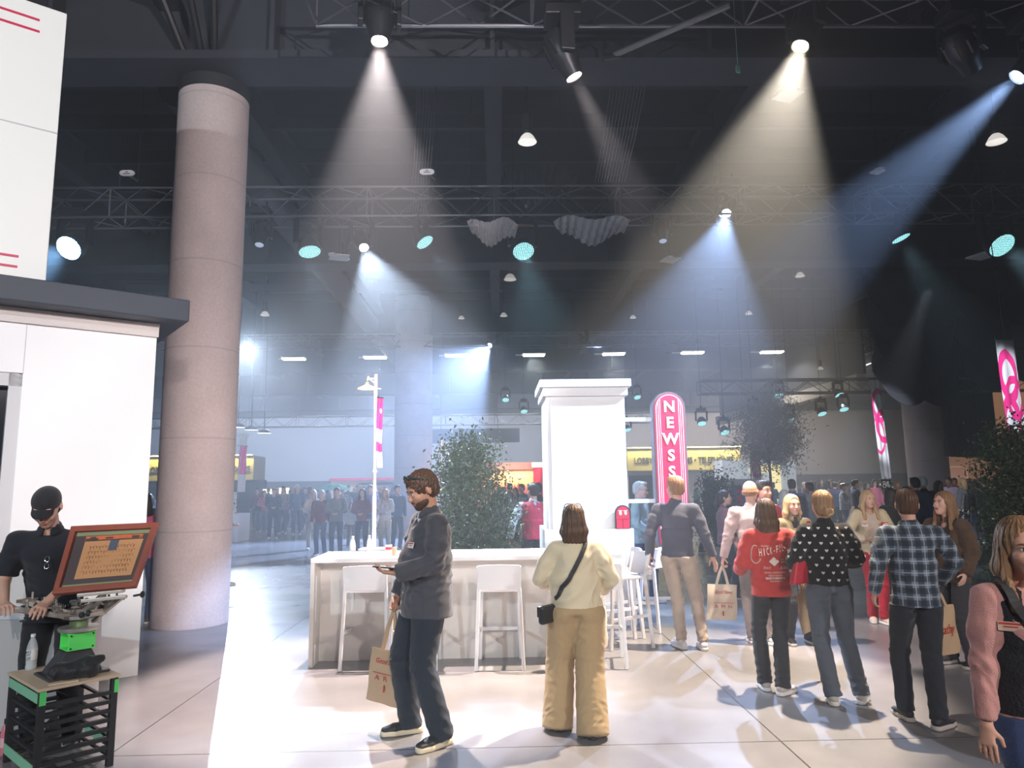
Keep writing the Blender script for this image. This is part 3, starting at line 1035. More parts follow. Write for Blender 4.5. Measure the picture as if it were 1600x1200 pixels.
def make_stool():
    t = thing('bar_stool', 'x', 'bar stool', (0, 0, 0))
    sh, bh = 0.75, 0.985
    # seat (front is +y)
    m = MB()
    pts = [(-0.20, -0.19), (0.20, -0.19), (0.215, 0.17), (0.19, 0.20), (-0.19, 0.20), (-0.215, 0.17)]
    m.prism(pts, lambda x, y: (x, y, sh - 0.035), lambda x, y: (x, y, sh))
    m.build('seat', stool_m, t, bevel=0.01)
    # curved back panel
    vs, fs = [], []
    n, r = 10, 6
    for s in (0, 1):
        for i in range(r + 1):
            zz = sh - 0.005 + (bh - sh + 0.005) * i / r
            tw = 0.195 + 0.012 * i / r
            for j in range(n + 1):
                u = -1 + 2 * j / n
                vs.append((u * tw, -0.20 - 0.055 * i / r - 0.03 * (1 - u * u) - (0.016 if s else 0), zz - (0.012 * u * u if i == r else 0)))
    q = (r + 1) * (n + 1)
    for i in range(r):
        for j in range(n):
            a = i * (n + 1) + j
            fs += [(a, a + 1, a + n + 2, a + n + 1), (a + q, a + n + 1 + q, a + n + 2 + q, a + 1 + q)]
    for i in range(r):
        a, b = i * (n + 1), i * (n + 1) + n
        fs += [(a, a + n + 1, a + n + 1 + q, a + q), (b, b + q, b + n + 1 + q, b + n + 1)]
    for j in range(n):
        a, b = j, r * (n + 1) + j
        fs += [(a, a + q, a + 1 + q, a + 1), (b, b + 1, b + 1 + q, b + q)]
    MB().add(vs, fs).build('backrest', stool_m, t, smooth=True)
    for sx in (-1, 1):
        MB().bar((sx * 0.185, 0.175, sh - 0.02), (sx * 0.205, 0.225, 0), 0.034, 0.034, up=(0, 1, 0)).build('leg', stool_m, t, bevel=0.006)
        m = MB().bar((sx * 0.20, -0.245, bh - 0.02), (sx * 0.198, -0.19, sh - 0.03), 0.026, 0.036, up=(0, 1, 0)).bar((sx * 0.198, -0.19, sh - 0.0), (sx * 0.225, -0.25, 0), 0.034, 0.036, up=(0, 1, 0))
        m.build('leg', stool_m, t, bevel=0.006)
        MB().bar((sx * 0.20, 0.205, 0.30), (sx * 0.212, -0.22, 0.34), 0.022, 0.036).build('side_stretcher', stool_m, t, bevel=0.004)
    MB().bar((-0.195, 0.205, 0.30), (0.195, 0.205, 0.30), 0.022, 0.036).build('footrest', stool_m, t, bevel=0.004)
    return t


st0 = make_stool()
so = st0
spots = []
a = gp(567, 1048)
spots.append((a.x, a.y + 0.24, 0.03, 'white bar stool at the left end of the counter front'))
a = gp(641, 1050)
spots.append((a.x + 0.03, a.y + 0.26, -0.05, 'white bar stool mostly hidden behind the man looking at his phone'))
a = gp(782, 1048)
spots.append((a.x, a.y + 0.24, -0.02, 'white bar stool between the phone man and the cream-sweater woman'))
a = gp(950, 1045)
spots.append((a.x - 0.02, a.y + 0.24, -0.12, 'white bar stool right behind the woman in cream, at the counter corner'))
spots.append((BX1 + 0.10, BY0 + 0.72, PI / 2 + 0.25, 'white bar stool beside the counter corner, nearest of the three on the right side'))
spots.append((BX1 + 0.12, BY0 + 1.22, PI / 2 + 0.1, 'white bar stool, middle of the three on the right side of the counter'))
a = gp(1012, 985)
spots.append((BX1 + 0.58, BY0 + 1.62, PI / 2 - 0.7, 'white bar stool just left of the man in navy pullover, set at an angle'))
for i, (x, y, r, lab) in enumerate(spots):
    o = st0 if i == 0 else copy_tree(st0)
    o.location = (x, y, 0)
    o.rotation_euler = (0, 0, r)
    o['label'] = lab
    o['group'] = 'white bar stools around the counter'

# ------------------------------------------------------------ bottles and cups
clear = mat('clear_plastic', (0.93, 0.96, 0.98), 0.08, trans=0.0, alpha=0.38, spec=0.9)
waterm = mat('water', (0.75, 0.86, 0.92), 0.05, alpha=0.45, spec=0.8)
capm = mat('bottle_cap', (0.85, 0.87, 0.9), 0.4)
labelm = mat('bottle_label', (0.85, 0.86, 0.86), 0.5)


def bottle(x, y, z, h, label, text=None, group=None):
    t = thing('water_bottle', label, 'bottle', (x, y, z), group=group)
    r = h * 0.145
    MB().lathe([(0.001, 0.002), (r * 0.9, 0.0), (r, 0.02 * h), (r, 0.12 * h), (r * 0.93, 0.16 * h), (r, 0.2 * h), (r, 0.6 * h), (r * 0.93, 0.66 * h), (r * 0.75, 0.76 * h),
                (r * 0.42, 0.88 * h), (r * 0.38, 0.93 * h)], n=20).build('shell', clear, t, smooth=True)
    MB().lathe([(0.001, 0.006), (r * 0.92, 0.006), (r * 0.94, 0.5 * h), (0.001, 0.5 * h)], n=18).build('water', waterm, t, smooth=True)
    MB().lathe([(r * 0.45, 0.92 * h), (r * 0.45, h), (0.001, h)], n=14).build('cap', capm, t)
    MB().lathe([(r * 1.01, 0.28 * h), (r * 1.01, 0.56 * h)], n=20).build('wrap', labelm, t, smooth=True)
    if text:
        M = facing((0, -r * 1.05, 0.42 * h), (0, 0, 1), (-1, 0, 0))
        text_mesh('wrap_print', text, 0.045, BLACK, t, M, 0.0006, width=0.26 * h * 1.0)
    return t


for (px, py, nm) in ((551, 870, 'clear water bottle on the counter, left of the two'), (577, 868, 'clear water bottle on the counter right next to the lamp pole')):
    p = gp(px, py, ZB)
    bottle(p.x, p.y, ZB, 0.205, nm)
p = gp(607, 867, ZB)
t = thing('paper_cup', 'small white cup with red print on the counter beyond the phone', 'cup', (p.x, p.y, ZB))
MB().lathe([(0.001, 0.001), (0.027, 0), (0.038, 0.10), (0.035, 0.10), (0.025, 0.004)], n=20).build('cup_body', mat('paper_white', (0.85, 0.82, 0.8), 0.5), t, smooth=True)
MB().lathe([(0.0335, 0.055), (0.0365, 0.08)], n=20).build('red_band', RED, t)
p = gp(616, 868, ZB)
t = thing('tan_cup', 'small tan cup beside the white cup on the counter', 'cup', (p.x, p.y, ZB))
MB().lathe([(0.001, 0.001), (0.022, 0), (0.026, 0.085), (0.023, 0.085), (0.020, 0.004)], n=18).build('cup_body', mat('tan_paper', (0.55, 0.42, 0.28), 0.6), t, smooth=True)
# ------------------------------------------------------------ far signs, booths, greenery
gold = mat('gold_sign_face', (0.60, 0.52, 0.22), 0.5)
ltr = mat('dark_bronze_letters', (0.06, 0.055, 0.05), 0.5)
vest = mat('vestibule_white', (0.62, 0.66, 0.70), 0.6)
darkopen = mat('dark_opening', (0.035, 0.037, 0.045), 0.7)


def lobby(x0, x1, ytop, ybot, Y, label, body, tw):
    a, b = at(x0, ytop, Y), at(x1, ytop, Y)
    zb = at((x0 + x1) / 2, ybot, Y).z
    w = b.x - a.x
    zt = (a.z + b.z) / 2
    t = thing('lobby_sign', label, 'sign', ((a.x + b.x) / 2, Y, zb))
    h = zt - zb
    MB().box((0, 1.0, h / 2), (w, 2.0, h)).build('sign_box', gold, t, bevel=0.02)
    text_mesh('lettering', body, 0.50, ltr, t, facing((0, -0.03, h * 0.44)), 0.03, width=tw, bold=0.006)
    # cove lamp on top of the face
    MB().box((0, -0.18, h + 0.03), (w, 0.12, 0.05)).build('cove', WHITE, t)
    l = area('cove_lamp', ((a.x + b.x) / 2, Y - 0.45, zt + 0.15), ((a.x + b.x) / 2, Y, zb + 0.6), 120, (1.0, 0.88, 0.35), w, 0.08)
    return t, zb


LYY = 40.0
tw = at(1143, 722, LYY).x - at(988, 722, LYY).x
t1, zb1 = lobby(979, 1156, 700, 735, LYY, 'yellow-lit sign LOBBY RESTROOMS TELEPHONES behind the newsstand sign', 'LOBBY \u2022 RESTROOMS \u2022 TELEPHONES', tw)
t2, zb2 = lobby(226, 397, 713, 751, LYY, 'yellow-lit lobby sign partly hidden behind the concrete column', 'LOBBY \u2022 TELEPHONES \u2022 RESTROOMS', tw)
for (x0, x1, lab) in ((979, 1156, 'white entrance vestibule under the right yellow sign'), (226, 397, 'dark entrance vestibule under the left yellow sign')):
    a, b = at(x0, 800, LYY), at(x1, 800, LYY)
    t = thing('entrance_vestibule', lab, 'entrance', ((a.x + b.x) / 2, LYY + 1.05, 0))
    w = b.x - a.x
    zz = zb1 if x0 > 900 else zb2
    MB().box((-w / 2 + 0.1, 0, zz / 2), (0.2, 1.8, zz)).box((w / 2 - 0.1, 0, zz / 2), (0.2, 1.8, zz)).box((0, 0.85, zz / 2), (w - 0.4, 0.1, zz)).build('wall_panel', vest if x0 > 900 else darkopen, t)
    MB().box((-w * 0.22, -0.05 + 0.8, zz * 0.45), (w * 0.4, 0.06, zz * 0.9)).build('dark_doorway', darkopen, t)

# dark screen box hung on the far wall, light wall panels
p0, p1 = at(655, 671, 50), at(812, 691, 50)
t = tag(MB().box((0, 0, 0), (p1.x - p0.x, 0.3, p0.z - p1.z)).build('projection_housing', darkopen, None, ((p0.x + p1.x) / 2, 50, (p0.z + p1.z) / 2)),
        'long dark box hanging under the low far truss', 'housing')
MB().tube([(-2, 0, 0.4), (-2, 0, HZ - p0.z)], 0.03, 6).tube([(2, 0, 0.4), (2, 0, HZ - p0.z)], 0.03, 6).build('rod', BLACK_METAL, t)

# right side: beige bulkhead, brown wall with doors
xx = 14.0
bm = mat('beige_bulkhead', (0.42, 0.37, 0.30), 0.7)
m = MB().box((xx + 0.2, 36, 5.55), (0.4, 18, 0.5))
o = struct(m, 'trim_%d' % nn, bm, 'sloping-looking beige bulkhead beam at the right'); nn += 1
m = MB().box((xx + 0.35, 36, 7.6), (0.1, 18, 3.6))
o = struct(m, 'trim_%d' % nn, BLACK, 'black drape wall above the beige bulkhead'); nn += 1
a = at(1459, 700, 34).x
brown = mat('brown_wall', (0.36, 0.27, 0.21), 0.8, vary=0.08, vscale=0.6)
m = MB().box(((a + HX1) / 2, 34.0, HZ / 2), (HX1 - a, 0.3, HZ))
struct(m, 'wall_side', brown, 'brown side wall behind the right crowd')
da = at(1473, 760, 33.8)
db = at(1507, 735, 33.8)
t = thing('door_1', 'pale double door in the brown wall at the right', None, ((da.x + db.x) / 2, 33.8, 0), kind='structure')
dw = db.x - da.x
dh = at(1490, 731, 33.8).z
MB().box((0, 0, dh / 2), (dw, 0.08, dh)).build('door_leaf', mat('door_pinkish', (0.5, 0.36, 0.32), 0.6), t)
MB().box((0, -0.03, dh + 0.04), (dw + 0.2, 0.1, 0.1)).box((-dw / 2 - 0.05, -0.03, dh / 2), (0.1, 0.1, dh)).box((dw / 2 + 0.05, -0.03, dh / 2), (0.1, 0.1, dh)).build('door_frame', mat('door_frame_m', (0.62, 0.5, 0.45), 0.6), t)

# black swagged drapes
drape_m = mat('black_velour', (0.012, 0.012, 0.018), 0.9, sheen=0.05)


def swag(x0, x1, Y, zb, zt, label, drop=0.9, n=40, ph=0.0):
    """gathered drape whose lower edge hangs in a bow"""
    vs, fs = [], []
    r = 16
    w = x1 - x0
    for s in (0, 1):
        for i in range(r + 1):
            v = i / r
            for j in range(n + 1):
                u = j / n
                bow = 1 - (2 * u - 1) ** 2
                bottom = zb + drop * (1 - math.sqrt(max(0, bow)))
                z = zt + (bottom - zt) * v
                y = 0.12 * math.sin(z * 5.5 + bow * 4 + ph) * (0.4 + v) + 0.25 * bow * v * -1 + (0.03 if s else 0)
                vs.append((u * w - w / 2, y, z - zt))
    q = (r + 1) * (n + 1)
    for i in range(r):
        for j in range(n):
            a = i * (n + 1) + j
            fs += [(a, a + 1, a + n + 2, a + n + 1), (a + q, a + n + 1 + q, a + n + 2 + q, a + 1 + q)]
    for j in range(n):
        b = r * (n + 1) + j
        fs += [(b, b + 1, b + 1 + q, b + q)]
    o = MB().add(vs, fs).build('swag_drape', drape_m, None, ((x0 + x1) / 2, Y, zt), smooth=True)
    return tag(o, label, 'drape', 'gathered black drapes at the right')


DY = 19.0
for i, (a, b, yb, lab, ph) in enumerate([(1372, 1452, 637, 'black gathered drape bowing down right of the first pink banner', 0), (1436, 1520, 634, 'second black gathered drape hanging in a bow, above the doors', 1.3),
                                         (1505, 1590, 612, 'third black gathered drape, touching the second pink banner', 2.1), (1580, 1680, 600, 'black gathered drape cut by the right edge of the view', 0.6)]):
    pa, pb = at(a, yb, DY), at(b, yb, DY)
    swag(pa.x, pb.x, DY + 0.35 * (i % 2), pa.z, HZ - 0.02, lab, 1.0, ph=ph)
# flat black curtain with narrow folds behind
pa, pb = at(1478, 712, 25), at(1560, 712, 25)
t = thing('stage_curtain', 'straight black curtain with fine vertical folds below the drapes', 'curtain', ((pa.x + pb.x) / 2, 25, HZ - 0.02))
mb = MB()
n = 90
w = pb.x - pa.x
hh = HZ - pa.z
vs = []
for z in (0, -hh):
    for j in range(n + 1):
        vs.append((-w / 2 + w * j / n, 0.09 * math.sin(j * 1.3) + 0.03 * math.sin(j * 3.1), z - (0.12 * j / n if z else 0)))
for z in (0, -hh):
    for j in range(n + 1):
        vs.append((-w / 2 + w * j / n, 0.05 + 0.09 * math.sin(j * 1.3) + 0.03 * math.sin(j * 3.1), z - (0.12 * j / n if z else 0)))
q = 2 * (n + 1)
fs = []
for j in range(n):
    fs += [(j, j + 1, n + 2 + j, n + 1 + j), (j + q, n + 1 + j + q, n + 2 + j + q, j + 1 + q), (n + 1 + j, n + 2 + j, n + 2 + j + q, n + 1 + j + q)]
mb.add(vs, fs).build('cloth', mat('curtain_brown_black', (0.05, 0.042, 0.038), 0.85), t, smooth=True)
MB().tube([(-w / 2, 0.02, 0.0), (w / 2, 0.02, 0.0)], 0.02, 6).build('rail', BLACK_METAL, t)

# two big pink and white banners
for (tx, ty, bx, by, w, Y, lab, cs) in [
    (1367, 593, 1388, 748, 0.42, 20.0, 'narrow hanging white banner with pink loops left of the grey column', [(0.04, -0.75, 0.42, 0.08, 1.7), (0.12, -1.35, 0.40, 0.09, 1.6), (-0.1, -1.6, 0.5, 0.05, 2.4)]),
    (1570, 531, 1596, 692, 0.62, 13.5, 'hanging white banner with pink loops at the right edge, above the shrub', [(-0.05, -0.72, 0.44, 0.10, 1.8), (0.08, -1.15, 0.36, 0.08, 1.3), (-0.12, -1.6, 0.42, 0.10, 1.8)])]:
    pt, pb = at(tx, ty, Y), at(bx, by, Y)
    t = thing('hanging_banner', lab, 'banner', pt)
    h = pt.z - pb.z
    o = wavy_banner(w, h, 'banner_cloth', swirl_mat('banner_print_%d' % tx, cs), t, 0.015)
    MB().bar((-w / 2 - 0.03, 0, 0.01), (w / 2 + 0.03, 0, 0.01), 0.03).tube([(0, 0, 0), (0, 0, HZ - pt.z)], 0.01, 5).build('rod', BLACK_METAL, t)
    t.rotation_euler = (0, -(pb.x - pt.x) / h, 0.45)
    lamp('banner_fill_spot', (pt.x - 2.0, Y - 6.0, 5.6), (pt.x, Y, (pt.z + pb.z) / 2), 3200 if Y > 15 else 2600, (0.85, 0.9, 1.0), 15, 0.5, 0.1)  # unseen spot added to brighten this banner, no fixture
p = at(1385, 757, 20)
t = thing('ampersand_plate', 'small black plate with white curly emblem under the first banner', 'sign', p)
MB().box((0, 0.01, 0), (0.28, 0.02, 0.28)).tube([(0, 0.01, .13), (0, 0.01, .22)], .008, 5).build('plate', BLACK, t)
g = MB()
for cx_, cz_, r_ in ((-0.06, 0.05, 0.035), (-0.06, -0.04, 0.045), (0.02, 0.0, 0.03), (0.07, -0.04, 0.03), (0.04, 0.06, 0.022)):
    g.tube([(cx_ + r_ * math.cos(a), -0.006, cz_ + r_ * math.sin(a)) for a in np.linspace(0, 2 * PI, 14)], 0.009, 5)
g.build('emblem', wsign, t)

# ------------------------------------------------------------ trees
leafm = mat('leaf_green', (0.055, 0.095, 0.045), 0.3, vary=0.35, vscale=3)
leafo = mat('olive_leaf', (0.24, 0.26, 0.20), 0.5, vary=0.3, vscale=3)
barkm = mat('bark', (0.12, 0.09, 0.07), 0.8, bump=0.4, bscale=20)
potm = mat('pot_grey', (0.3, 0.3, 0.32), 0.6)
RS = np.random.RandomState(5)


def foliage(shape, n, lsize, narrow=0.4, seed=1):
    """leaves in clumps; shape(rs) gives a clump centre"""
    rs = np.random.RandomState(seed)
    nc = max(8, n // 26)
    V = []
    Fc = []
    for c in range(nc):
        cc = np.array(shape(rs))
        k = n // nc
        pos = cc + rs.normal(0, 1, (k, 3)) * lsize * 2.4
        for p in pos:
            d = rs.normal(0, 1, 3)
            d[2] += 0.5
            d /= np.linalg.norm(d)
            s = np.cross(d, rs.normal(0, 1, 3))
            s /= np.linalg.norm(s) + 1e-9
            L_ = lsize * rs.uniform(0.7, 1.3)
            w_ = L_ * narrow * 0.5
            i = len(V)
            up = np.cross(d, s) * L_ * 0.12
            V += [p, p + d * L_ * 0.5 + s * w_ + up, p + d * L_, p + d * L_ * 0.5 - s * w_ + up]
            Fc.append((i, i + 1, i + 2, i + 3))
    mb = MB()
    mb.v = [tuple(v) for v in V]
    mb.f = Fc
    mb.mi = [0] * len(Fc)
    return mb


def tree(x, y, label, kind, h, crown_z0, rad, n, lsize, seed, name='potted_tree', prof=None, cat='tree'):
    t = thing(name, label, cat, (x, y, 0))
    rs = np.random.RandomState(seed)

    def shp(r):
        while True:
            z = r.uniform(crown_z0, h)
            v = (z - crown_z0) / (h - crown_z0)
            R_ = rad * (prof(v) if prof else math.sin(PI * min(1, max(0, v * 0.9 + 0.07))) ** 0.6)
            a = r.uniform(0, 2 * PI)
            q = R_ * math.sqrt(r.uniform(0.15, 1)) * (1 + 0.2 * math.sin(3 * a + seed + z * 4))
            return (q * math.cos(a), q * math.sin(a), z)
    mb = foliage(shp, n, lsize, 0.42 if kind != 'olive' else 0.28, seed)
    fo = mb.build('foliage', leafo if kind == 'olive' else leafm, t)
    g = MB()
    tz = crown_z0 + (h - crown_z0) * 0.6
    g.tube([(0, 0, 0.3), (0.02, 0.01, tz * 0.5), (0, 0, tz)], [0.05, 0.04, 0.018] if rad > 0.6 else [0.03, 0.025, 0.01], 8)
    for i in range(16):
        p = Vector(shp(rs)) * 0.9
        z0 = crown_z0 + (p.z - crown_z0) * 0.45
        g.tube([(0, 0, z0 * 0.9), (p.x * 0.5, p.y * 0.5, (z0 + p.z) / 2), tuple(p)], [0.016, 0.01, 0.004], 5)
    g.build('trunk', barkm, t, smooth=True)
    MB().lathe([(0.001, 0), (0.2, 0), (0.26, 0.36), (0.24, 0.36), (0.22, 0.31), (0.001, 0.31)], n=24).build('pot', potm, t, smooth=True)
    return t


p = at(733, 860, 9.9)
tree(p.x, 9.9, 'tall dark green bushy tree behind the counter, right of the phone man', 'ficus', at(735, 702, 9.9).z, 0.35, 0.47, 15000, 0.062, 3,
     prof=lambda v: 0.95 if v < 0.55 else 0.95 - 0.85 * (v - 0.55) / 0.45 * 0.7)
p = at(1204, 760, 19)
tree(p.x, 19, 'large grey olive tree with a wide airy crown behind the group', 'olive', at(1204, 630, 19).z, at(1204, 722, 19).z, 0.76, 9000, 0.10, 8)
p = at(1120, 780, 15.5)
tree(p.x, 15.5, 'small green tree beyond the walking man in purple', 'ficus', at(1118, 752, 15.5).z, 0.5, 0.28, 5000, 0.07, 4, prof=lambda v: 1 - 0.75 * v)
p = at(1592, 800, 9.6)
tree(p.x + 0.06, 9.6, 'dense glossy green shrub at the right edge below the banner', 'ficus', at(1590, 684, 9.6).z, 0.3, 0.42, 14000, 0.062, 11, prof=lambda v: 0.9 if v < .5 else 0.95 - 0.7 * (v - .5))

# ------------------------------------------------------------ far planter with its own lamp post
p = gp(357, 845)
q = gp(398, 838)
t = thing('planter_box', 'white stepped planter with green plants, right of the concrete column', 'planter', ((p.x + q.x) / 2 - 0.4, 24.2, 0))
MB().box((0, 0, 0.45), (1.7, 1.2, 0.9)).build('lower_box', WHITE, t, bevel=0.01)
MB().box((-0.35, 0.5, 0.8), (1.25, 0.8, 1.6)).build('upper_box', WHITE, t, bevel=0.01)
foliage(lambda r: (r.uniform(-0.7, 0.25), r.uniform(-0.5, -0.1), r.uniform(0.9, 1.25)), 700, 0.12, 0.4, 9).build('plants', leafm, t)
lx = at(372, 770, 24.4)
t = thing('white_post', 'white square post with small lamp arms on the far planter', 'post', (lx.x, 24.7, 1.6))
hz_ = at(372, 680, 24.7).z - 1.6
MB().box((0, 0, hz_ / 2), (0.2, 0.2, hz_)).box((0, 0, hz_), (0.3, 0.3, 0.12)).build('post_shaft', WHITE, t)
pb_ = at(380, 697, 24.5)
t = thing('pole_banner', 'tiny pink banner beside the far white planter post', 'banner', (pb_.x + 0.02, 24.5, pb_.z), 1.0)
wavy_banner(0.3, 0.95, 'banner_cloth', mat('pink_cloth', (0.75, 0.05, 0.25), 0.6), t, 0.03)
MB().bar((-0.28, 0, 0), (0.16, 0, 0), 0.025).build('rod', BLACK_METAL, t)
for i, (x, y) in enumerate(((372, 668), (393, 672), (413, 677))):
    p = at(x, y, 26)
    t = thing('pendant_lamp', ['far pendant spot just right of the concrete column', 'far pendant spot, middle of the three by the column', 'far pendant spot, right one of the three by the column'][i], 'pendant lamp', p)
    MB().lathe([(0.26, 0), (0.2, 0.1), (0.06, 0.16), (0.001, 0.17)], n=18).tube([(0, 0, .16), (0, 0, HZ - p.z)], 0.02, 5).build('lamp_housing', BLACK_METAL, t)
    MB().lathe([(0.24, 0.01), (0.001, 0.015)], n=18).build('lamp_face', mat('soft_glow', (1, 1, 1), 0.5, emit=(0.9, 0.97, 1), estr=3), t)

# ------------------------------------------------------------ coffee kiosk with arch, parasol
KY = 36.0
a, b = at(517, 751, KY), at(690, 751, KY)
t = thing('coffee_kiosk', 'white kiosk with pink roof edge and dark arched sign, behind the street lamp', 'kiosk', ((a.x + b.x) / 2, KY, 0))
w = b.x - a.x
zt = a.z
MB().box((0, 1.2, zt / 2), (w, 2.4, zt - 0.001)).build('kiosk_body', mat('kiosk_white', (0.80, 0.78, 0.76), 0.5), t)
MB().box((0, 1.15, zt + 0.05), (w + 0.1, 2.6, 0.12)).build('roof_edge', mat('pink_paint', (0.75, 0.08, 0.25), 0.5), t)
ax = at(588, 760, KY).x - (a.x + b.x) / 2
aw = (at(622, 760, KY).x - at(554, 760, KY).x) / 2
m = MB()
pts = [(-aw, 0.4), (-aw, 1.45)] + [(-aw + 0.4 + 0.4 * math.cos(q_), 1.45 + 0.4 * math.sin(q_)) for q_ in np.linspace(PI, PI / 2, 8)] + \
      [(aw - 0.4 + 0.4 * math.cos(q_), 1.45 + 0.4 * math.sin(q_)) for q_ in np.linspace(PI / 2, 0, 8)] + [(aw, 0.4)]
m.tube([(x_ + ax, -0.04, z_) for x_, z_ in pts], 0.05, 6)
m.bar((ax - aw, -0.03, 1.42), (ax + aw, -0.03, 1.42), 0.05)
m.build('arch_frame', BLACK_METAL, t)
text_mesh('arch_lettering', 'COFFEE      JUICE', 0.22, BLACK, t, facing((ax, -0.02, 1.62)), 0.01)
MB().box((ax, -0.01, 0.9), (2 * aw - 0.2, 0.05, 0.8)).build('serving_hatch', mat('warm_interior', (0.6, 0.5, 0.35), 0.5, emit=(1, .85, .6), estr=0.8), t)
u = at(521, 757, 27)
t = thing('parasol', 'teal market parasol over the far crowd left of the street lamp', 'parasol', (u.x, 27, 0))
zt = u.z
g = MB()
vs = [(0, 0, zt + 0.05)]
nseg = 8
for ring, (rr, dz_) in enumerate(((0.35, 0.0), (0.68, -0.17))):
    for j in range(nseg * 2):
        a_ = PI * j / nseg
        k_ = 1.0 if j % 2 == 0 else 0.94
        vs.append((rr * k_ * math.cos(a_), rr * k_ * math.sin(a_), zt + dz_ * 1.2 - (0.02 if j % 2 else 0)))
fs = [(0, 1 + j, 1 + (j + 1) % 16) for j in range(16)] + [(1 + j, 17 + j, 17 + (j + 1) % 16, 1 + (j + 1) % 16) for j in range(16)]
teal = mat('teal_cloth', (0.03, 0.42, 0.42), 0.6)
g.add(vs, fs)
g.build('canopy', teal, t)
MB().cyl((0, 0, 0), (0, 0, zt + 0.08), 0.02, 10).build('pole', WHITE_GLOSS, t)
MB().lathe([(0.25, 0), (0.25, 0.06), (0.04, 0.08), (0.001, 0.08)], n=20).build('base', potm, t)
for i, (x, y, w_) in enumerate(((420, 770, 0.5), (444, 768, 0.42))):
    p = at(x, y, 32)
    t = thing('menu_screen', ['lit yellowish menu screen above the far left crowd', 'second lit menu screen above the far left crowd'][i], 'screen', (p.x, 32, 0))
    MB().box((0, 0, p.z), (w_, 0.08, 0.32)).build('screen', mat('screen_glow', (0.8, 0.8, 0.5), 0.4, emit=(1.0, 1.0, 0.6), estr=1.5), t)
    MB().cyl((0, 0.05, 0), (0, 0.05, p.z), 0.03, 8).box((0, 0.05, 0.02), (0.5, 0.4, 0.04)).build('stand', BLACK_METAL, t)

# ------------------------------------------------------------ Together stage
TY = 27.5
a, b = at(712, 724, TY), at(836, 724, TY)
t = thing('together_backdrop', 'glowing pink and yellow backdrop wall with red script word Together', 'backdrop', ((a.x + b.x) / 2, TY, 0))
w = b.x - a.x
zt = a.z
zl = at(780, 734, TY).z
pinkw = mat('backdrop_pink', (0.80, 0.42, 0.33), 0.6)
yel = mat('backdrop_yellow', (0.85, 0.50, 0.20), 0.55)
nt, N, L, B = nodes_of(yel)
tc = N.new('ShaderNodeTexCoord'); mp = N.new('ShaderNodeMapping'); mp.inputs['Rotation'].default_value = (0, math.radians(45), 0); L.new(tc.outputs['Object'], mp.inputs['Vector'])
ck = N.new('ShaderNodeTexVoronoi'); ck.inputs['Scale'].default_value = 5.0; ck.inputs['Randomness'].default_value = 0.0; L.new(mp.outputs[0], ck.inputs['Vector'])
lt = N.new('ShaderNodeMath'); lt.operation = 'LESS_THAN'; lt.inputs[1].default_value = 0.30; L.new(ck.outputs['Distance'], lt.inputs[0])
mx = N.new('ShaderNodeMix'); mx.data_type = 'RGBA'; mx.inputs['A'].default_value = (0.80, 0.48, 0.40, 1); mx.inputs['B'].default_value = (0.75, 0.36, 0.08, 1)
L.new(lt.outputs[0], mx.inputs['Factor']); L.new(mx.outputs['Result'], B.inputs['Base Color'])
MB().box((0, 0.4, (zl) / 2), (w, 0.1, zl)).build('back_panel', yel, t)
MB().box((0, 0.1, (zt + zl) / 2), (w + 0.1, 0.7, zt - zl)).box((-w / 2, 0.1, zl / 2), (0.12, 0.7, zl)).box((w / 2, 0.1, zl / 2), (0.12, 0.7, zl)).build('surround', pinkw, t)
tx0, tx1 = at(769, 760, TY).x, at(823, 760, TY).x
tz_ = at(796, 764, TY).z
o = text_mesh('script_lettering', 'Together', 0.62, mat('script_red', (0.75, 0.03, 0.05), 0.4), t, facing(((tx0 + tx1) / 2 - (a.x + b.x) / 2, 0.31, tz_)), 0.02, shear=0.45, width=(tx1 - tx0) * 1.12, bold=0.0)
area('backdrop_lamp', ((a.x + b.x) / 2 + 0.4, TY + 0.1, zl - 0.08), ((a.x + b.x) / 2 + 0.4, TY + 0.38, 0.6), 42, (1.0, 0.78, 0.22), w, 0.15)
area('backdrop_lamp', ((a.x + b.x) / 2 + 0.4, TY - 1.6, zl + 0.2), ((a.x + b.x) / 2 + 0.4, TY + 0.38, 1.4), 40, (1.0, 0.75, 0.60), w, 0.3)
a2, b2 = at(833, 730, TY - 1), at(862, 730, TY - 1)
t = thing('red_curtain', 'red stage curtain between the backdrop and the white pillar', 'curtain', ((a2.x + b2.x) / 2, TY - 1, 0))
o = wavy_banner(b2.x - a2.x, a2.z, 'cloth', mat('red_velvet', (0.6, 0.01, 0.05), 0.7), t, 0.06, n=40, loc=(0, 0, a2.z))
MB().box((0, 0, a2.z + 0.08), (b2.x - a2.x + 0.1, 0.25, 0.18)).build('pelmet', mat('pale_green_paint', (0.55, 0.65, 0.6), 0.6), t)
# low grey stage desk and turf
c = gp(797, 858)
ty = at(797, 828, 17.0)
t = thing('display_table', 'low grey boxy table left of the person in the red vest', 'table', (ty.x, 17.0, 0))
zt = ty.z
MB().box((0, 0.4, zt - 0.03), (1.1, 0.8, 0.06)).build('table_top', mat('grey_top', (0.42, 0.40, 0.39), 0.5), t)
MB().box((0, 0.4, (zt - 0.06) / 2), (1.0, 0.7, zt - 0.06)).build('table_body', mat('grey_side', (0.28, 0.27, 0.27), 0.6), t)
tf = MB().box((0, 0, 0.012), (4.6, 5.0, 0.024)).build('turf_mat', mat('turf', (0.12, 0.25, 0.06), 0.9, bump=0.8, bscale=200), None, (at(790, 850, 19).x, 20.5, 0.0))
tag(tf, 'flat green turf mat on the floor in front of the Together backdrop', 'mat')
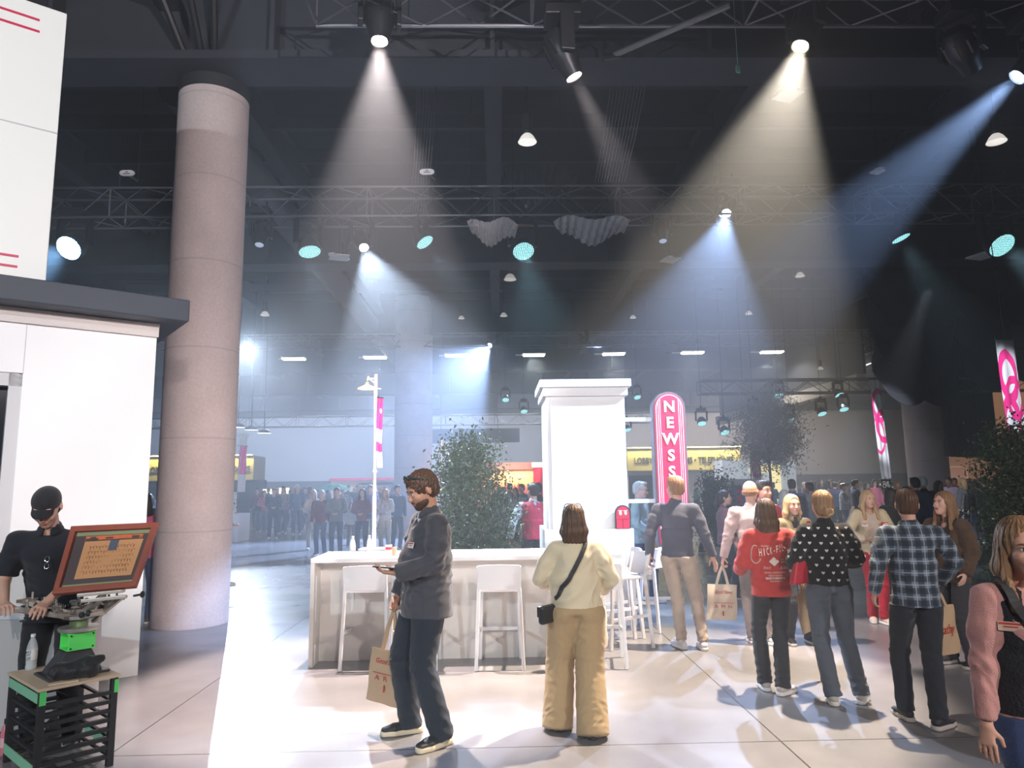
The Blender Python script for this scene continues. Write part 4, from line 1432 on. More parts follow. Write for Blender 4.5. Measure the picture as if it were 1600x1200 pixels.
# small kiosk and fridge behind the sign, blue box
p = at(1163, 748, 22)
t = thing('display_cooler', 'blue-and-white display cooler under the olive tree', 'cooler', (p.x, 22, 0))
MB().box((0, 0.35, 0.9), (1.0, 0.7, 1.8)).build('cabinet', mat('pale_blue_metal', (0.55, 0.62, 0.7), 0.5), t)
MB().box((-0.05, -0.01, 1.2), (0.75, 0.02, 0.8)).build('blue_panel', mat('blue_panel', (0.12, 0.16, 0.42), 0.4), t)
g = MB()
for k_ in range(3):
    g.sphere((-0.2, -0.03, 0.95 + 0.24 * k_), 0.09, 10, 6, (1, 0.3, 1))
g.build('red_dots', RED, t)
p = at(1188, 745, 30)
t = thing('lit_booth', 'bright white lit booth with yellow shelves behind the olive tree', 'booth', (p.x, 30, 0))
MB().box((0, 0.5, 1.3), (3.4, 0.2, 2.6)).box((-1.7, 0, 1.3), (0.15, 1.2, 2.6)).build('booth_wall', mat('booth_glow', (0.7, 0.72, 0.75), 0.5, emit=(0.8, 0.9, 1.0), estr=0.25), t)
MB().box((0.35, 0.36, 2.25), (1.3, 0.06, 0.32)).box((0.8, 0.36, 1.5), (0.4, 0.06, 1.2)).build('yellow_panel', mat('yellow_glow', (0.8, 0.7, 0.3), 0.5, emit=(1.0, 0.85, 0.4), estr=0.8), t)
p = at(1182, 722, 21)
t = thing('pole_banner', 'small red-and-white striped banner in front of the lit booth', 'banner', (p.x, 21, p.z + 0.4), 0.2)
wavy_banner(0.3, 1.0, 'banner_cloth', swirl_mat('small_banner_print', [(0, -0.25, 0.12, 0.06, 1), (0, -0.65, 0.16, 0.06, 1)]), t, 0.03)
MB().tube([(-0.2, 0, -p.z - 0.4), (-0.2, 0, 0.3)], 0.025, 8).bar((-0.2, 0, 0), (0.16, 0, 0), 0.02).build('post', WHITE_GLOSS, t)
# thin dark lamp post with tiny tree-side lights beside the first tree
p = at(690, 687, 14)
t = thing('white_post', 'thin white post with two little lamps behind the bushy tree', 'post', (p.x, 14, 0))
MB().cyl((0, 0, 0), (0, 0, p.z), 0.035, 10).bar((-0.12, 0, p.z - 0.2), (0.12, 0, p.z - 0.2), 0.03).bar((0, 0, p.z - 0.05), (0.7, 0, p.z - 0.05), 0.015).build('post_shaft', WHITE_GLOSS, t)
# ------------------------------------------------------------ figure modelling: blended solids turned into one smooth surface
def unit(v):
    v = np.asarray(v, float)
    return v / (np.linalg.norm(v) + 1e-12)


class Field:
    def __init__(self, lo, hi, h):
        self.h = h
        self.lo = np.array(lo, float)
        self.n = np.maximum(4, np.ceil((np.array(hi) - self.lo) / h).astype(int) + 1)
        self.a = np.full(self.n, 0.5, np.float32)
        self.ax = [(self.lo[i] + np.arange(self.n[i]) * h).astype(np.float32) for i in range(3)]

    def _slice(self, lo, hi):
        i0 = np.clip(np.floor((lo - self.lo) / self.h).astype(int), 0, self.n)
        i1 = np.clip(np.ceil((hi - self.lo) / self.h).astype(int) + 1, 0, self.n)
        return i0, i1

    def _comb(self, i0, i1, fn, k, op):
        if np.any(i1 <= i0):
            return
        X = self.ax[0][i0[0]:i1[0], None, None]
        Y = self.ax[1][None, i0[1]:i1[1], None]
        Z = self.ax[2][None, None, i0[2]:i1[2]]
        d = fn(X, Y, Z)
        s = self.a[i0[0]:i1[0], i0[1]:i1[1], i0[2]:i1[2]]
        if op == 'sub':
            d = -d
            hh = np.clip(0.5 - 0.5 * (s - d) / k, 0, 1) if k > 0 else (d > s).astype(np.float32)
            r = s + (d - s) * hh + (k * hh * (1 - hh))
        else:
            if k > 0:
                hh = np.clip(0.5 + 0.5 * (s - d) / k, 0, 1)
                r = s + (d - s) * hh - k * hh * (1 - hh)
            else:
                r = np.minimum(s, d)
        self.a[i0[0]:i1[0], i0[1]:i1[1], i0[2]:i1[2]] = r

    def cone(self, a, b, ra, rb, k=0.02, u=None, cap=1.0, op='add'):
        """tapered limb a->b; ra, rb are (across, deep) radii; u = across direction"""
        a, b = np.array(a, float), np.array(b, float)
        ra = (ra, ra) if np.isscalar(ra) else ra
        rb = (rb, rb) if np.isscalar(rb) else rb
        w = b - a
        Ln = np.linalg.norm(w) + 1e-9
        w = w / Ln
        if u is None:
            u = np.array([1.0, 0, 0]) if abs(w[0]) < 0.9 else np.array([0, 1.0, 0])
        u = np.asarray(u, float)
        u = unit(u - w * u.dot(w))
        v = np.cross(w, u)
        R = max(*ra, *rb) * max(1.0, cap) + k + 3 * self.h
        i0, i1 = self._slice(np.minimum(a, b) - R, np.maximum(a, b) + R)

        def fn(X, Y, Z):
            x, y, z = X - a[0], Y - a[1], Z - a[2]
            q = x * w[0] + y * w[1] + z * w[2]
            t = np.clip(q / Ln, 0, 1)
            o = q - t * Ln
            pu = x * u[0] + y * u[1] + z * u[2]
            pv = x * v[0] + y * v[1] + z * v[2]
            ru = ra[0] + (rb[0] - ra[0]) * t
            rv = ra[1] + (rb[1] - ra[1]) * t
            mn = np.minimum(ru, rv)
            return (np.sqrt((pu / ru) ** 2 + (pv / rv) ** 2 + (o / (mn * cap)) ** 2) - 1) * mn
        self._comb(i0, i1, fn, k, op)

    def ell(self, c, r, k=0.02, R=None, op='add'):
        c = np.array(c, float)
        r = np.array(r if not np.isscalar(r) else (r, r, r), float)
        M = np.eye(3) if R is None else np.array(R, float)
        rr = r.max() + k + 3 * self.h
        i0, i1 = self._slice(c - rr, c + rr)

        def fn(X, Y, Z):
            x, y, z = X - c[0], Y - c[1], Z - c[2]
            p = x * M[0, 0] + y * M[1, 0] + z * M[2, 0]
            q = x * M[0, 1] + y * M[1, 1] + z * M[2, 1]
            s = x * M[0, 2] + y * M[1, 2] + z * M[2, 2]
            return (np.sqrt((p / r[0]) ** 2 + (q / r[1]) ** 2 + (s / r[2]) ** 2) - 1) * r.min()
        self._comb(i0, i1, fn, k, op)

    def half(self, c, n, k=0.0):
        """cut away everything on the side the normal points to"""
        n = unit(n)
        X = self.ax[0][:, None, None]
        Y = self.ax[1][None, :, None]
        Z = self.ax[2][None, None, :]
        d = (X - c[0]) * n[0] + (Y - c[1]) * n[1] + (Z - c[2]) * n[2]
        self.a = np.maximum(self.a, d.astype(np.float32))

    def mesh(self):
        A = self.a
        S = A < 0
        n = A.shape
        c = [S[i:n[0] - 1 + i, j:n[1] - 1 + j, k:n[2] - 1 + k] for i in (0, 1) for j in (0, 1) for k in (0, 1)]
        cnt = np.zeros(c[0].shape, np.int8)
        for x in c:
            cnt += x
        act = (cnt > 0) & (cnt < 8)
        I = np.argwhere(act)
        if len(I) == 0:
            return np.zeros((0, 3)), np.zeros((0, 4), int)
        idx = np.full(act.shape, -1, np.int32)
        idx[act] = np.arange(len(I))
        val = {}
        for i in (0, 1):
            for j in (0, 1):
                for k in (0, 1):
                    val[(i, j, k)] = A[I[:, 0] + i, I[:, 1] + j, I[:, 2] + k]
        P = np.zeros((len(I), 3))
        C = np.zeros(len(I))
        cs = list(val.keys())
        for p in cs:
            for axx in range(3):
                if p[axx] == 0:
                    q = list(p)
                    q[axx] = 1
                    q = tuple(q)
                    va, vb = val[p], val[q]
                    cr = (va < 0) != (vb < 0)
                    t = np.where(cr, va / np.where(cr, va - vb, 1), 0)
                    pt = np.array(p, float)[None, :] + t[:, None] * (np.array(q, float) - np.array(p, float))[None, :]
                    P += np.where(cr[:, None], pt, 0)
                    C += cr
        V = (I + P / C[:, None]) * self.h + self.lo
        Q = []
        for axx in range(3):
            sl0 = [slice(None)] * 3
            sl1 = [slice(None)] * 3
            sl0[axx] = slice(0, -1)
            sl1[axx] = slice(1, None)
            s0, s1 = S[tuple(sl0)], S[tuple(sl1)]
            E = np.argwhere(s0 != s1)
            b, cc = (axx + 1) % 3, (axx + 2) % 3
            ok = (E[:, b] > 0) & (E[:, cc] > 0) & (E[:, b] < n[b] - 1) & (E[:, cc] < n[cc] - 1)
            E = E[ok]
            f = []
            for (db, dc) in ((-1, -1), (0, -1), (0, 0), (-1, 0)):
                e = E.copy()
                e[:, b] += db
                e[:, cc] += dc
                f.append(idx[e[:, 0], e[:, 1], e[:, 2]])
            f = np.stack(f, 1)
            ins = s0[E[:, 0], E[:, 1], E[:, 2]]
            f = np.where(ins[:, None], f, f[:, ::-1])
            Q.append(f[(f >= 0).all(1)])
        return V, np.concatenate(Q)


def vnormals(V, Q):
    nrm = np.zeros_like(V)
    fn = np.cross(V[Q[:, 2]] - V[Q[:, 0]], V[Q[:, 3]] - V[Q[:, 1]])
    for i in range(4):
        np.add.at(nrm, Q[:, i], fn)
    return nrm / (np.linalg.norm(nrm, axis=1)[:, None] + 1e-12)


def mk(name, V, Q, m, parent, smooth=True, mi=None):
    me = bpy.data.meshes.new(name)
    me.vertices.add(len(V))
    me.vertices.foreach_set('co', V.astype(np.float32).ravel())
    me.loops.add(len(Q) * 4)
    me.loops.foreach_set('vertex_index', Q.astype(np.int32).ravel())
    me.polygons.add(len(Q))
    me.polygons.foreach_set('loop_start', np.arange(0, len(Q) * 4, 4, dtype=np.int32))
    me.polygons.foreach_set('loop_total', np.full(len(Q), 4, np.int32))
    ms = m if isinstance(m, (list, tuple)) else [m]
    for x in ms:
        me.materials.append(x)
    if mi is not None:
        me.polygons.foreach_set('material_index', mi.astype(np.int32))
    me.update(calc_edges=True)
    me.validate()
    if smooth:
        me.shade_smooth()
    o = bpy.data.objects.new(name, me)
    COL.objects.link(o)
    if parent is not None:
        o.parent = parent
    return o


def creases(V, Q, amp, seed, centers=(), base=0.35, wl=0.07):
    """fabric folds: ridged waves, stronger near the given centres (point, radius)"""
    rs = np.random.RandomState(seed)
    N_ = vnormals(V, Q)
    w = np.full(len(V), base)
    for c, r in centers:
        w += np.exp(-((V - np.array(c)) ** 2).sum(1) / (r * r))
    w = np.clip(w, 0, 1.3)
    f = np.zeros(len(V))
    warp = 0.6 * np.sin(V @ rs.normal(0, 14, 3) + rs.uniform(0, 6)) + 0.5 * np.sin(V @ rs.normal(0, 9, 3) + rs.uniform(0, 6))
    for i in range(5):
        k = unit([rs.normal(0, 0.7), rs.normal(0, 0.7), rs.normal(0, 1.0)]) * (2 * PI / (wl * rs.uniform(0.6, 1.6)))
        s = np.sin(V @ k * 0.5 + warp * 2.2 + rs.uniform(0, 6))
        f += (1 - 2 * np.abs(s)) * rs.uniform(0.5, 1)
    f /= 3.2
    return V + N_ * (amp * w * f)[:, None]


def ik(a, t, l1, l2, pole):
    a, t = np.array(a, float), np.array(t, float)
    d = t - a
    D = np.linalg.norm(d)
    D = min(D, (l1 + l2) * 0.999)
    w = unit(d)
    p = np.array(pole, float)
    p = unit(p - w * p.dot(w))
    x = (l1 * l1 - l2 * l2 + D * D) / (2 * D)
    y = math.sqrt(max(0, l1 * l1 - x * x))
    return a + w * x + p * y, a + w * D


def rotz(a):
    c, s = math.cos(a), math.sin(a)
    return np.array([[c, -s, 0], [s, c, 0], [0, 0, 1]])


def rotx(a):
    c, s = math.cos(a), math.sin(a)
    return np.array([[1, 0, 0], [0, c, -s], [0, s, c]])


def roty(a):
    c, s = math.cos(a), math.sin(a)
    return np.array([[c, 0, s], [0, 1, 0], [-s, 0, c]])


def skin_mat(name, c):
    return mat('skin_' + name, c, 0.5, vary=0.08, vscale=12, spec=0.4, bump=0.03, bscale=120)


SKIN = {'fair': skin_mat('fair', (0.62, 0.36, 0.27)), 'tan': skin_mat('tan', (0.52, 0.28, 0.19)), 'brown': skin_mat('brown', (0.22, 0.11, 0.07)), 'pale': skin_mat('pale', (0.68, 0.43, 0.35))}
LIPM = mat('lips', (0.45, 0.14, 0.13), 0.4)
EYEW = mat('eye_white', (0.75, 0.72, 0.70), 0.15)
IRIS = mat('iris', (0.04, 0.03, 0.025), 0.1)


def hair_mat(name, c):
    return mat('hair_' + name, c, 0.45, vary=0.55, vscale=45, stretch=(1, 1, 0.10), bump=0.5, bscale=90, spec=0.4)


HAIR = {'brown': hair_mat('brown', (0.085, 0.045, 0.026)), 'dark': hair_mat('dark', (0.022, 0.016, 0.014)), 'blonde': hair_mat('blonde', (0.50, 0.33, 0.17)),
        'dirty': hair_mat('dirty', (0.27, 0.16, 0.085)), 'grey': hair_mat('grey', (0.5, 0.49, 0.48)), 'sandy': hair_mat('sandy', (0.26, 0.14, 0.07)), 'redblond': hair_mat('redblond', (0.42, 0.21, 0.11))}


def cloth(name, c=(0.03, 0.03, 0.035), rough=0.85, b=0.35, bs=220, vary=0.10, vs=7, sheen=0.15):
    return mat('cloth_' + name, c, rough, bump=b, bscale=bs, vary=vary, vscale=vs, sheen=sheen, spec=0.25)


def person(label, P, hand_detail=True):
    """P: dict of pose, build and clothing. Local frame: the figure faces -Y, its left is +X."""
    h = P.get('h', 1.72)
    s = h / 1.785
    vox = P.get('vox', 0.006)
    det = vox < 0.011
    fem = P.get('fem', False)
    g = P.get('girth', 1.0)
    t = thing('person', label, 'person', P['loc'], P.get('rz', 0.0), P.get('group'))
    if P.get('group') is None and 'group' in t:
        del t['group']
    lean = P.get('lean', (0, 0))           # shoulders offset (x, y)
    pel = np.array([P.get('hipx', 0), P.get('hipy', 0), 0.955 - P.get('crouch', 0)]) * [1, 1, s]
    tw = P.get('twist', 0.0)
    sho = np.array([pel[0] + lean[0], pel[1] + lean[1], pel[2] + 0.485 * s - 0.5 * (lean[0] ** 2 + lean[1] ** 2)])
    shw = (0.165 if fem else 0.19) * s * P.get('shw', 1.0)
    hipw = 0.092 * s * (1.0 + 0.5 * (g - 1))
    Rt = rotz(tw)
    SL = sho + Rt @ np.array([shw, 0, 0.0])
    SR = sho + Rt @ np.array([-shw, 0, 0.0])
    HL, HR = pel + [hipw, 0, -0.03 * s], pel + [-hipw, 0, -0.03 * s]
    feet = P.get('feet', [(0.11, 0, 0.15), (-0.11, 0, -0.15)])     # (x, y, yaw) left then right
    zf = P.get('footz', [0, 0])
    AL = np.array([feet[0][0], feet[0][1] + 0.03, 0.085 * s + zf[0]])
    AR = np.array([feet[1][0], feet[1][1] + 0.03, 0.085 * s + zf[1]])
    kp = P.get('knee', (0, -1, 0))
    KL, AL = ik(HL, AL, 0.43 * s, 0.435 * s, P.get('kneeL', kp))
    KR, AR = ik(HR, AR, 0.43 * s, 0.435 * s, P.get('kneeR', kp))
    lu, lf = 0.285 * s, 0.255 * s
    arms = P.get('arms', [((0.26, -0.03, 0.86), (0.3, 1, 0)), ((-0.26, -0.03, 0.86), (-0.3, 1, 0))])
    EL, WL = ik(SL, np.array(arms[0][0]) * [1, 1, s], lu, lf, arms[0][1])
    ER, WR = ik(SR, np.array(arms[1][0]) * [1, 1, s], lu, lf, arms[1][1])
    nk = sho + np.array([0, 0.0, 0.055 * s])
    hp = P.get('hoff', (0, 0))
    hc = sho + np.array([hp[0], -0.015 * s + hp[1], 0.205 * s])
    HRm = rotz(P.get('hyaw', 0)) @ rotx(P.get('hpitch', 0)) @ roty(P.get('hroll', 0))
    hs = s * P.get('hscale', 1.0) * (1.03 if fem else 1.05)

    def hd(x, y, z):
        return hc + HRm @ (np.array([x, y, z]) * hs)
    hands = P.get('hands', [dict(), dict()])
    pts = np.array([SL, SR, HL, HR, AL, AR, KL, KR, EL, WL, ER, WR, hd(0, 0, .15), hd(0, 0, -.1)])
    lo, hi = pts.min(0) - 0.26, pts.max(0) + 0.26
    lo[2] = -0.03
    sk = P.get('skin', 'fair')
    J = dict(SL=SL, SR=SR, EL=EL, ER=ER, WL=WL, WR=WR, KL=KL, KR=KR, AL=AL, AR=AR, HL=HL, HR=HR, sho=sho, pel=pel, hc=hc, hd=hd, hs=hs, s=s, Rt=Rt, HRm=HRm, nk=nk)
    # ---------------- body
    F_ = Field(lo, hi, vox)
    ag = (0.9 if fem else 1.0) * (0.5 + 0.5 * min(g, 1.08))
    ux = Rt @ np.array([1, 0, 0])
    mid = (pel + sho) / 2 + [0, 0.0, 0]
    F_.cone(pel + [0, -0.01, 0.04 * s], mid, (0.115 * s * g, 0.082 * s * g), (0.105 * s * g, 0.075 * s * g), 0.04, u=ux)
    F_.cone(mid, sho + [0, 0.01, -0.10 * s], (0.12 * s * g, 0.085 * s * g), (0.14 * s, 0.09 * s), 0.04, u=ux)
    F_.cone(SL * 0.82 + SR * 0.18 - [0, 0, .03 * s], SR * 0.82 + SL * 0.18 - [0, 0, .03 * s], 0.048 * s, 0.048 * s, 0.035)
    F_.cone(sho + [0, 0.015, 0.0], hd(0, 0.02, -0.06), (0.055 * s * ag, 0.056 * s * ag), (0.048 * s * ag, 0.052 * s * ag), 0.03)
    for (S_, E_, W_) in ((SL, EL, WL), (SR, ER, WR)):
        F_.cone(S_, E_, 0.047 * s * ag, 0.037 * s * ag, 0.03)
        F_.cone(E_, W_, 0.037 * s * ag, (0.026 * s * ag, 0.022 * s * ag), 0.02)
    for (H_, K_, A_) in ((HL, KL, AL), (HR, KR, AR)):
        F_.cone(H_, K_, 0.078 * s * g ** .5, 0.05 * s, 0.03)
        F_.cone(K_, A_, (0.05 * s, 0.055 * s), 0.034 * s, 0.02)
    for A_, ft in ((AL, feet[0]), (AR, feet[1])):
        fd = rotz(ft[2]) @ np.array([0, -1, 0])
        F_.cone(A_ - [0, 0, .035 * s], A_ + fd * 0.12 * s - [0, 0, 0.05 * s], (.034 * s, .03 * s), (.036 * s, .016 * s), 0.01, u=rotz(ft[2]) @ np.array([1, 0, 0]))
    # head
    jw = P.get('jaw', 1.0) * (0.93 if fem else 1.0)
    F_.ell(hd(0, 0.012, 0.032), np.array([0.074, 0.094, 0.088]) * hs, 0.02, HRm)
    F_.ell(hd(0, -0.035, -0.035), np.array([0.060 * jw, 0.062, 0.070]) * hs, 0.03, HRm)
    F_.ell(hd(0, -0.066, -0.092), np.array([0.026 * jw, 0.024, 0.022]) * hs, 0.03, HRm)
    if det:
        F_.ell(hd(0, -0.070, 0.03), np.array([0.050, 0.024, 0.026]) * hs, 0.02, HRm)
        for sx in (-1, 1):
            F_.ell(hd(sx * 0.030, -0.098, 0.008), np.array([0.018, 0.013, 0.012]) * hs, 0.008, HRm, 'sub')
            F_.ell(hd(sx * 0.036, -0.070, -0.025), np.array([0.022, 0.020, 0.02]) * hs, 0.02, HRm)
            F_.ell(hd(sx * 0.030, -0.081, 0.006), np.array([0.0145, 0.0145, 0.0135]) * hs, 0.002, HRm)
            F_.ell(hd(sx * 0.077, 0.012, -0.004), np.array([0.008, 0.018, 0.030]) * hs, 0.006, HRm)
            F_.ell(hd(sx * 0.009, -0.103, -0.030), np.array([0.008, 0.010, 0.007]) * hs, 0.006, HRm)
        F_.cone(hd(0, -0.088, 0.014), hd(0, -0.112, -0.026), 0.0075 * hs, 0.011 * hs, 0.010)
        F_.ell(hd(0, -0.090, -0.054), np.array([0.024, 0.010, 0.008]) * hs, 0.010, HRm)
        F_.ell(hd(0, -0.088, -0.066), np.array([0.020, 0.010, 0.008]) * hs, 0.008, HRm)
    # hands
    handinfo = []
    for side, E_, W_, hinfo in ((1, EL, WL, hands[0]), (-1, ER, WR, hands[1])):
        d = unit(W_ - E_) if 'dir' not in hinfo else unit(hinfo['dir'])
        pn = np.array(hinfo.get('palm', (-side, 0, 0)), float)    # palm normal
        pn = unit(pn - d * pn.dot(d))
        lat = np.cross(d, pn) * 1.0
        th = hinfo.get('thumb', (0, -1, 0))                     # which way the thumb side lies
        if lat.dot(np.array(th, float)) < 0:
            lat = -lat
        k_ = s * (0.92 if fem else 1.0)
        pc = W_ + d * 0.045 * k_
        kn = W_ + d * 0.088 * k_
        curl = hinfo.get('curl', 0.35)
        if det:
            F_.cone(W_ + d * 0.006, kn - d * 0.006, (0.027 * k_, 0.016 * k_), (0.036 * k_, 0.013 * k_), 0.010, u=lat)
            for j, (off, ln) in enumerate(((0.031, 0.070), (0.0105, 0.079), (-0.0105, 0.073), (-0.031, 0.057))):
                p = kn + lat * off * k_ - d * 0.004 * abs(j - 1) * k_
                ang = curl * (0.55 + 0.08 * j) + hinfo.get('fold', 0.0)
                spread = (off * 1.6) * (1 - curl) * 4
                rr = (0.0092, 0.0094, 0.0090, 0.0080)[j] * k_
                a_ = 0.0
                for q, fr in enumerate((0.45, 0.31, 0.24)):
                    a_ += ang * (1.0, 1.25, 0.8)[q]
                    dd = unit(d * math.cos(a_) + pn * math.sin(a_) + lat * spread * 0.35)
                    p2 = p + dd * ln * fr * k_
                    F_.cone(p, p2, rr * (1 - .08 * q), rr * (1 - .08 * (q + 1)), 0.0028)
                    p = p2
            p = W_ + d * 0.022 * k_ + lat * 0.022 * k_ + pn * 0.005
            dd = unit(d * 0.70 + lat * 0.66 + pn * (0.25 + 0.6 * curl))
            p2 = p + dd * 0.042 * k_
            F_.cone(p, p2, 0.0125 * k_, 0.0105 * k_, 0.008)
            dd = unit(d * 0.92 + lat * (0.25 - 0.35 * curl) + pn * (0.25 + 0.7 * curl))
            p3 = p2 + dd * 0.034 * k_
            F_.cone(p2, p3, 0.0102 * k_, 0.0085 * k_, 0.003)
        else:
            F_.cone(W_, kn, (0.026 * k_, 0.016 * k_), (0.034 * k_, 0.013 * k_), 0.01, u=lat)
            F_.cone(kn, kn + unit(d + pn * curl) * 0.06 * k_, (0.034 * k_, 0.012 * k_), (0.026 * k_, 0.011 * k_), 0.01, u=lat)
        handinfo.append((pc, kn, d, pn, lat))
    J['hands'] = handinfo
    V, Q = F_.mesh()
    b = mk('body', V, Q, SKIN[sk], t)
    del F_
    # face parts
    if det:
        for sx in (-1, 1):
            g_ = MB()
            c = Vector(hd(sx * 0.030, -0.0835, 0.0065))
            R = Matrix([list(r) for r in HRm])
            g_.cur = 0
            g_.sphere((0, 0, 0), 0.0128 * hs, 12, 8)
            fv = R @ Vector((0, -1, 0))
            g_.v = [tuple(Vector(v) + c) for v in g_.v]
            g_.mi = []
            for f in g_.f:
                cc = sum((Vector(g_.v[i]) for i in f), Vector()) / len(f) - c
                g_.mi.append(1 if cc.normalized().dot(fv) > 0.86 else 0)
            g_.build('eye', [EYEW, IRIS], t, smooth=True)
            e = MB().tube([Vector(hd(sx * 0.014, -0.0965, 0.026)), Vector(hd(sx * 0.030, -0.0965, 0.031)), Vector(hd(sx * 0.047, -0.084, 0.027))],
                          [0.0035 * hs, 0.004 * hs, 0.0022 * hs], 6)
            e.build('eyebrow', HAIR[P.get('haircol', 'brown')], t, smooth=True)
            e = MB().tube([Vector(hd(sx * 0.016, -0.0955, 0.013)), Vector(hd(sx * 0.030, -0.0975, 0.0165)), Vector(hd(sx * 0.045, -0.087, 0.013))], [0.0012, 0.002, 0.0012], 5)
            e.build('eyelash', IRIS, t)
        l_ = MB().tube([Vector(hd(-0.022, -0.094, -0.0605)), Vector(hd(-0.010, -0.1015, -0.057)), Vector(hd(0.010, -0.1015, -0.057)), Vector(hd(0.022, -0.094, -0.0605))], [0.002, 0.0045, 0.0045, 0.002], 8)
        l_.tube([Vector(hd(-0.019, -0.094, -0.062)), Vector(hd(0, -0.101, -0.066)), Vector(hd(0.019, -0.094, -0.062))], [0.002, 0.005, 0.002], 8)
        l_.build('lips', LIPM, t, smooth=True)
    hair(P, t, J, det, vox)
    clothes(P, t, J, det, vox, lo, hi, g, fem, feet, zf)
    return t, J


def hair(P, t, J, det, vox):
    style = P.get('hair', 'short')
    hd, hs, HRm = J['hd'], J['hs'], J['HRm']
    hm_ = HAIR[P.get('haircol', 'brown')]
    if style == 'none':
        return
    v_ = max(vox * 0.9, 0.005)
    c = J['hc']
    long_ = style in ('long', 'longer', 'bob')
    F_ = Field(c - [0.2, 0.2, 0.5 if long_ else 0.24], c + [0.2, 0.24, 0.2], v_)
    E = lambda p, r, k=0.015, op='add': F_.ell(hd(*p), np.array(r) * hs, k, HRm, op)
    if style == 'cap':
        E((0, 0.012, 0.045), (0.082, 0.104, 0.084))
        E((0, -0.02, -0.082), (0.12, 0.17, 0.115), 0.006, 'sub')
        V, Q = F_.mesh()
        mk('cap_crown', V, Q, cloth('black_cap', (0.02, 0.02, 0.024)), t)
        g_ = MB()
        n = 14
        up = []
        for s_ in (0, 1):
            for r_ in (0.086, 0.155):
                for j in range(n + 1):
                    a = PI * 1.5 + (j / n - 0.5) * 1.9
                    rx = r_ if r_ > 0.1 else 0.078
                    up.append(Vector(hd(0.078 * math.cos(a) * (1 if r_ < 0.1 else 0.98), (0.0 + (r_ * math.sin(a))) * 1.0, 0.052 - (0.020 if r_ > 0.1 else 0) - s_ * 0.006 - 0.014 * abs(math.cos(a)))))
        q = 2 * (n + 1)
        fs = []
        for j in range(n):
            fs += [(j, j + 1, n + 2 + j, n + 1 + j), (q + j, q + n + 1 + j, q + n + 2 + j, q + j + 1), (n + 1 + j, n + 2 + j, q + n + 2 + j, q + n + 1 + j)]
        g_.add(up, fs).build('cap_brim', cloth('black_cap'), t, smooth=True)
        F_ = Field(c - [0.2, 0.2, 0.24], c + [0.2, 0.24, 0.2], v_)
        E = lambda p, r, k=0.015, op='add': F_.ell(hd(*p), np.array(r) * hs, k, HRm, op)
        E((0, 0.03, -0.02), (0.074, 0.082, 0.06))
        E((0, -0.08, -0.02), (0.10, 0.095, 0.12), 0.004, 'sub')
        V, Q = F_.mesh()
        mk('hair', V, Q, hm_, t)
        return
    if style == 'short':
        th = P.get('hairth', 0.0)
        E((0, 0.014, 0.040), (0.079 + th, 0.100 + th, 0.088 + th))
        E((0, 0.045, -0.01), (0.070 + th, 0.062 + th, 0.075))
        E((0, -0.055, 0.095), (0.055, 0.035, 0.028))
        E((0, -0.115, -0.035), (0.074, 0.085, 0.108), 0.006, 'sub')
        E((0, -0.05, -0.075), (0.12, 0.075, 0.078), 0.006, 'sub')
        E((0.085, 0.0, -0.01), (0.02, 0.025, 0.035), 0.004, 'sub')
        E((-0.085, 0.0, -0.01), (0.02, 0.025, 0.035), 0.004, 'sub')
        E((0, 0.02, -0.13), (0.12, 0.16, 0.07), 0.008, 'sub')
    elif style == 'bald':
        E((0, 0.03, -0.002), (0.0775, 0.082, 0.050))
        E((0, -0.075, 0.0), (0.11, 0.095, 0.14), 0.004, 'sub')
        E((0, 0.02, 0.09), (0.1, 0.13, 0.065), 0.01, 'sub')
    else:
        E((0, 0.014, 0.040), (0.084, 0.104, 0.092))
        E((0, 0.05, -0.02), (0.078, 0.068, 0.085))
        E((0, -0.122, 0.0), (0.066, 0.085, 0.108), 0.008, 'sub')
        if style == 'bun':
            E((0.0, 0.105, -0.045), (0.042, 0.036, 0.036), 0.010)
            E((0.01, 0.118, -0.062), (0.028, 0.026, 0.030), 0.006)
            E((0, 0.02, -0.155), (0.12, 0.15, 0.08), 0.008, 'sub')
        elif style == 'pony':
            F_.cone(hd(0, 0.10, 0.02), hd(0, 0.15, -0.10), 0.028 * hs, 0.032 * hs, 0.01)
            F_.cone(hd(0, 0.15, -0.10), hd(0, 0.13, -0.22), 0.032 * hs, 0.010 * hs, 0.01)
        else:
            ln = {'bob': 0.16, 'long': 0.25, 'longer': 0.33}[style]
            front = P.get('hairfront', True)
            for sx in (-1, 1):
                F_.cone(hd(sx * 0.062, -0.005, 0.03), hd(sx * 0.082, 0.01, -0.09), (0.024 * hs, 0.045 * hs), (0.028 * hs, 0.045 * hs), 0.015)
                zl = -ln if not front else -ln
                yf = -0.045 if front else 0.035
                F_.cone(hd(sx * 0.082, 0.01, -0.09), J['hc'] + np.array([sx * (0.085 if style != 'bob' else .075), 0.01, 0]) * hs + (J['Rt'] @ np.array([0, yf * 1.6, 0])) + [0, 0, zl * hs], (0.028 * hs, 0.042 * hs), (0.018 * hs, 0.026 * hs), 0.02)
            bk = J['Rt'] @ np.array([0, 1, 0])
            F_.cone(hd(0, 0.06, 0.0), hd(0, 0.07, -0.10), (0.076 * hs, 0.05 * hs), (0.082 * hs, 0.042 * hs), 0.02)
            F_.cone(hd(0, 0.07, -0.10), J['hc'] + bk * 0.085 + [0, 0, -ln * hs], (0.084 * hs, 0.042 * hs), (0.070 * hs, 0.026 * hs), 0.02)
            E((0, -0.120, -0.02), (0.060, 0.080, 0.115), 0.008, 'sub')
    V, Q = F_.mesh()
    if len(V) == 0:
        return
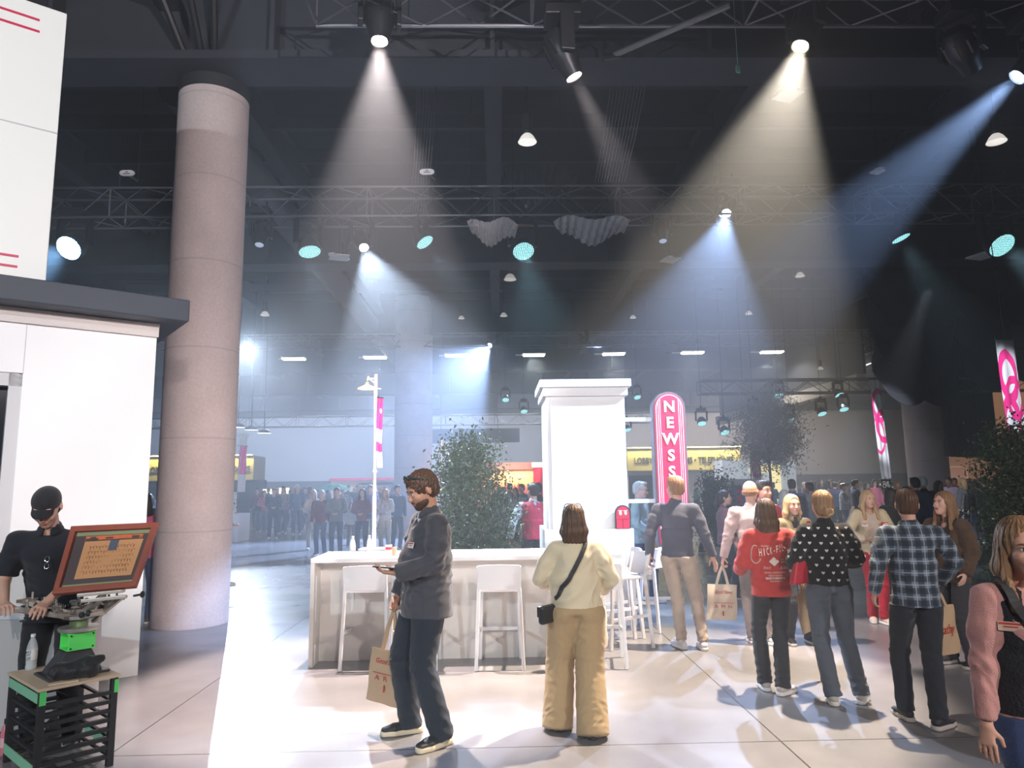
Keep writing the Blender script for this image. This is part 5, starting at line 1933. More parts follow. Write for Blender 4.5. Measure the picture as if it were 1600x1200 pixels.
    if det:
        N_ = vnormals(V, Q)
        d = V - c
        ang = np.arctan2(d[:, 1], d[:, 0])
        wv = np.sin(ang * 23 + np.sin(V[:, 2] * 30) * 1.2 * P.get('wavy', 0.6)) + 0.7 * np.sin(ang * 41 + V[:, 2] * 25)
        V = V + N_ * (0.0022 * wv)[:, None]
        if P.get('curly'):
            V = V + N_ * (0.006 * np.sin(V[:, 0] * 160) * np.sin(V[:, 1] * 150 + 1) * np.sin(V[:, 2] * 155))[:, None]
    o = mk('hair', V, Q, hm_, t)
    if P.get('beard') and det:
        F_ = Field(c - [0.13, 0.2, 0.2], c + [0.13, 0.12, 0.05], v_)
        E = lambda p, r, k=0.015, op='add': F_.ell(hd(*p), np.array(r) * hs, k, HRm, op)
        E((0, -0.036, -0.062), (0.0612, 0.0605, 0.052))
        E((0, -0.067, -0.094), (0.0285, 0.0275, 0.025), 0.02)
        E((0, -0.06, 0.040), (0.11, 0.12, 0.060), 0.006, 'sub')
        E((0, -0.108, -0.062), (0.021, 0.02, 0.010), 0.004, 'sub')
        E((0, 0.06, -0.06), (0.12, 0.06, 0.12), 0.006, 'sub')
        E((0, -0.03, -0.17), (0.1, 0.1, 0.05), 0.006, 'sub')
        V, Q = F_.mesh()
        mk('beard', V, Q, hm_, t)
        MB().tube([Vector(hd(-0.026, -0.093, -0.056)), Vector(hd(-0.012, -0.1025, -0.047)), Vector(hd(0.012, -0.1025, -0.047)), Vector(hd(0.026, -0.093, -0.056))], [0.004, 0.006, 0.006, 0.004], 8).build('moustache', hm_, t, smooth=True)


def clothes(P, t, J, det, vox, lo, hi, g, fem, feet, zf):
    s = J['s']
    pel, sho, Rt = J['pel'], J['sho'], J['Rt']
    v_ = max(0.0075, vox) if det else vox
    ux = Rt @ np.array([1, 0, 0])
    # ---- trousers
    tr = P.get('trousers', dict(m=cloth('black', (0.03, 0.03, 0.035))))
    rt_, rk, ra_ = tr.get('r', (0.098, 0.070, 0.058))
    F_ = Field(lo, [hi[0], hi[1], pel[2] + 0.2], v_)
    gh = g * tr.get('hip', 1.0)
    wz = pel[2] + 0.08 * s
    F_.cone([pel[0], pel[1], wz], pel + [0, 0.005, -0.03 * s], (0.145 * s * gh, 0.11 * s * gh), (0.155 * s * gh, 0.118 * s * gh), 0.03, cap=0.3)
    bt = 0.030 if fem else 0.018
    for (H_, K_, A_) in ((J['HL'], J['KL'], J['AL']), (J['HR'], J['KR'], J['AR'])):
        F_.ell(H_ + [0, 0.045 * s, -0.01], (0.078 * s * gh, 0.078 * s * gh + bt * .3, 0.085 * s), 0.03)
        F_.cone(H_ + [0, 0.0, -0.02], K_, (rt_ * s * gh ** .5, rt_ * s * gh ** .5), (rk * s, rk * s * 1.03), 0.018, cap=0.8)
        end = A_ + (A_ - K_) / np.linalg.norm(A_ - K_) * tr.get('over', 0.02)
        end[2] = max(end[2], 0.03 + ra_ * 0.0)
        F_.cone(K_, end, (rk * s, rk * s * 1.03), (ra_ * s, ra_ * s * 1.1), 0.022, cap=0.25)
    F_.half([0, 0, P.get('top', {}).get('hem', 0.88) * s + 0.012], [0, 0, 1])
    V, Q = F_.mesh()
    if det:
        cs = [(J['KL'], 0.13), (J['KR'], 0.13), (J['AL'] + [0, 0, .05], 0.12), (J['AR'] + [0, 0, .05], 0.12), (pel + [0, -0.1, -0.08], 0.12), (pel + [0, .1, -.15], .1)]
        V = creases(V, Q, tr.get('fold', 0.007), P.get('seed', 1), cs, tr.get('base', 0.25), 0.08)
        V[:, 2] = np.maximum(V[:, 2], 0.004)
    mk('trousers', V, Q, tr['m'], t)
    # ---- top
    tp = P.get('top', dict(m=cloth('grey', (0.3, 0.3, 0.32))))
    hem = tp.get('hem', 0.88) * s
    lo_, sl = tp.get('loose', 1.0), tp.get('sleeve', 1.0)

    def top_mesh(lo_, sl, hem, armscale, extra=0.0, zip_=False, collar=True, neckcut=True, tp=tp, low=None):
        F_ = Field([lo[0], lo[1], hem - 0.06], hi, v_)
        gg = g * lo_
        mid = (pel + sho) / 2
        belly = tp.get('belly', 0.0)
        zb = np.array([pel[0], pel[1] + 0.012, hem - 0.03])
        F_.cone(zb, mid, ((0.165 if not fem else 0.160) * s * gg * tp.get('hemw', 1.0), 0.125 * s * gg * tp.get('hemw', 1.0)), (0.150 * s * gg * tp.get('waist', 1.0), 0.112 * s * gg), 0.04, u=ux, cap=0.3)
        F_.cone(mid, sho + Rt @ np.array([0, 0.012, -0.10 * s]), (0.148 * s * gg * tp.get('waist', 1.0), 0.112 * s * gg), (0.172 * s * (0.5 + 0.5 * lo_) * (0.94 if fem else 1) * P.get('shw', 1), 0.118 * s * (0.5 + 0.5 * gg)), 0.05, u=ux)
        if belly:
            F_.ell(mid + Rt @ np.array([0, -0.06, -0.05]), (0.14 * s, 0.10 * s + belly, 0.16 * s), 0.05)
        if fem:
            for sx in (-1, 1):
                F_.ell(sho + Rt @ np.array([sx * 0.07 * s, -0.085 * s, -0.17 * s]), (0.062 * s, 0.055 * s, 0.06 * s), 0.04)
        F_.cone(J['SL'] * 0.88 + J['SR'] * 0.12 + [0, 0.008, -0.022 * s], J['SR'] * 0.88 + J['SL'] * 0.12 + [0, 0.008, -0.022 * s], 0.066 * s * lo_ ** .5, 0.066 * s * lo_ ** .5, 0.04)
        F_.cone(sho + [0, 0.02, -0.01], sho + [0, 0.012, 0.058 * s], (0.10 * s, 0.075 * s), (0.064 * s, 0.062 * s), 0.04)
        ar = armscale
        for (S_, E_, W_) in ((J['SL'], J['EL'], J['WL']), (J['SR'], J['ER'], J['WR'])):
            if sl > 0:
                e2 = S_ + (E_ - S_) * min(1, sl * 2)
                rs_ = 0.064 * s * ar ** 0.5
                F_.cone(S_ + [0, 0, -0.016], (S_ + e2) / 2, rs_, 0.062 * s * ar ** 0.8, 0.035, cap=0.9)
                F_.cone((S_ + e2) / 2, e2, 0.062 * s * ar ** 0.8, (0.055 if sl >= .5 else 0.064) * s * ar, 0.03, cap=0.9 if sl >= .5 else .25)
                if sl > 0.5:
                    w2 = E_ + (W_ - E_) * min(0.98, (sl - 0.5) * 2)
                    F_.cone(E_, w2, 0.056 * s * ar, tp.get('cuff', 0.042) * s * ar, 0.02, cap=0.35)
        F_.half([0, 0, hem], [0, 0, -1])
        if neckcut:
            F_.cone(sho + [0, -0.02, 0.045 * s], J['hd'](0, -0.01, -0.05), 0.053 * s, 0.06 * s, 0.004, op='sub')
        if tp.get('vneck'):
            F_.ell(sho + Rt @ np.array([0, -0.12 * s, -0.0]), (0.045 * s, 0.09 * s, 0.11 * s * tp['vneck']), 0.01, op='sub')
        return F_
    F_ = top_mesh(lo_, sl, hem, tp.get('arm', 1.0))
    V, Q = F_.mesh()
    if det:
        cs = [(J['EL'], 0.12), (J['ER'], 0.12), (pel + [0.1, -.1, 0.06], 0.12), (pel + [-0.1, -0.1, 0.06], 0.12), (J['SL'] + [0, 0.05, -0.1], 0.10), (J['SR'] + [0, .05, -0.1], 0.10),
              (pel + [0.1, .1, 0.08], 0.11), (pel + [-0.1, 0.1, 0.06], 0.11)]
        V = creases(V, Q, tp.get('fold', 0.008), P.get('seed', 1) + 50, cs, tp.get('base', 0.3), tp.get('wl', 0.09))
    name = tp.get('name', 'shirt')
    J['top'] = mk(name, V, Q, tp['m'], t)
    J['topVQ'] = (V, Q)
    if 'collar' in tp:
        g_ = MB()
        cc = sho + np.array([0, 0.0, 0.052 * s])
        n = 26
        vs = []
        for s_, r_, z_ in ((0, 0.062, -0.012), (0, 0.057, 0.036), (0, 0.072, 0.012), (0, 0.080, -0.018)):
            for j in range(n + 1):
                a = -PI / 2 + 0.32 + (2 * PI - 0.64) * j / n
                p = Rt @ np.array([r_ * 1.04 * math.cos(a), r_ * math.sin(a) - 0.012 * (1 if math.sin(a) < 0 else 0), z_ - (0.02 if math.sin(a) < -0.6 else 0)])
                vs.append(cc + p * s)
        fs = [(r_ * (n + 1) + j, r_ * (n + 1) + j + 1, (r_ + 1) * (n + 1) + j + 1, (r_ + 1) * (n + 1) + j) for r_ in range(3) for j in range(n)]
        o = g_.add(vs, fs).build('collar', tp['collar'], t, smooth=True)
        md = o.modifiers.new('thick', 'SOLIDIFY')
        md.thickness = 0.004
    if 'vest' in P:
        vt = P['vest']
        F_ = top_mesh(lo_ * 1.07, 0, vt.get('hem', 0.9) * s, 1.0)
        if vt.get('open'):
            F_.cone(sho + Rt @ np.array([0, -0.16, 0.05]), pel + Rt @ np.array([0, -0.18, -0.1]), (vt['open'], 0.12), (vt['open'] * 1.2, 0.12), 0.004, u=ux, op='sub')
        V, Q = F_.mesh()
        if det:
            V = creases(V, Q, 0.006, P.get('seed', 1) + 90, [], 0.6, 0.12)
        mk(vt.get('name', 'vest'), V, Q, vt['m'], t)
    # ---- shoes
    sh = P.get('shoes', dict(m=mat('shoe_white', (0.7, 0.7, 0.72), 0.5), sole=mat('sole_white', (0.72, 0.72, 0.72), 0.6)))
    for A_, ft, z0 in ((J['AL'], feet[0], zf[0]), (J['AR'], feet[1], zf[1])):
        R = rotz(ft[2])
        fd = R @ np.array([0, -1, 0])
        ux2 = R @ np.array([1, 0, 0])
        c0_ = np.array([A_[0], A_[1], z0])
        k_ = s * sh.get('scale', 1.0)
        F_ = Field(c0_ - [0.26, 0.26, 0.01], c0_ + [0.26, 0.26, 0.18], max(0.005, vox * 0.8))
        heel = c0_ - fd * 0.045 * k_
        toe = c0_ + fd * 0.165 * k_
        ball = c0_ + fd * 0.10 * k_
        st = sh.get('solet', 0.028)
        F_.cone(heel + [0, 0, st + 0.022], ball + [0, 0, st + 0.012], (0.036 * k_, 0.034 * k_), (0.044 * k_, 0.028 * k_), 0.01, u=ux2)
        F_.cone(ball + [0, 0, st + 0.010], toe + [0, 0, st + 0.004], (0.044 * k_, 0.028 * k_), (0.034 * k_, 0.020 * k_), 0.01, u=ux2)
        F_.cone(heel + fd * 0.03 + [0, 0, st + 0.03], c0_ + [0, 0, 0.105 * k_], 0.036 * k_, 0.037 * k_, 0.02, cap=0.3)
        F_.half([0, 0, st * 0.75 + z0], [0, 0, -1])
        V, Q = F_.mesh()
        so_ = mk('shoe', V, Q, sh['m'], t)
        F_ = Field(c0_ - [0.26, 0.26, 0.01], c0_ + [0.26, 0.26, 0.07], max(0.005, vox * 0.8))
        F_.cone(heel + [0, 0, st * 0.5], ball + [0, 0, st * .5], (0.041 * k_, 0.05), (0.048 * k_, 0.05), 0.004, u=ux2)
        F_.cone(ball + [0, 0, st * .5], toe + [0, 0, st * .5], (0.048 * k_, 0.05), (0.036 * k_, 0.05), 0.004, u=ux2, cap=.7)
        F_.half([0, 0, st + z0 + 0.004], [0, 0, 1])
        F_.half([0, 0, 0.002 + z0], [0, 0, -1])
        V, Q = F_.mesh()
        o = mk('sole', V, Q, sh['sole'], so_)
        if det and 'lace' in sh:
            g_ = MB()
            for q in range(4):
                c = c0_ + fd * (0.045 + 0.018 * q) * k_ + [0, 0, st + 0.052 - 0.006 * q]
                g_.tube([Vector(c - ux2 * 0.022), Vector(c + [0, 0, 0.006]), Vector(c + ux2 * 0.022)], 0.0025, 5)
            g_.build('laces', sh['lace'], so_)


def on_garment(o, V, Q, origin, direction, off=0.003):
    """project the vertices of mesh object o (already near the figure) onto a garment along direction"""
    bvh = BVHTree.FromPolygons([tuple(v) for v in V], [tuple(q) for q in Q])
    d = Vector(direction).normalized()
    me = o.data
    for v in me.vertices:
        st = Vector(v.co) - d * 0.4
        hit, nrm, idx, dist = bvh.ray_cast(st, d, 1.0)
        if hit is not None:
            v.co = hit - d * off
    me.update()


def strap(P_t, pts, w, m, name='strap', J=None, VQ=None, off=0.006, thick=0.006, n=28):
    """flat strap following points, pushed out to lie on the garment"""
    bvh = None
    if VQ is not None:
        bvh = BVHTree.FromPolygons([tuple(v) for v in VQ[0]], [tuple(q) for q in VQ[1]])
    ps = [Vector(p) for p in pts]
    # resample
    seg = [(ps[i + 1] - ps[i]).length for i in range(len(ps) - 1)]
    T = sum(seg)
    out = []
    for i in range(n + 1):
        d = T * i / n
        j = 0
        while j < len(seg) - 1 and d > seg[j]:
            d -= seg[j]
            j += 1
        out.append(ps[j].lerp(ps[j + 1], min(1, d / seg[j])))
    nr = []
    for i, p in enumerate(out):
        if bvh:
            hit, nn_, ix, ds = bvh.find_nearest(p, 0.12)
            if hit is not None:
                nd = nn_.normalized()
                if ds < 0.09:
                    out[i] = hit + nd * off
                nr.append(nd)
                continue
        nr.append(None)
    vs, fs = [], []
    last = Vector((0, -1, 0))
    for i, p in enumerate(out):
        tdir = (out[min(i + 1, n)] - out[max(i - 1, 0)]).normalized()
        nd = nr[i] or last
        last = nd
        sd = tdir.cross(nd).normalized()
        nd = sd.cross(tdir).normalized()
        for a, b_ in ((-1, 0), (1, 0), (1, 1), (-1, 1)):
            vs.append(p + sd * (w / 2 * a) + nd * (thick * b_))
    for i in range(n):
        for j in range(4):
            a, b_ = i * 4 + j, i * 4 + (j + 1) % 4
            fs.append((a, b_, b_ + 4, a + 4))
    fs += [(3, 2, 1, 0), (n * 4, n * 4 + 1, n * 4 + 2, n * 4 + 3)]
    return MB().add(vs, fs).build(name, m, P_t, smooth=False)


def world(t, p):
    M = Matrix.Translation(t.location) @ t.rotation_euler.to_matrix().to_4x4()
    return M @ Vector(p)
# ------------------------------------------------------------ the people near the camera
def g2(px, py):
    p = gp(px, py)
    return np.array([p.x, p.y, 0.0])


def local_feet(loc, rz, pl, pr, yl, yr):
    R = rotz(-rz)
    a = R @ (pl - loc)
    b = R @ (pr - loc)
    return [(a[0], a[1], yl), (b[0], b[1], yr)]


blackshoe = dict(m=mat('shoe_black', (0.03, 0.03, 0.034), 0.6), sole=mat('sole_cream', (0.75, 0.66, 0.48), 0.6), lace=mat('lace_black', (0.05, 0.05, 0.05), 0.8), solet=0.034, scale=1.06)
whiteshoe = dict(m=mat('shoe_white', (0.70, 0.70, 0.72), 0.5), sole=mat('sole_white', (0.74, 0.74, 0.74), 0.6), lace=mat('lace_white', (0.8, 0.8, 0.8), 0.8))
darkshoe = dict(m=mat('shoe_dark', (0.02, 0.02, 0.025), 0.6), sole=mat('sole_grey', (0.45, 0.42, 0.4), 0.6), lace=mat('lace_black'))
denim_dark = cloth('dark_denim', (0.028, 0.036, 0.050), 0.8, 0.4, 260, 0.3, 6)
tote_kraft = mat('kraft_canvas', (0.50, 0.36, 0.23), 0.85, bump=0.3, bscale=200)
tote_cream = mat('cream_canvas', (0.66, 0.58, 0.47), 0.85, bump=0.3, bscale=200)
badge_m = mat('badge_white', (0.75, 0.72, 0.68), 0.5)
red_ink = mat('red_ink', (0.5, 0.03, 0.03), 0.6)


def tote(top, label, w, h, m, ang, yaw, hl, prints=(), name='tote_bag', cat='bag', tilt=0.0, thick=0.05, mh=None):
    """canvas bag hanging from a point (hand); yaw = facing of its front"""
    top = Vector(top)
    t = thing(name, label, cat, top, yaw)
    R = Matrix.Rotation(ang, 3, 'Y')
    n, r = 10, 12
    vs, fs = [], []
    for s_ in (-1, 1):
        for i in range(r + 1):
            v = i / r
            for j in range(n + 1):
                u = -1 + 2 * j / n
                bulge = thick * 0.5 * (0.15 + 0.85 * math.sin(PI * min(1, v * 0.75 + 0.1))) * (1 - u ** 4) + 0.004
                x = u * w / 2 * (1 + 0.04 * v)
                vs.append(R @ Vector((x, s_ * bulge + 0.006 * math.sin(x * 30 + v * 9), -hl - v * h)))
    q = (r + 1) * (n + 1)
    for i in range(r):
        for j in range(n):
            a = i * (n + 1) + j
            fs += [(a, a + 1, a + n + 2, a + n + 1), (a + q, a + n + 1 + q, a + n + 2 + q, a + 1 + q)]
    for i in range(r):
        a, b = i * (n + 1), i * (n + 1) + n
        fs += [(a, a + n + 1, a + n + 1 + q, a + q), (b, b + q, b + n + 1 + q, b + n + 1)]
    for j in range(n):
        b = r * (n + 1) + j
        fs += [(b, b + 1, b + 1 + q, b + q)]
    MB().add(vs, fs).build('bag_body', m, t, smooth=True)
    for s_ in (-1, 1):
        g_ = MB()
        pts = [R @ Vector((-w * 0.22, s_ * 0.012, -hl - 0.03)), R @ Vector((-w * 0.10, s_ * 0.010, -hl * 0.4)), Vector((0, s_ * 0.004, 0.0)), R @ Vector((w * 0.10, s_ * 0.01, -hl * 0.4)), R @ Vector((w * 0.22, s_ * 0.012, -hl - 0.03))]
        for a, b in zip(pts[:-1], pts[1:]):
            g_.bar(a, b, 0.022, 0.004, up=(0, 1, 0))
        g_.build('handle', mh or m, t)
    for (txt, sz, x, z, wd_) in prints:
        M = R.to_4x4() @ facing((x, -thick * 0.5 - 0.012, -hl + z))
        text_mesh('print', txt, sz, red_ink, t, M, 0.0008, width=wd_, shear=0.3 if txt[0].islower() or txt[0] in 'GK' else 0)
    return t


def badge(J, t, x, z, w=0.075, h=0.042, m=None, stripe=None):
    Rt, sho, s = J['Rt'], J['sho'], J['s']
    V, Q = J['topVQ']
    bvh = BVHTree.FromPolygons([tuple(v) for v in V], [tuple(q) for q in Q])
    o = Vector(sho + Rt @ np.array([x, -0.5, z]))
    d = Vector(Rt @ np.array([0, 1, 0]))
    hit, n, i, ds = bvh.ray_cast(o, d, 1.0)
    if hit is None:
        return
    n = (n + d * -0.8).normalized()
    r = Vector((0, 0, 1)).cross(n).normalized()
    u = n.cross(r)
    R = Matrix((r, u, n)).transposed()
    b = MB().box(hit + n * 0.008, (w, h, 0.004), R).build('name_badge', m or badge_m, t)
    MB().box(hit + n * 0.011 + u * h * 0.28, (w * 0.9, h * 0.2, 0.002), R).box(hit + n * 0.011 - u * h * 0.05, (w * 0.55, h * 0.12, 0.002), R).build('badge_stripe', stripe or red_ink, b)


# --- 1. man in charcoal overshirt looking at his phone
fl_, fr_ = g2(683, 1166), g2(634, 1146)
loc = (fl_ + fr_) / 2 + [0.03, 0.03, 0]
rz = math.radians(-66)
charcoal = cloth('charcoal_shirt', (0.065, 0.065, 0.080), 0.6, 0.2, 260, 0.12, 8, 0.3)
PH = dict(h=1.86, loc=loc, rz=rz, feet=local_feet(loc, rz, fl_, fr_, 0.35, -0.10), girth=1.32, vox=0.0055, seed=3,
          lean=(0.0, 0.03), hipy=-0.01, hpitch=0.42, hyaw=0.10, hoff=(0, -0.035), hair='short', hairth=0.010, curly=True, haircol='brown', beard=True, skin='tan', wavy=2,
          arms=[((0.18, -0.27, 1.11), (0.35, 0.8, -0.8)), ((-0.21, -0.16, 0.86), (-0.5, 1, 0))],
          hands=[dict(palm=(-0.1, 0.1, 1), dir=(-0.35, -1, 0.12), thumb=(-1, 0, 0), curl=0.55), dict(curl=1.2, palm=(1, 0, 0))],
          top=dict(m=charcoal, hem=0.80, loose=1.08, belly=0.045, arm=1.22, collar=charcoal, fold=0.012, base=0.25, vneck=0.5, name='overshirt', wl=0.12, cuff=0.05),
          trousers=dict(m=denim_dark, r=(0.105, 0.084, 0.072), over=0.035, fold=0.010), shoes=blackshoe)
PT, PJ = person('bearded man in charcoal overshirt and dark jeans looking down at his phone', PH)
V, Q = PJ['topVQ']
badge(PJ, PT, 0.085, -0.17)
g_ = MB()
bv = BVHTree.FromPolygons([tuple(v) for v in V], [tuple(q) for q in Q])
for z in (-0.2, -0.3, -0.4, -0.5):
    hit = bv.ray_cast(Vector(PJ['sho'] + np.array([0.0, -0.6, z])), Vector((0, 1, 0)), 1.2)[0]
    if hit:
        g_.sphere(hit, 0.006, 8, 6)
g_.build('buttons', mat('button_pearl', (0.7, 0.68, 0.65), 0.3), PT)
# white undershirt triangle at the neck
m = MB().sphere(Vector(PJ['sho'] + np.array([0, -0.062, 0.02])), 0.05, 12, 8, (0.8, 0.55, 1.1))
m.build('undershirt', cloth('white_tee', (0.7, 0.7, 0.7)), PT, smooth=True)
# sunglasses on his head
hd = PJ['hd']
g_ = MB()
for sx in (-1, 1):
    g_.sphere(Vector(hd(sx * 0.036, -0.072, 0.118)), 0.026, 12, 8, (1, 0.35, 0.75))
    g_.bar(Vector(hd(sx * 0.062, -0.066, 0.115)), Vector(hd(sx * 0.088, 0.03, 0.06)), 0.005, 0.008)
g_.bar(Vector(hd(-0.015, -0.078, 0.122)), Vector(hd(0.015, -0.078, 0.122)), 0.005)
g_.build('sunglasses', mat('mirror_teal', (0.02, 0.06, 0.07), 0.1, 0.4), PT, smooth=True)
# phone on his left palm
pc, kn, d, pn, lat = PJ['hands'][0]
pw = world(PT, pc + pn * 0.030 + d * 0.045)
Rz = rotz(rz)
dW, nW = Vector(Rz @ d), Vector(Rz @ pn)
lW = dW.cross(nW).normalized()
ph = thing('phone', 'dark smartphone held flat in the hand of the bearded man', 'phone', pw)
R = Matrix((lW, dW, nW)).transposed()
MB().box((0, 0, 0), (0.074, 0.155, 0.009), R).build('case', mat('phone_black', (0.015, 0.015, 0.02), 0.3), ph, bevel=0.003)
MB().box(nW * 0.0052, (0.067, 0.146, 0.001), R).build('screen', mat('phone_screen', (0.3, 0.32, 0.35), 0.1, emit=(0.7, 0.8, 1), estr=0.6), ph)
# his tote
pc, kn, d, pn, lat = PJ['hands'][1]
tp_ = world(PT, kn + d * 0.02)
tote(tp_, 'kraft paper tote with red print held by the bearded man', 0.33, 0.37, tote_kraft, 0.10, math.radians(-28), 0.30,
     [('Good Stuff', 0.05, 0.0, -0.07, 0.20), ('------------', 0.06, 0.0, -0.15, 0.22), ('A  R  T', 0.05, 0.0, -0.19, 0.18), ('I', 0.07, 0.0, -0.26, 0.012)])

# --- 2. woman in cream blouse and wide tan trousers, from behind
fl_, fr_ = g2(872, 1138), g2(926, 1150)
loc = (fl_ + fr_) / 2 + [0.03, 0.02, 0]
rz = PI - 0.05
cream = cloth('cream_satin', (0.66, 0.57, 0.40), 0.5, 0.1, 120, 0.06, 5, 0.3)
tan = cloth('tan_knit', (0.45, 0.32, 0.175), 0.75, 0.4, 300, 0.06, 5)
PH = dict(h=1.60, loc=loc, rz=rz, feet=local_feet(loc, rz, fr_ * 0 + fl_, fr_, 0.2, -0.1), girth=1.22, fem=True, vox=0.006, seed=8, hpitch=0.15,
          hair='bob', hairfront=False, haircol='brown', skin='fair', twist=0.05,
          arms=[((0.20, -0.22, 1.10), (0.6, 0.6, -0.6)), ((-0.22, -0.18, 1.06), (-0.6, 0.6, -0.6))],
          hands=[dict(palm=(-0.5, 0.3, 1), dir=(-0.3, -1, 0.3), thumb=(-1, 0, 1), curl=0.7), dict(palm=(0.5, 0.3, 1), dir=(0.6, -1, 0.1), thumb=(1, 0, 1), curl=0.7)],
          top=dict(m=cream, hem=0.955, loose=1.10, arm=1.15, fold=0.014, base=0.4, name='blouse', cuff=0.05, hemw=0.97, wl=0.14),
          trousers=dict(m=tan, r=(0.118, 0.118, 0.128), hip=1.12, over=0.05, fold=0.008, base=0.15),
          shoes=dict(m=mat('shoe_beige', (0.45, 0.36, 0.28), 0.5), sole=mat('sole_black', (0.03, 0.03, 0.03), 0.6), scale=0.9))
PT, PJ = person('woman in cream blouse and wide tan trousers seen from behind at the counter', PH)
hd = PJ['hd']
g_ = MB()
for sx in (-1, 1):
    g_.tube([Vector(hd(sx * (0.038 + 0.03 * math.cos(a)), -0.045, 0.118 + 0.022 * math.sin(a))) for a in np.linspace(0, 2 * PI, 14)], 0.003, 5)
    g_.bar(Vector(hd(sx * 0.07, -0.045, 0.115)), Vector(hd(sx * 0.086, 0.03, 0.06)), 0.004, 0.006)
g_.build('sunglasses', BLACK, PT)
s = PJ['s']
sho, pel = PJ['sho'], PJ['pel']
VQ = PJ['topVQ']
# strap from her right shoulder (camera right) across the back to the left hip
strap(PT, [sho + [-0.07, -0.09, 0.02], sho + [-0.085, 0.0, 0.06], sho + [-0.05, 0.12, -0.04], sho + [0.05, 0.15, -0.22], pel + [0.17, 0.12, 0.08]], 0.032, BLACK, 'bag_strap', VQ=VQ)
w = world(PT, pel + [0.20, 0.10, -0.03])
bg = thing('crossbody_bag', 'small black crossbody bag at the hip of the woman in cream', 'bag', w, rz + 0.9)
MB().box((0, 0, 0), (0.20, 0.05, 0.13)).build('pouch', mat('black_leather', (0.02, 0.02, 0.022), 0.35, bump=0.2, bscale=80), bg, bevel=0.02)
MB().box((0, -0.03, 0.02), (0.18, 0.012, 0.07)).box((0, -0.038, -0.012), (0.02, 0.006, 0.02)).build('flap', mat('black_leather'), bg, bevel=0.005)
# tote on her other side
w = world(PT, PJ['hands'][1][1])
tote(w + Vector((0.03, 0.10, -0.02)), 'pale pinkish tote hanging between the cream woman and the tilted stool leg', 0.26, 0.30, tote_cream, -0.1, 1.2, 0.16)

# --- 3. man in navy pullover and khakis
fl_, fr_ = g2(1066, 1012), g2(1100, 1014)
loc = (fl_ + fr_) / 2 + [-0.11, 0.03, 0]
rz = math.radians(152)
navy_p = cloth('navy_pullover', (0.075, 0.080, 0.115), 0.7, 0.3, 300, 0.08, 6)
khaki = cloth('khaki', (0.42, 0.34, 0.28), 0.75, 0.3, 260, 0.08, 8)
PH = dict(h=1.82, loc=loc, rz=rz, feet=local_feet(loc, rz, fl_, fr_, 0.75, 0.45), girth=1.02, vox=0.006, seed=12, hyaw=0.75, hair='short', haircol='sandy', skin='fair', hairth=.004,
          arms=[((0.31, 0.02, 0.93), (0.3, 1, 0)), ((-0.36, -0.10, 0.90), (-0.6, 1, 0))],
          hands=[dict(curl=1.0, palm=(-1, 0, 0)), dict(curl=0.30, palm=(0.6, 0.6, 0))],
          top=dict(m=navy_p, hem=0.93, loose=1.04, arm=1.12, fold=0.007, name='pullover', collar=cloth('navy_rib', (0.05, 0.055, 0.085))),
          trousers=dict(m=khaki, r=(0.094, 0.070, 0.056), over=0.0, fold=0.009), shoes=whiteshoe)
PT3, PJ3 = person('man in navy quarter-zip pullover and khaki trousers beside the white stools', PH)
g_ = MB()
for a_, z_ in ((PJ3['AL'], 0), (PJ3['AR'], 0)):
    pass
hw_ = world(PT3, PJ3['hands'][0][1] + np.array([0, 0, -0.02]))
bottle(hw_.x, hw_.y, hw_.z - 0.15, 0.19, 'clear water bottle in the hand of the navy pullover man')

# --- 4. bald man in lilac-pink sweater
fl_, fr_ = g2(1176, 1004), g2(1206, 1006)
loc = (fl_ + fr_) / 2 + [-0.03, 0.0, 0]
rz = math.radians(170)
lilac = cloth('lilac_sweater', (0.50, 0.38, 0.37), 0.8, 0.3, 260, 0.06, 6)
PH = dict(h=1.76, loc=loc, rz=rz, feet=local_feet(loc, rz, fl_, fr_, 0.1, -0.2), girth=1.04, vox=0.0065, seed=15, hyaw=-0.35, hair='bald', haircol='sandy', skin='fair',
          arms=[((0.33, -0.06, 0.88), (0.4, 1, 0)), ((-0.28, -0.08, 0.9), (-0.3, 1, 0))],
          hands=[dict(curl=1.2, palm=(-1, 0, 0)), dict(curl=0.4)],
          top=dict(m=lilac, hem=0.90, loose=1.03, arm=1.08, fold=0.007, name='sweater', collar=cloth('striped_collar', (0.3, 0.28, 0.33))),
          trousers=dict(m=cloth('grey_wool', (0.20, 0.17, 0.165)), r=(0.094, 0.074, 0.064), over=0.02, fold=0.006), shoes=whiteshoe)
PT4, PJ4 = person('balding man in lilac sweater holding a cream tote, seen from behind', PH)
hw_ = world(PT4, PJ4['hands'][0][1] + np.array([0, 0, -0.015]))
tote(hw_, 'cream canvas tote with red print held by the balding man', 0.34, 0.38, tote_cream, 0.06, 0.12, 0.20,
     [('Good News', 0.055, 0.0, -0.08, 0.20), ('----------', 0.06, 0.0, -0.19, 0.22), ('A  M  N', 0.05, 0.0, -0.235, 0.20), ('I', 0.07, 0.0, -0.31, 0.015)])

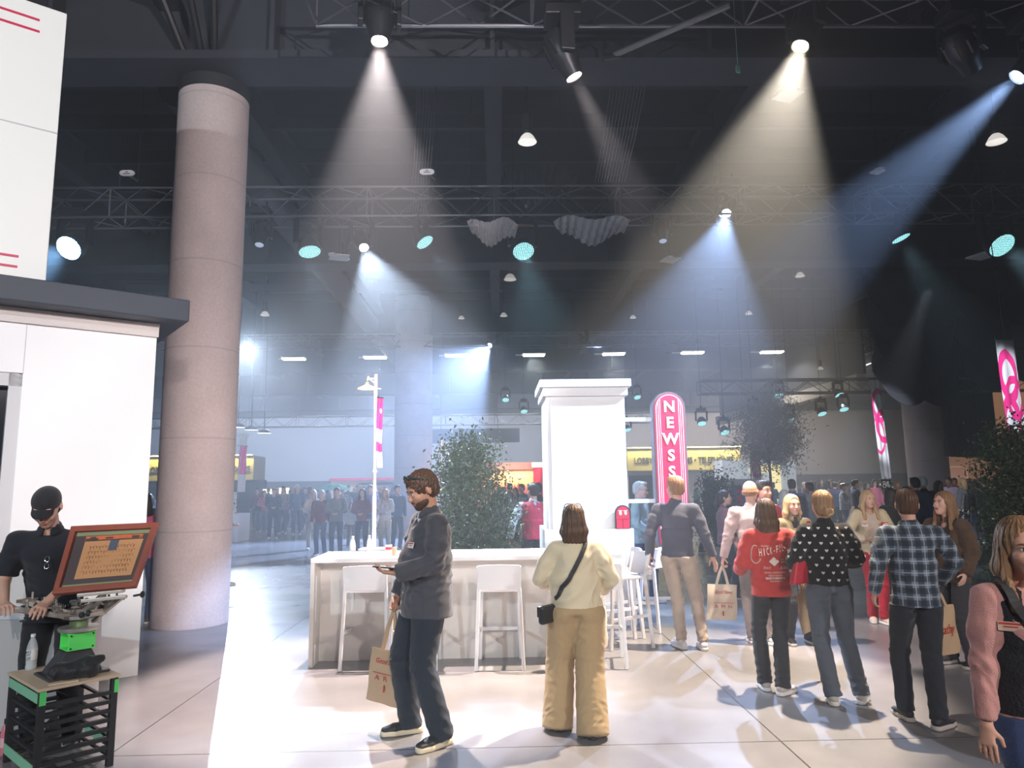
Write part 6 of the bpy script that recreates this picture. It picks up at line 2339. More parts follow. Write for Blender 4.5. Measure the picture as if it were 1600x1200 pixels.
# --- 5. woman in red sweatshirt
fl_, fr_ = g2(1194, 1076), g2(1222, 1084)
loc = (fl_ + fr_) / 2 + [0.05, 0.04, 0]
rz = math.radians(182)
redsw = cloth('red_sweatshirt', (0.50, 0.055, 0.050), 0.85, 0.3, 260, 0.06, 5)
PH = dict(h=1.60, loc=loc, rz=rz, feet=local_feet(loc, rz, fl_, fr_, -0.1, -1.0), girth=1.05, fem=True, vox=0.006, seed=21, hyaw=-0.1, hair='long', hairfront=False, haircol='brown', skin='fair',
          arms=[((0.18, -0.22, 1.08), (0.5, 0.7, -0.7)), ((-0.34, -0.14, 1.08), (-0.8, 0.6, -0.4))],
          hands=[dict(curl=0.7, palm=(-0.5, 0.3, 1), thumb=(-1, 0, 1)), dict(curl=0.8, palm=(0.5, 0, 0.5))],
          top=dict(m=redsw, hem=0.865, loose=1.14, arm=1.35, fold=0.010, name='sweatshirt', cuff=0.05, shw=1.1),
          trousers=dict(m=cloth('black_flare', (0.040, 0.040, 0.046)), r=(0.092, 0.070, 0.072), over=0.015, fold=0.008),
          shoes=dict(m=mat('shoe_taupe', (0.5, 0.45, 0.42), 0.6), sole=mat('sole_white'), lace=mat('lace_black')))
PT5, PJ5 = person('woman in red lettered sweatshirt and black trousers seen from behind', PH)
VQ5 = PJ5['topVQ']
inkw = mat('cream_ink', (0.75, 0.66, 0.58), 0.7)
sho5 = PJ5['sho']


def backtext(txt, size, x, z, width, rot=0.0, shear=0.0, bold=0.0):
    M = facing((sho5[0] + x, 0.4, sho5[2] + z), (-1, 0, 0)) @ Matrix.Rotation(rot, 4, 'Z')
    o = text_mesh('lettering', txt, size, inkw, None, M, 0.0, shear=shear, width=width, bold=bold)
    on_garment(o, *VQ5, None, (0, -1, 0), 0.004)
    o.parent = J5P
    return o


J5P = PJ5['top']
word = 'CHICK-FIL-A'
xs = np.linspace(0.135, -0.130, len(word))
for i, ch in enumerate(word):
    if i == 0:
        continue
    backtext(ch, 0.085 if ch not in '-' else 0.06, xs[i], -0.145 + 0.030 * (i / 10.0) - 0.010 * math.cos(i / 10 * PI), {'I': 0.006, '-': 0.012}.get(ch, 0.019), bold=0.0015, rot=0.05)
# big looping C
g_ = MB()
cx5, cz5 = sho5[0] + 0.125, sho5[2] - 0.165
pts = [(cx5 - 0.02 + 0.035 * math.cos(a), 0.4, cz5 + 0.075 * math.sin(a)) for a in np.linspace(PI * 0.35, PI * 1.85, 26)]
for a, b in zip(pts[:-1], pts[1:]):
    g_.bar((-(a[0] - cx5) + cx5, 0.4, a[2]), (-(b[0] - cx5) + cx5, 0.4, b[2]), 0.009, 0.001, up=(0, 1, 0))
o = g_.build('lettering', inkw, None)
on_garment(o, *VQ5, None, (0, -1, 0), 0.004)
o.parent = J5P
dm = MB()
for i_ in range(8):
    pass
dm.add([(sho5[0] + 0.055, 0.4, sho5[2] - 0.222), (sho5[0] + 0.01, 0.4, sho5[2] - 0.185), (sho5[0] - 0.035, 0.4, sho5[2] - 0.222), (sho5[0] + 0.01, 0.4, sho5[2] - 0.26), (sho5[0] + 0.01, 0.4, sho5[2] - 0.222)],
       [(0, 4, 1), (1, 4, 2), (2, 4, 3), (3, 4, 0)])
o = dm.build('diamond_print', inkw, None)
on_garment(o, *VQ5, None, (0, -1, 0), 0.004)
o.parent = J5P
backtext('We Didn\u2019t', 0.022, 0.075, -0.095, 0.06)
backtext('Invent', 0.020, -0.07, -0.205, 0.04)
backtext('THE CHICKEN', 0.022, -0.075, -0.228, 0.055)
backtext('Done It', 0.035, 0.07, -0.275, 0.055, shear=0.3)
backtext('So Good', 0.038, -0.08, -0.275, 0.085, shear=0.3)
backtext('ORIGINAL CHICKEN SANDWICH', 0.02, 0.0, -0.315, 0.18)
backtext('SINCE THE START', 0.018, 0.0, -0.34, 0.12)
backtext('BREADED TO ORDER EVERY DAY', 0.022, 0.0, -0.362, 0.17, bold=0.001)
backtext('AND SERVED HOT', 0.016, 0.0, -0.385, 0.11)
hw_ = world(PT5, PJ5['hands'][1][1] + np.array([-0.02, 0, -0.02]))
tote(hw_ + Vector((0.02, 0, -0.05)), 'brown kraft bag hanging between red sweatshirt and heart sweater', 0.24, 0.34, tote_kraft, -0.12, 0.55, 0.09,
     [('A R T', 0.04, 0.0, -0.13, 0.10)])

# --- 6. woman in black sweater with white hearts
fl_, fr_ = g2(1300, 1098), g2(1344, 1096)
loc = (fl_ + fr_) / 2 + [-0.06, 0.03, 0]
rz = math.radians(176)
hearts = cloth('heart_knit', (0.012, 0.012, 0.014), 0.9, 0.5, 150, 0.1, 8)
greyj = cloth('grey_jeans', (0.105, 0.125, 0.16), 0.8, 0.35, 260, 0.18, 5)
PH = dict(h=1.67, loc=loc, rz=rz, feet=local_feet(loc, rz, fl_, fr_, -0.2, -0.6), girth=1.06, fem=True, vox=0.006, seed=31, hair='bun', haircol='dirty', skin='fair',
          arms=[((0.20, -0.24, 1.12), (0.5, 0.7, -0.7)), ((-0.20, -0.24, 1.12), (-0.5, 0.7, -0.7))],
          hands=[dict(curl=0.7, palm=(-0.5, 0.3, 1), thumb=(-1, 0, 1)), dict(curl=0.7, palm=(0.5, 0.3, 1), thumb=(1, 0, 1))],
          top=dict(m=hearts, hem=0.965, loose=1.06, arm=1.25, fold=0.008, name='sweater', cuff=0.05),
          trousers=dict(m=greyj, r=(0.100, 0.072, 0.070), over=0.02, hip=1.06, fold=0.008, base=0.15), shoes=dict(m=mat('shoe_greyish', (0.5, 0.47, 0.44), 0.6), sole=mat('sole_white'), lace=mat('lace_white')))
PT6, PJ6 = person('woman in black sweater with white hearts and grey jeans seen from behind', PH)
VQ = PJ6['topVQ']
bvh6 = BVHTree.FromPolygons([tuple(v) for v in VQ[0]], [tuple(q) for q in VQ[1]])
hm_w = cloth('heart_white', (0.66, 0.62, 0.60))
hp_ = [(0.0, -0.6), (0.55, 0.0), (0.62, 0.35), (0.32, 0.55), (0.0, 0.30), (-0.32, 0.55), (-0.62, 0.35), (-0.55, 0.0)]
g_ = MB()
sho6 = PJ6['sho']
rs = np.random.RandomState(2)
for r in range(9):
    for c in range(-5, 6):
        for sgn in (1, -1):
            x = sho6[0] + (c + 0.5 * (r % 2)) * 0.075
            z = sho6[2] + 0.01 - r * 0.058
            hit, n, i, ds = bvh6.ray_cast(Vector((x, 0.6 * sgn, z)), Vector((0, -sgn, 0)), 1.2)
            if hit is None or abs(n.y) < 0.25:
                continue
            rr = Vector((0, 0, 1)).cross(n).normalized()
            uu = n.cross(rr)
            k_ = 0.022
            q = [hit + n * 0.0035 + rr * (a * k_) + uu * (b * k_) for a, b in hp_]
            g_.add([hit + n * 0.005] + q, [(0, 1 + j, 1 + (j + 1) % 8) for j in range(8)])
g_.build('heart_pattern', hm_w, PJ6['top'], smooth=True)
F_ = Field(PJ6['hd'](0, .12, -.05) - .1, PJ6['hd'](0, .12, -.05) + .1, 0.005)
for k_ in range(9):
    a_ = k_ * 0.75
    F_.cone(PJ6['hd'](-0.012 + 0.030 * math.cos(a_), 0.112, -0.052 + 0.026 * math.sin(a_)), PJ6['hd'](-0.012 + 0.030 * math.cos(a_ + 1.1), 0.128, -0.052 + 0.026 * math.sin(a_ + 1.1)), 0.012, 0.010, 0.003)
V, Q = F_.mesh()
mk('hair_bun', V, Q, HAIR['blonde'], PT6)
w = world(PT6, PJ6['SL'] + np.array([0.07, 0.02, -0.34]))
redleather = mat('red_leather', (0.42, 0.02, 0.04), 0.4, bump=0.1, bscale=60)
bg = thing('shoulder_bag', 'red leather shoulder bag hanging from the heart-sweater woman', 'bag', w, 0.35)
vs = []
for s_ in (-1, 1):
    vs += [(-0.105, 0.03 * s_, -0.10), (0.105, 0.03 * s_, -0.085), (0.055, 0.02 * s_, 0.09), (-0.045, 0.02 * s_, 0.09)]
MB().add(vs, [(0, 1, 2, 3), (7, 6, 5, 4), (0, 4, 5, 1), (1, 5, 6, 2), (2, 6, 7, 3), (3, 7, 4, 0)]).build('bag_body', redleather, bg, bevel=0.014)
R_ = rotz(rz)
top_l = Vector(R_ @ (PJ6['SL'] + np.array([-0.035, 0.0, 0.062]))) + Vector(loc) - w
Ri = Matrix.Rotation(-0.35, 3, 'Z')
top_l = Ri @ top_l
for s_ in (-0.045, 0.05):
    g_ = MB()
    pts = [Vector((s_, 0.0, 0.08)), Vector((s_ * 0.6, -0.01, 0.2)) + top_l * 0.25 * 0, top_l + Vector((s_ * 0.2, 0, 0.0))]
    for a, b in zip(pts[:-1], pts[1:]):
        g_.bar(a, b, 0.02, 0.006, up=(0, 1, 0))
    g_.build('strap', redleather, bg)

# --- 7. man in blue plaid shirt
fl_, fr_ = g2(1414, 1122), g2(1466, 1137)
loc = (fl_ + fr_) / 2 + [0.06, 0.03, 0]
rz = math.radians(172)
plaid = cloth('blue_plaid', (0.12, 0.16, 0.22), 0.8, 0.3, 260, 0, 5)
nt, N, L, B = nodes_of(plaid)
tc = N.new('ShaderNodeTexCoord'); sp = N.new('ShaderNodeSeparateXYZ'); L.new(tc.outputs['Object'], sp.inputs[0])
acc = None
for ax_, per, w_, colr, fac in ((0, 0.085, 0.021, (0.015, 0.022, 0.035, 1), 0.75), (2, 0.085, 0.021, (0.015, 0.022, 0.035, 1), 0.75), (0, 0.085, 0.004, (0.45, 0.50, 0.56, 1), 0.5), (2, 0.085, 0.004, (0.45, 0.5, 0.56, 1), 0.5)):
    a_ = N.new('ShaderNodeMath'); a_.operation = 'ADD'; a_.inputs[1].default_value = 0.0 if w_ > .01 else 0.0425; L.new(sp.outputs[ax_], a_.inputs[0])
    p_ = N.new('ShaderNodeMath'); p_.operation = 'PINGPONG'; p_.inputs[1].default_value = per / 2; L.new(a_.outputs[0], p_.inputs[0])
    c_ = N.new('ShaderNodeMath'); c_.operation = 'LESS_THAN'; c_.inputs[1].default_value = w_; L.new(p_.outputs[0], c_.inputs[0])
    f_ = N.new('ShaderNodeMath'); f_.operation = 'MULTIPLY'; f_.inputs[1].default_value = fac; L.new(c_.outputs[0], f_.inputs[0])
    x_ = N.new('ShaderNodeMix'); x_.data_type = 'RGBA'; x_.inputs['B'].default_value = colr
    if acc is None:
        x_.inputs['A'].default_value = (0.17, 0.23, 0.31, 1)
    else:
        L.new(acc, x_.inputs['A'])
    L.new(f_.outputs[0], x_.inputs['Factor'])
    acc = x_.outputs['Result']
L.new(acc, B.inputs['Base Color'])
PH = dict(h=1.68, loc=loc, rz=rz, feet=local_feet(loc, rz, fl_, fr_, 0.1, -0.9), girth=1.04, vox=0.006, seed=41, hyaw=-0.25, hair='short', haircol='brown', skin='fair', shw=1.0,
          arms=[((0.27, -0.05, 0.96), (0.5, 1, 0)), ((-0.27, -0.20, 1.02), (-0.8, 0.6, -0.3))],
          hands=[dict(curl=0.5), dict(curl=0.9, palm=(0.6, 0, 0.4))],
          top=dict(m=plaid, hem=0.865, loose=1.06, arm=1.12, fold=0.009, name='shirt', collar=plaid),
          trousers=dict(m=cloth('black_jeans', (0.024, 0.028, 0.038)), r=(0.102, 0.074, 0.064), over=0.01, fold=0.008), shoes=darkshoe)
PT7, PJ7 = person('man in blue plaid shirt and dark jeans seen from behind', PH)
hw_ = world(PT7, PJ7['hands'][1][1] + np.array([-0.02, -0.02, -0.02]))
tote(hw_ + Vector((0.0, 0, -0.0)), 'brown kraft bag with red cursive word held by the plaid shirt man', 0.25, 0.36, tote_kraft, -0.08, 0.25, 0.12,
     [('cathy', 0.10, 0.0, -0.17, 0.13)])

# --- 8. woman cropped by the right edge
loc = np.array([at(1598, 900, 2.85).x, 2.85, 0])
rz = math.radians(-8)
pinks = cloth('pink_sweater', (0.58, 0.30, 0.28), 0.85, 0.4, 220, 0.05, 6)
PH = dict(h=1.60, loc=loc, rz=rz, feet=[(0.10, 0.12, 0), (-0.09, -0.15, 0)], girth=1.03, fem=True, vox=0.005, seed=51, hair='long', haircol='dirty', skin='fair', hyaw=-0.10, hpitch=0.12,
          arms=[((0.24, -0.02, 0.86), (0.3, 1, 0)), ((-0.215, -0.05, 0.885), (-0.25, 1, 0))],
          hands=[dict(), dict(curl=0.25, palm=(0.7, 0.7, 0), thumb=(0.6, -1, 0))],
          top=dict(m=pinks, hem=0.93, loose=1.04, arm=1.02, fold=0.007, name='sweater', cuff=0.044, base=.35),
          vest=dict(m=cloth('black_fleece_vest', (0.02, 0.021, 0.028), 0.95, 0.8, 90), hem=0.95, open=0.07, name='vest'),
          trousers=dict(m=cloth('blue_jeans', (0.035, 0.060, 0.15), 0.8, 0.4, 260, 0.25, 6), r=(0.096, 0.068, 0.055), over=0.0), shoes=whiteshoe)
PT8, PJ8 = person('woman in black vest over pink sweater walking out at the right edge', PH)
badge(PJ8, PT8, -0.105, -0.11, 0.085, 0.035, mat('badge_beige', (0.6, 0.45, 0.35), 0.5))
VQ = PJ8['topVQ']
strap(PT8, [PJ8['sho'] + [-0.11, 0.0, 0.05], PJ8['sho'] + [-0.06, -0.13, -0.08], PJ8['sho'] + [0.08, -0.17, -0.28], PJ8['pel'] + [0.18, -0.1, 0.08]], 0.035, BLACK, 'bag_strap', VQ=VQ, off=0.022)
strap(PT8, [PJ8['sho'] + [0.02, -0.07, 0.05], PJ8['sho'] + [0.0, -0.05, 0.075], PJ8['sho'] + [-0.02, -0.07, 0.05]], 0.02, pinks, 'collar', VQ=None)

# --- 9. blonde woman in cream varsity cardigan and red trousers
fl_, fr_ = g2(1384, 976), g2(1366, 972)
loc = (fl_ + fr_) / 2 + [0.0, 0.05, 0]
rz = math.radians(-4)
PH = dict(h=1.62, loc=loc, rz=rz, feet=local_feet(loc, rz, fl_, fr_, 0.2, -0.3), girth=0.95, fem=True, vox=0.0065, seed=61, hair='long', haircol='blonde', skin='fair', hroll=0.08, hyaw=0.1,
          arms=[((0.12, -0.22, 1.10), (0.8, 0.4, -0.5)), ((-0.16, -0.20, 1.12), (-0.8, 0.4, -0.5))],
          hands=[dict(curl=0.8, palm=(0, 0.4, 1), dir=(-1, -.4, 0), thumb=(0, -1, 1)), dict(curl=0.8, palm=(0, 0.4, 1), dir=(1, -0.4, 0), thumb=(0, -1, 1))],
          top=dict(m=cloth('beige_tee', (0.62, 0.50, 0.42)), hem=0.93, loose=0.98, arm=1.0, name='top'),
          vest=dict(m=cloth('cream_cardigan', (0.66, 0.55, 0.36)), hem=0.90, open=0.075, name='cardigan'),
          trousers=dict(m=cloth('red_trousers', (0.42, 0.012, 0.035)), r=(0.088, 0.072, 0.066), over=0.0), shoes=dict(m=mat('shoe_cream', (0.66, 0.55, 0.45), 0.6), sole=mat('sole_white'), lace=mat('lace_white')))
PT9, PJ9 = person('blonde woman in cream varsity cardigan and red trousers facing the camera', PH)
# sleeves of the cardigan
g_ = Field(np.minimum(PJ9['SR'], PJ9['WR']) - .3, np.maximum(PJ9['SL'], PJ9['WL']) + .3, 0.008)
for S_, E_, W_ in ((PJ9['SL'], PJ9['EL'], PJ9['WL']), (PJ9['SR'], PJ9['ER'], PJ9['WR'])):
    g_.cone(S_, E_, 0.072, 0.062, 0.02)
    g_.cone(E_, E_ + (W_ - E_) * 0.9, 0.062, 0.046, 0.02, cap=.4)
V, Q = g_.mesh()
V = creases(V, Q, 0.006, 4, [], 0.6)
mk('sleeves', V, Q, cloth('cream_cardigan'), PT9)
sh9 = PJ9['sho']
pm = facing((sh9[0] + 0.115, sh9[1] - 0.165, sh9[2] - 0.14))
MB().box((sh9[0] + 0.115, sh9[1] - 0.155, sh9[2] - 0.14), (0.085, 0.02, 0.10)).build('letter_patch', mat('patch_red', (0.5, 0.02, 0.04), 0.7), PT9, bevel=0.006)
text_mesh('patch_letter', 'C', 0.10, badge_m, PT9, facing((sh9[0] + 0.115, sh9[1] - 0.168, sh9[2] - 0.14)), 0.002, bold=0.004)
badge(PJ9, PT9, -0.10, -0.12, 0.07, 0.05)
w = world(PT9, PJ9['pel'] + np.array([-0.27, 0.02, 0.10]))
bg = thing('shoulder_bag', 'beige leather shoulder bag beside the blonde woman in the varsity cardigan', 'bag', w, 0.1)
beigel = mat('beige_leather', (0.52, 0.40, 0.31), 0.45, bump=0.15, bscale=50)
F_ = Field([-0.2, -0.12, -0.2], [0.2, 0.12, 0.2], 0.008)
F_.cone([-0.08, 0, -0.03], [0.08, 0, -0.02], (0.045, 0.09), (0.045, 0.085), 0.02, u=(0, 1, 0))
F_.half([0, 0, 0.06], [0, 0, 1])
V, Q = F_.mesh()
mk('bag_body', V, Q, beigel, bg)
MB().tube([(-0.09, 0, 0.02), (-0.03, 0.0, 0.2), (0.06, 0.02, 0.34), (0.12, 0.03, 0.44)], 0.008, 6).tube([(0.10, 0, 0.02), (0.11, 0.02, 0.2), (0.13, 0.03, 0.44)], 0.008, 6).build('strap', beigel, bg)

# --- 10. woman in brown checked jacket looking left
loc = np.array([at(1487, 900, 6.9).x, 6.9, 0])
rz = math.radians(-62)
bplaid = cloth('brown_check', (0.10, 0.065, 0.045), 0.9, 0.4, 150, 0.5, 14)
PH = dict(h=1.63, loc=loc, rz=rz, feet=[(0.1, 0, 0.1), (-0.1, 0.02, -0.1)], girth=1.0, fem=True, vox=0.0065, seed=71, hair='long', haircol='dirty', skin='pale', hyaw=-0.2, hpitch=-0.1, wavy=3,
          arms=[((0.2, -0.12, 0.95), (0.6, 1, 0)), ((-0.2, -0.2, 1.05), (-0.6, 1, 0))],
          top=dict(m=bplaid, hem=0.84, loose=1.12, arm=1.3, name='jacket', collar=bplaid, vneck=0.5, cuff=0.05),
          trousers=dict(m=cloth('charcoal_trousers', (0.05, 0.05, 0.06)), r=(0.092, 0.072, 0.065)), shoes=darkshoe)
PT, PJ = person('woman with wavy hair in brown checked jacket looking left beside the plaid man', PH)
strap(PT, [PJ['sho'] + [0.1, -0.02, 0.05], PJ['sho'] + [0.05, -0.15, -0.1], PJ['sho'] + [-0.12, -0.14, -0.35]], 0.04, BLACK, 'bag_strap', VQ=PJ['topVQ'])
badge(PJ, PT, 0.06, -0.14, 0.06, 0.07)

# --- 11. woman in olive jacket facing the camera
loc = np.array([at(1241, 850, 7.9).x, 7.9, 0])
olive = cloth('olive_jacket', (0.21, 0.165, 0.085), 0.8, 0.3, 200, 0.08, 6)
PH = dict(h=1.60, loc=loc, rz=0.05, girth=1.0, fem=True, vox=0.007, seed=81, hair='long', haircol='blonde', skin='fair', hyaw=0.05, hairfront=False,
          top=dict(m=olive, hem=0.85, loose=1.08, arm=1.15, name='jacket', collar=olive, vneck=1.0),
          trousers=dict(m=cloth('black')), shoes=darkshoe)
PT, PJ = person('blonde woman in olive jacket facing the camera between two women', PH)
badge(PJ, PT, -0.10, -0.12, 0.075, 0.04)
MB().sphere(Vector(PJ['sho'] + np.array([0, -0.045, -0.01])), 0.06, 12, 8, (0.8, 0.55, 1.2)).build('black_top', cloth('black_tee', (0.015, 0.015, 0.018)), PT, smooth=True)

# --- 12. man with red collar behind the balding man
loc = np.array([at(1196, 850, 8.4).x, 8.4, 0])
PH = dict(h=1.76, loc=loc, rz=0.35, girth=1.0, vox=0.007, seed=91, hair='short', haircol='dark', skin='fair', hyaw=0.1,
          top=dict(m=cloth('red_polo', (0.55, 0.02, 0.05)), hem=0.86, name='polo', collar=cloth('red_polo'), vneck=0.5), trousers=dict(m=cloth('black')), shoes=darkshoe)
PT, PJ = person('dark-haired man in bright red polo behind the balding man', PH)
strap(PT, [PJ['sho'] + [0.06, -0.05, 0.04], PJ['sho'] + [0.03, -0.14, -0.1], PJ['sho'] + [0.0, -0.15, -0.3]], 0.02, mat('lanyard_white', (0.7, 0.7, 0.7), 0.6), 'lanyard', VQ=PJ['topVQ'])
strap(PT, [PJ['sho'] + [-0.06, -0.05, 0.04], PJ['sho'] + [-0.03, -0.14, -0.1], PJ['sho'] + [0.0, -0.15, -0.3]], 0.02, BLACK, 'lanyard', VQ=PJ['topVQ'])

# --- 13. woman with ponytail, maroon top, profile to the right
loc = np.array([at(1134, 850, 10.9).x, 10.9, 0])
PH = dict(h=1.62, loc=loc, rz=math.radians(80), girth=0.95, fem=True, vox=0.008, seed=95, hair='pony', haircol='dark', skin='fair', hpitch=-0.05, feet=[(0.1, 0.05, 0), (-0.08, -0.12, 0)],
          arms=[((0.2, -0.15, 0.98), (0.4, 1, 0)), ((-0.2, -0.1, 0.95), (-0.4, 1, 0))],
          top=dict(m=cloth('maroon_knit', (0.23, 0.11, 0.13)), hem=0.88, name='sweater', loose=1.1, arm=1.2), trousers=dict(m=cloth('black')), shoes=darkshoe)
person('dark-haired woman with ponytail in dusty maroon sweater facing right', PH)

# --- 14. man in teal shirt with grey hair behind the stools
loc = np.array([at(1002, 850, 10.7).x, 10.7, 0])
tealg = cloth('teal_grey_shirt', (0.30, 0.40, 0.42), 0.8)
PH = dict(h=1.77, loc=loc, rz=math.radians(62), girth=1.05, vox=0.007, seed=97, hair='short', haircol='grey', skin='pale', feet=[(0.10, -0.16, 0), (-0.10, 0.14, 0)], hpitch=0.1,
          arms=[((0.2, -0.20, 1.02), (0.4, 1, -0.3)), ((-0.18, -0.22, 1.03), (-0.4, 1, -0.3))],
          top=dict(m=tealg, hem=0.86, name='shirt', loose=1.06, arm=1.2, collar=tealg), trousers=dict(m=cloth('blue_jeans')), shoes=whiteshoe)
PT, PJ = person('grey-haired man with glasses in teal-grey shirt behind the stools', PH)
hd = PJ['hd']
g_ = MB()
for sx in (-1, 1):
    g_.tube([Vector(hd(sx * (0.031 + 0.021 * math.cos(a)), -0.108, 0.006 + 0.016 * math.sin(a))) for a in np.linspace(0, 2 * PI, 12)], 0.002, 5)
    g_.bar(Vector(hd(sx * 0.052, -0.106, 0.01)), Vector(hd(sx * 0.080, 0.0, 0.012)), 0.003)
g_.bar(Vector(hd(-0.01, -0.110, 0.008)), Vector(hd(0.01, -0.110, 0.008)), 0.003)
g_.build('glasses', BLACK, PT)

# --- 15. man in red vest behind the counter
loc = np.array([at(834, 850, 10.9).x, 10.9, 0])
PH = dict(h=1.77, loc=loc, rz=math.radians(170), girth=1.06, vox=0.007, seed=99, hair='short', haircol='dark', skin='tan', hyaw=0.7,
          feet=[(0.18, 0.05, 0.1), (-0.14, -0.05, -0.1)], arms=[((0.36, -0.05, 0.95), (0.4, 1, 0)), ((-0.28, 0, 0.9), (-0.4, 1, 0))], hands=[dict(curl=0.9), dict()],
          top=dict(m=cloth('pale_grey_shirt', (0.42, 0.47, 0.47)), hem=0.94, arm=1.15, name='shirt'), vest=dict(m=cloth('red_vest', (0.42, 0.02, 0.05), 0.7), hem=0.93, name='vest'),
          trousers=dict(m=cloth('black')), shoes=darkshoe)
PT, PJ = person('man in red vest and pale shirt seen from behind beside the white pillar', PH)

# --- 16. woman in grey coat with black handbag behind the tree
loc = np.array([at(777, 850, 11.6).x, 11.6, 0])
PH = dict(h=1.66, loc=loc, rz=math.radians(150), girth=1.0, fem=True, vox=0.008, seed=101, hair='long', hairfront=False, haircol='dark', skin='fair',
          top=dict(m=cloth('grey_coat', (0.22, 0.25, 0.25)), hem=0.86, arm=1.2, loose=1.1, name='coat'), trousers=dict(m=cloth('black')), shoes=darkshoe)
PT, PJ = person('dark-haired woman in grey coat behind the counter, right of the bushy tree', PH)
w = world(PT, PJ['pel'] + np.array([-0.26, 0.0, 0.02]))
bg = thing('handbag', 'black handbag of the woman in the grey coat', 'bag', w, 0.3)
MB().box((0, 0, 0), (0.26, 0.08, 0.18)).build('bag_body', mat('black_leather'), bg, bevel=0.02)
MB().tube([(-0.1, 0, 0.08), (-0.03, 0, 0.35), (0.05, 0, 0.45)], 0.008, 6).tube([(0.1, 0, 0.08), (0.08, 0, 0.35), (0.05, 0, 0.45)], 0.008, 6).build('strap', BLACK, bg)

# --- 17. screen printer in black cap and polo
loc = np.array([at(88, 950, 5.25).x, 5.25, 0])
blackp = cloth('black_polo', (0.020, 0.022, 0.030), 0.8, 0.3, 260, 0.1, 6)
rz = math.radians(12)
PH = dict(h=1.80, loc=loc, rz=rz, girth=1.05, vox=0.0055, seed=111, hair='cap', haircol='dark', skin='fair', lean=(0.0, -0.20), hpitch=0.65, hyaw=0.05, hoff=(0, -0.085), shw=1.05,
          feet=[(0.13, 0.05, 0.2), (-0.13, 0.05, -0.2)],
          arms=[((0.10, -0.50, 1.02), (0.7, 0.6, -0.4)), ((-0.16, -0.42, 1.02), (-0.6, 0.8, -0.5))],
          hands=[dict(curl=0.6, palm=(-0.3, 0, -1), thumb=(-1, 0, 0), dir=(0.1, -1, -0.2)), dict(curl=0.5, palm=(0.2, 0, -1), thumb=(1, 0, 0), dir=(0.5, -1, -0.1))],
          top=dict(m=blackp, hem=0.84, loose=1.06, arm=1.15, sleeve=0.42, fold=0.008, name='polo', collar=blackp),
          trousers=dict(m=cloth('black_work', (0.018, 0.018, 0.022)), r=(0.10, 0.078, 0.068)), shoes=darkshoe)
PT0, PJ0 = person('screen printer in black cap and black polo bending over the press', PH)
# aviator glasses hung on the polo
bv = BVHTree.FromPolygons([tuple(v) for v in PJ0['topVQ'][0]], [tuple(q) for q in PJ0['topVQ'][1]])
hit = bv.ray_cast(Vector(PJ0['sho'] + np.array([0.03, -0.7, -0.14])), Vector((0, 1, 0)), 1.2)[0] or Vector(PJ0['sho'])
g_ = MB()
for dz in (0, 0.045):
    g_.tube([Vector((hit.x + 0.014 * math.cos(a), hit.y - 0.012, hit.z - dz + 0.018 * math.sin(a))) for a in np.linspace(0, 2 * PI, 12)], 0.003, 5)
g_.build('hung_glasses', mat('silver', (0.7, 0.7, 0.7), 0.2, 1.0), PT0)
print('people done')
# ------------------------------------------------------------ the crowd further away
protos = {}
DN = [((0.24, -0.03, 0.88), (0.3, 1, 0)), ((-0.24, -0.03, 0.88), (-0.3, 1, 0))]
FR = [((0.06, -0.24, 1.10), (0.8, 0.5, -0.5)), ((-0.08, -0.24, 1.10), (-0.8, 0.5, -0.5))]
MX = [((0.24, -0.02, 0.88), (0.3, 1, 0)), ((-0.10, -0.26, 1.16), (-0.8, 0.5, -0.5))]
for key, d in dict(
        man_down=dict(hair='short', arms=DN), man_front=dict(hair='short', arms=FR, girth=1.1), man_walk=dict(hair='short', arms=MX, feet=[(0.09, -0.26, 0), (-0.09, 0.26, 0)]),
        woman_front=dict(hair='long', fem=True, arms=FR), woman_down=dict(hair='long', fem=True, arms=DN, hairfront=False), woman_walk=dict(hair='long', fem=True, arms=MX, feet=[(0.08, 0.2, 0), (-0.08, -0.2, 0)]),
        woman_skirt=dict(hair='long', fem=True, arms=DN, trousers=dict(m=cloth('skirt', (0.2, 0.2, 0.2)), r=(0.125, 0.15, 0.17), over=-0.1))).items():
    d = dict(d)
    d.update(h=1.75, loc=(0, 0, 0), vox=0.0155, seed=5)
    d.setdefault('top', dict(m=cloth('crowd_top', (0.3, 0.3, 0.3)), name='shirt', hem=0.88, loose=1.05, arm=1.15))
    d.setdefault('trousers', dict(m=cloth('crowd_trousers', (0.05, 0.05, 0.06))))
    d['shoes'] = dict(m=cloth('crowd_shoe', (0.05, 0.05, 0.05)), sole=mat('sole_white'))
    protos[key], _ = person('x', d)

PAL = dict(navy=(0.03, 0.04, 0.085), black=(0.02, 0.02, 0.024), maroon=(0.17, 0.035, 0.06), grey=(0.19, 0.20, 0.21), white=(0.62, 0.62, 0.64), cream=(0.6, 0.52, 0.42), blue=(0.07, 0.13, 0.30), brown=(0.16, 0.09, 0.055),
           lilac=(0.36, 0.27, 0.38), pink=(0.55, 0.12, 0.22), jeans=(0.07, 0.10, 0.17), paleblue=(0.38, 0.47, 0.56), olive=(0.11, 0.11, 0.06), tan=(0.42, 0.28, 0.18), purple=(0.10, 0.05, 0.11), green=(0.05, 0.10, 0.07),
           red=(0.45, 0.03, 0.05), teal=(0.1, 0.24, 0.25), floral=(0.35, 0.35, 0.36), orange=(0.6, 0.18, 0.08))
fl_m = cloth('crowd_floral', (0.05, 0.05, 0.06))
nt, N, L, B = nodes_of(fl_m)
tc = N.new('ShaderNodeTexCoord'); vo = N.new('ShaderNodeTexVoronoi'); vo.inputs['Scale'].default_value = 16; L.new(tc.outputs['Object'], vo.inputs['Vector'])
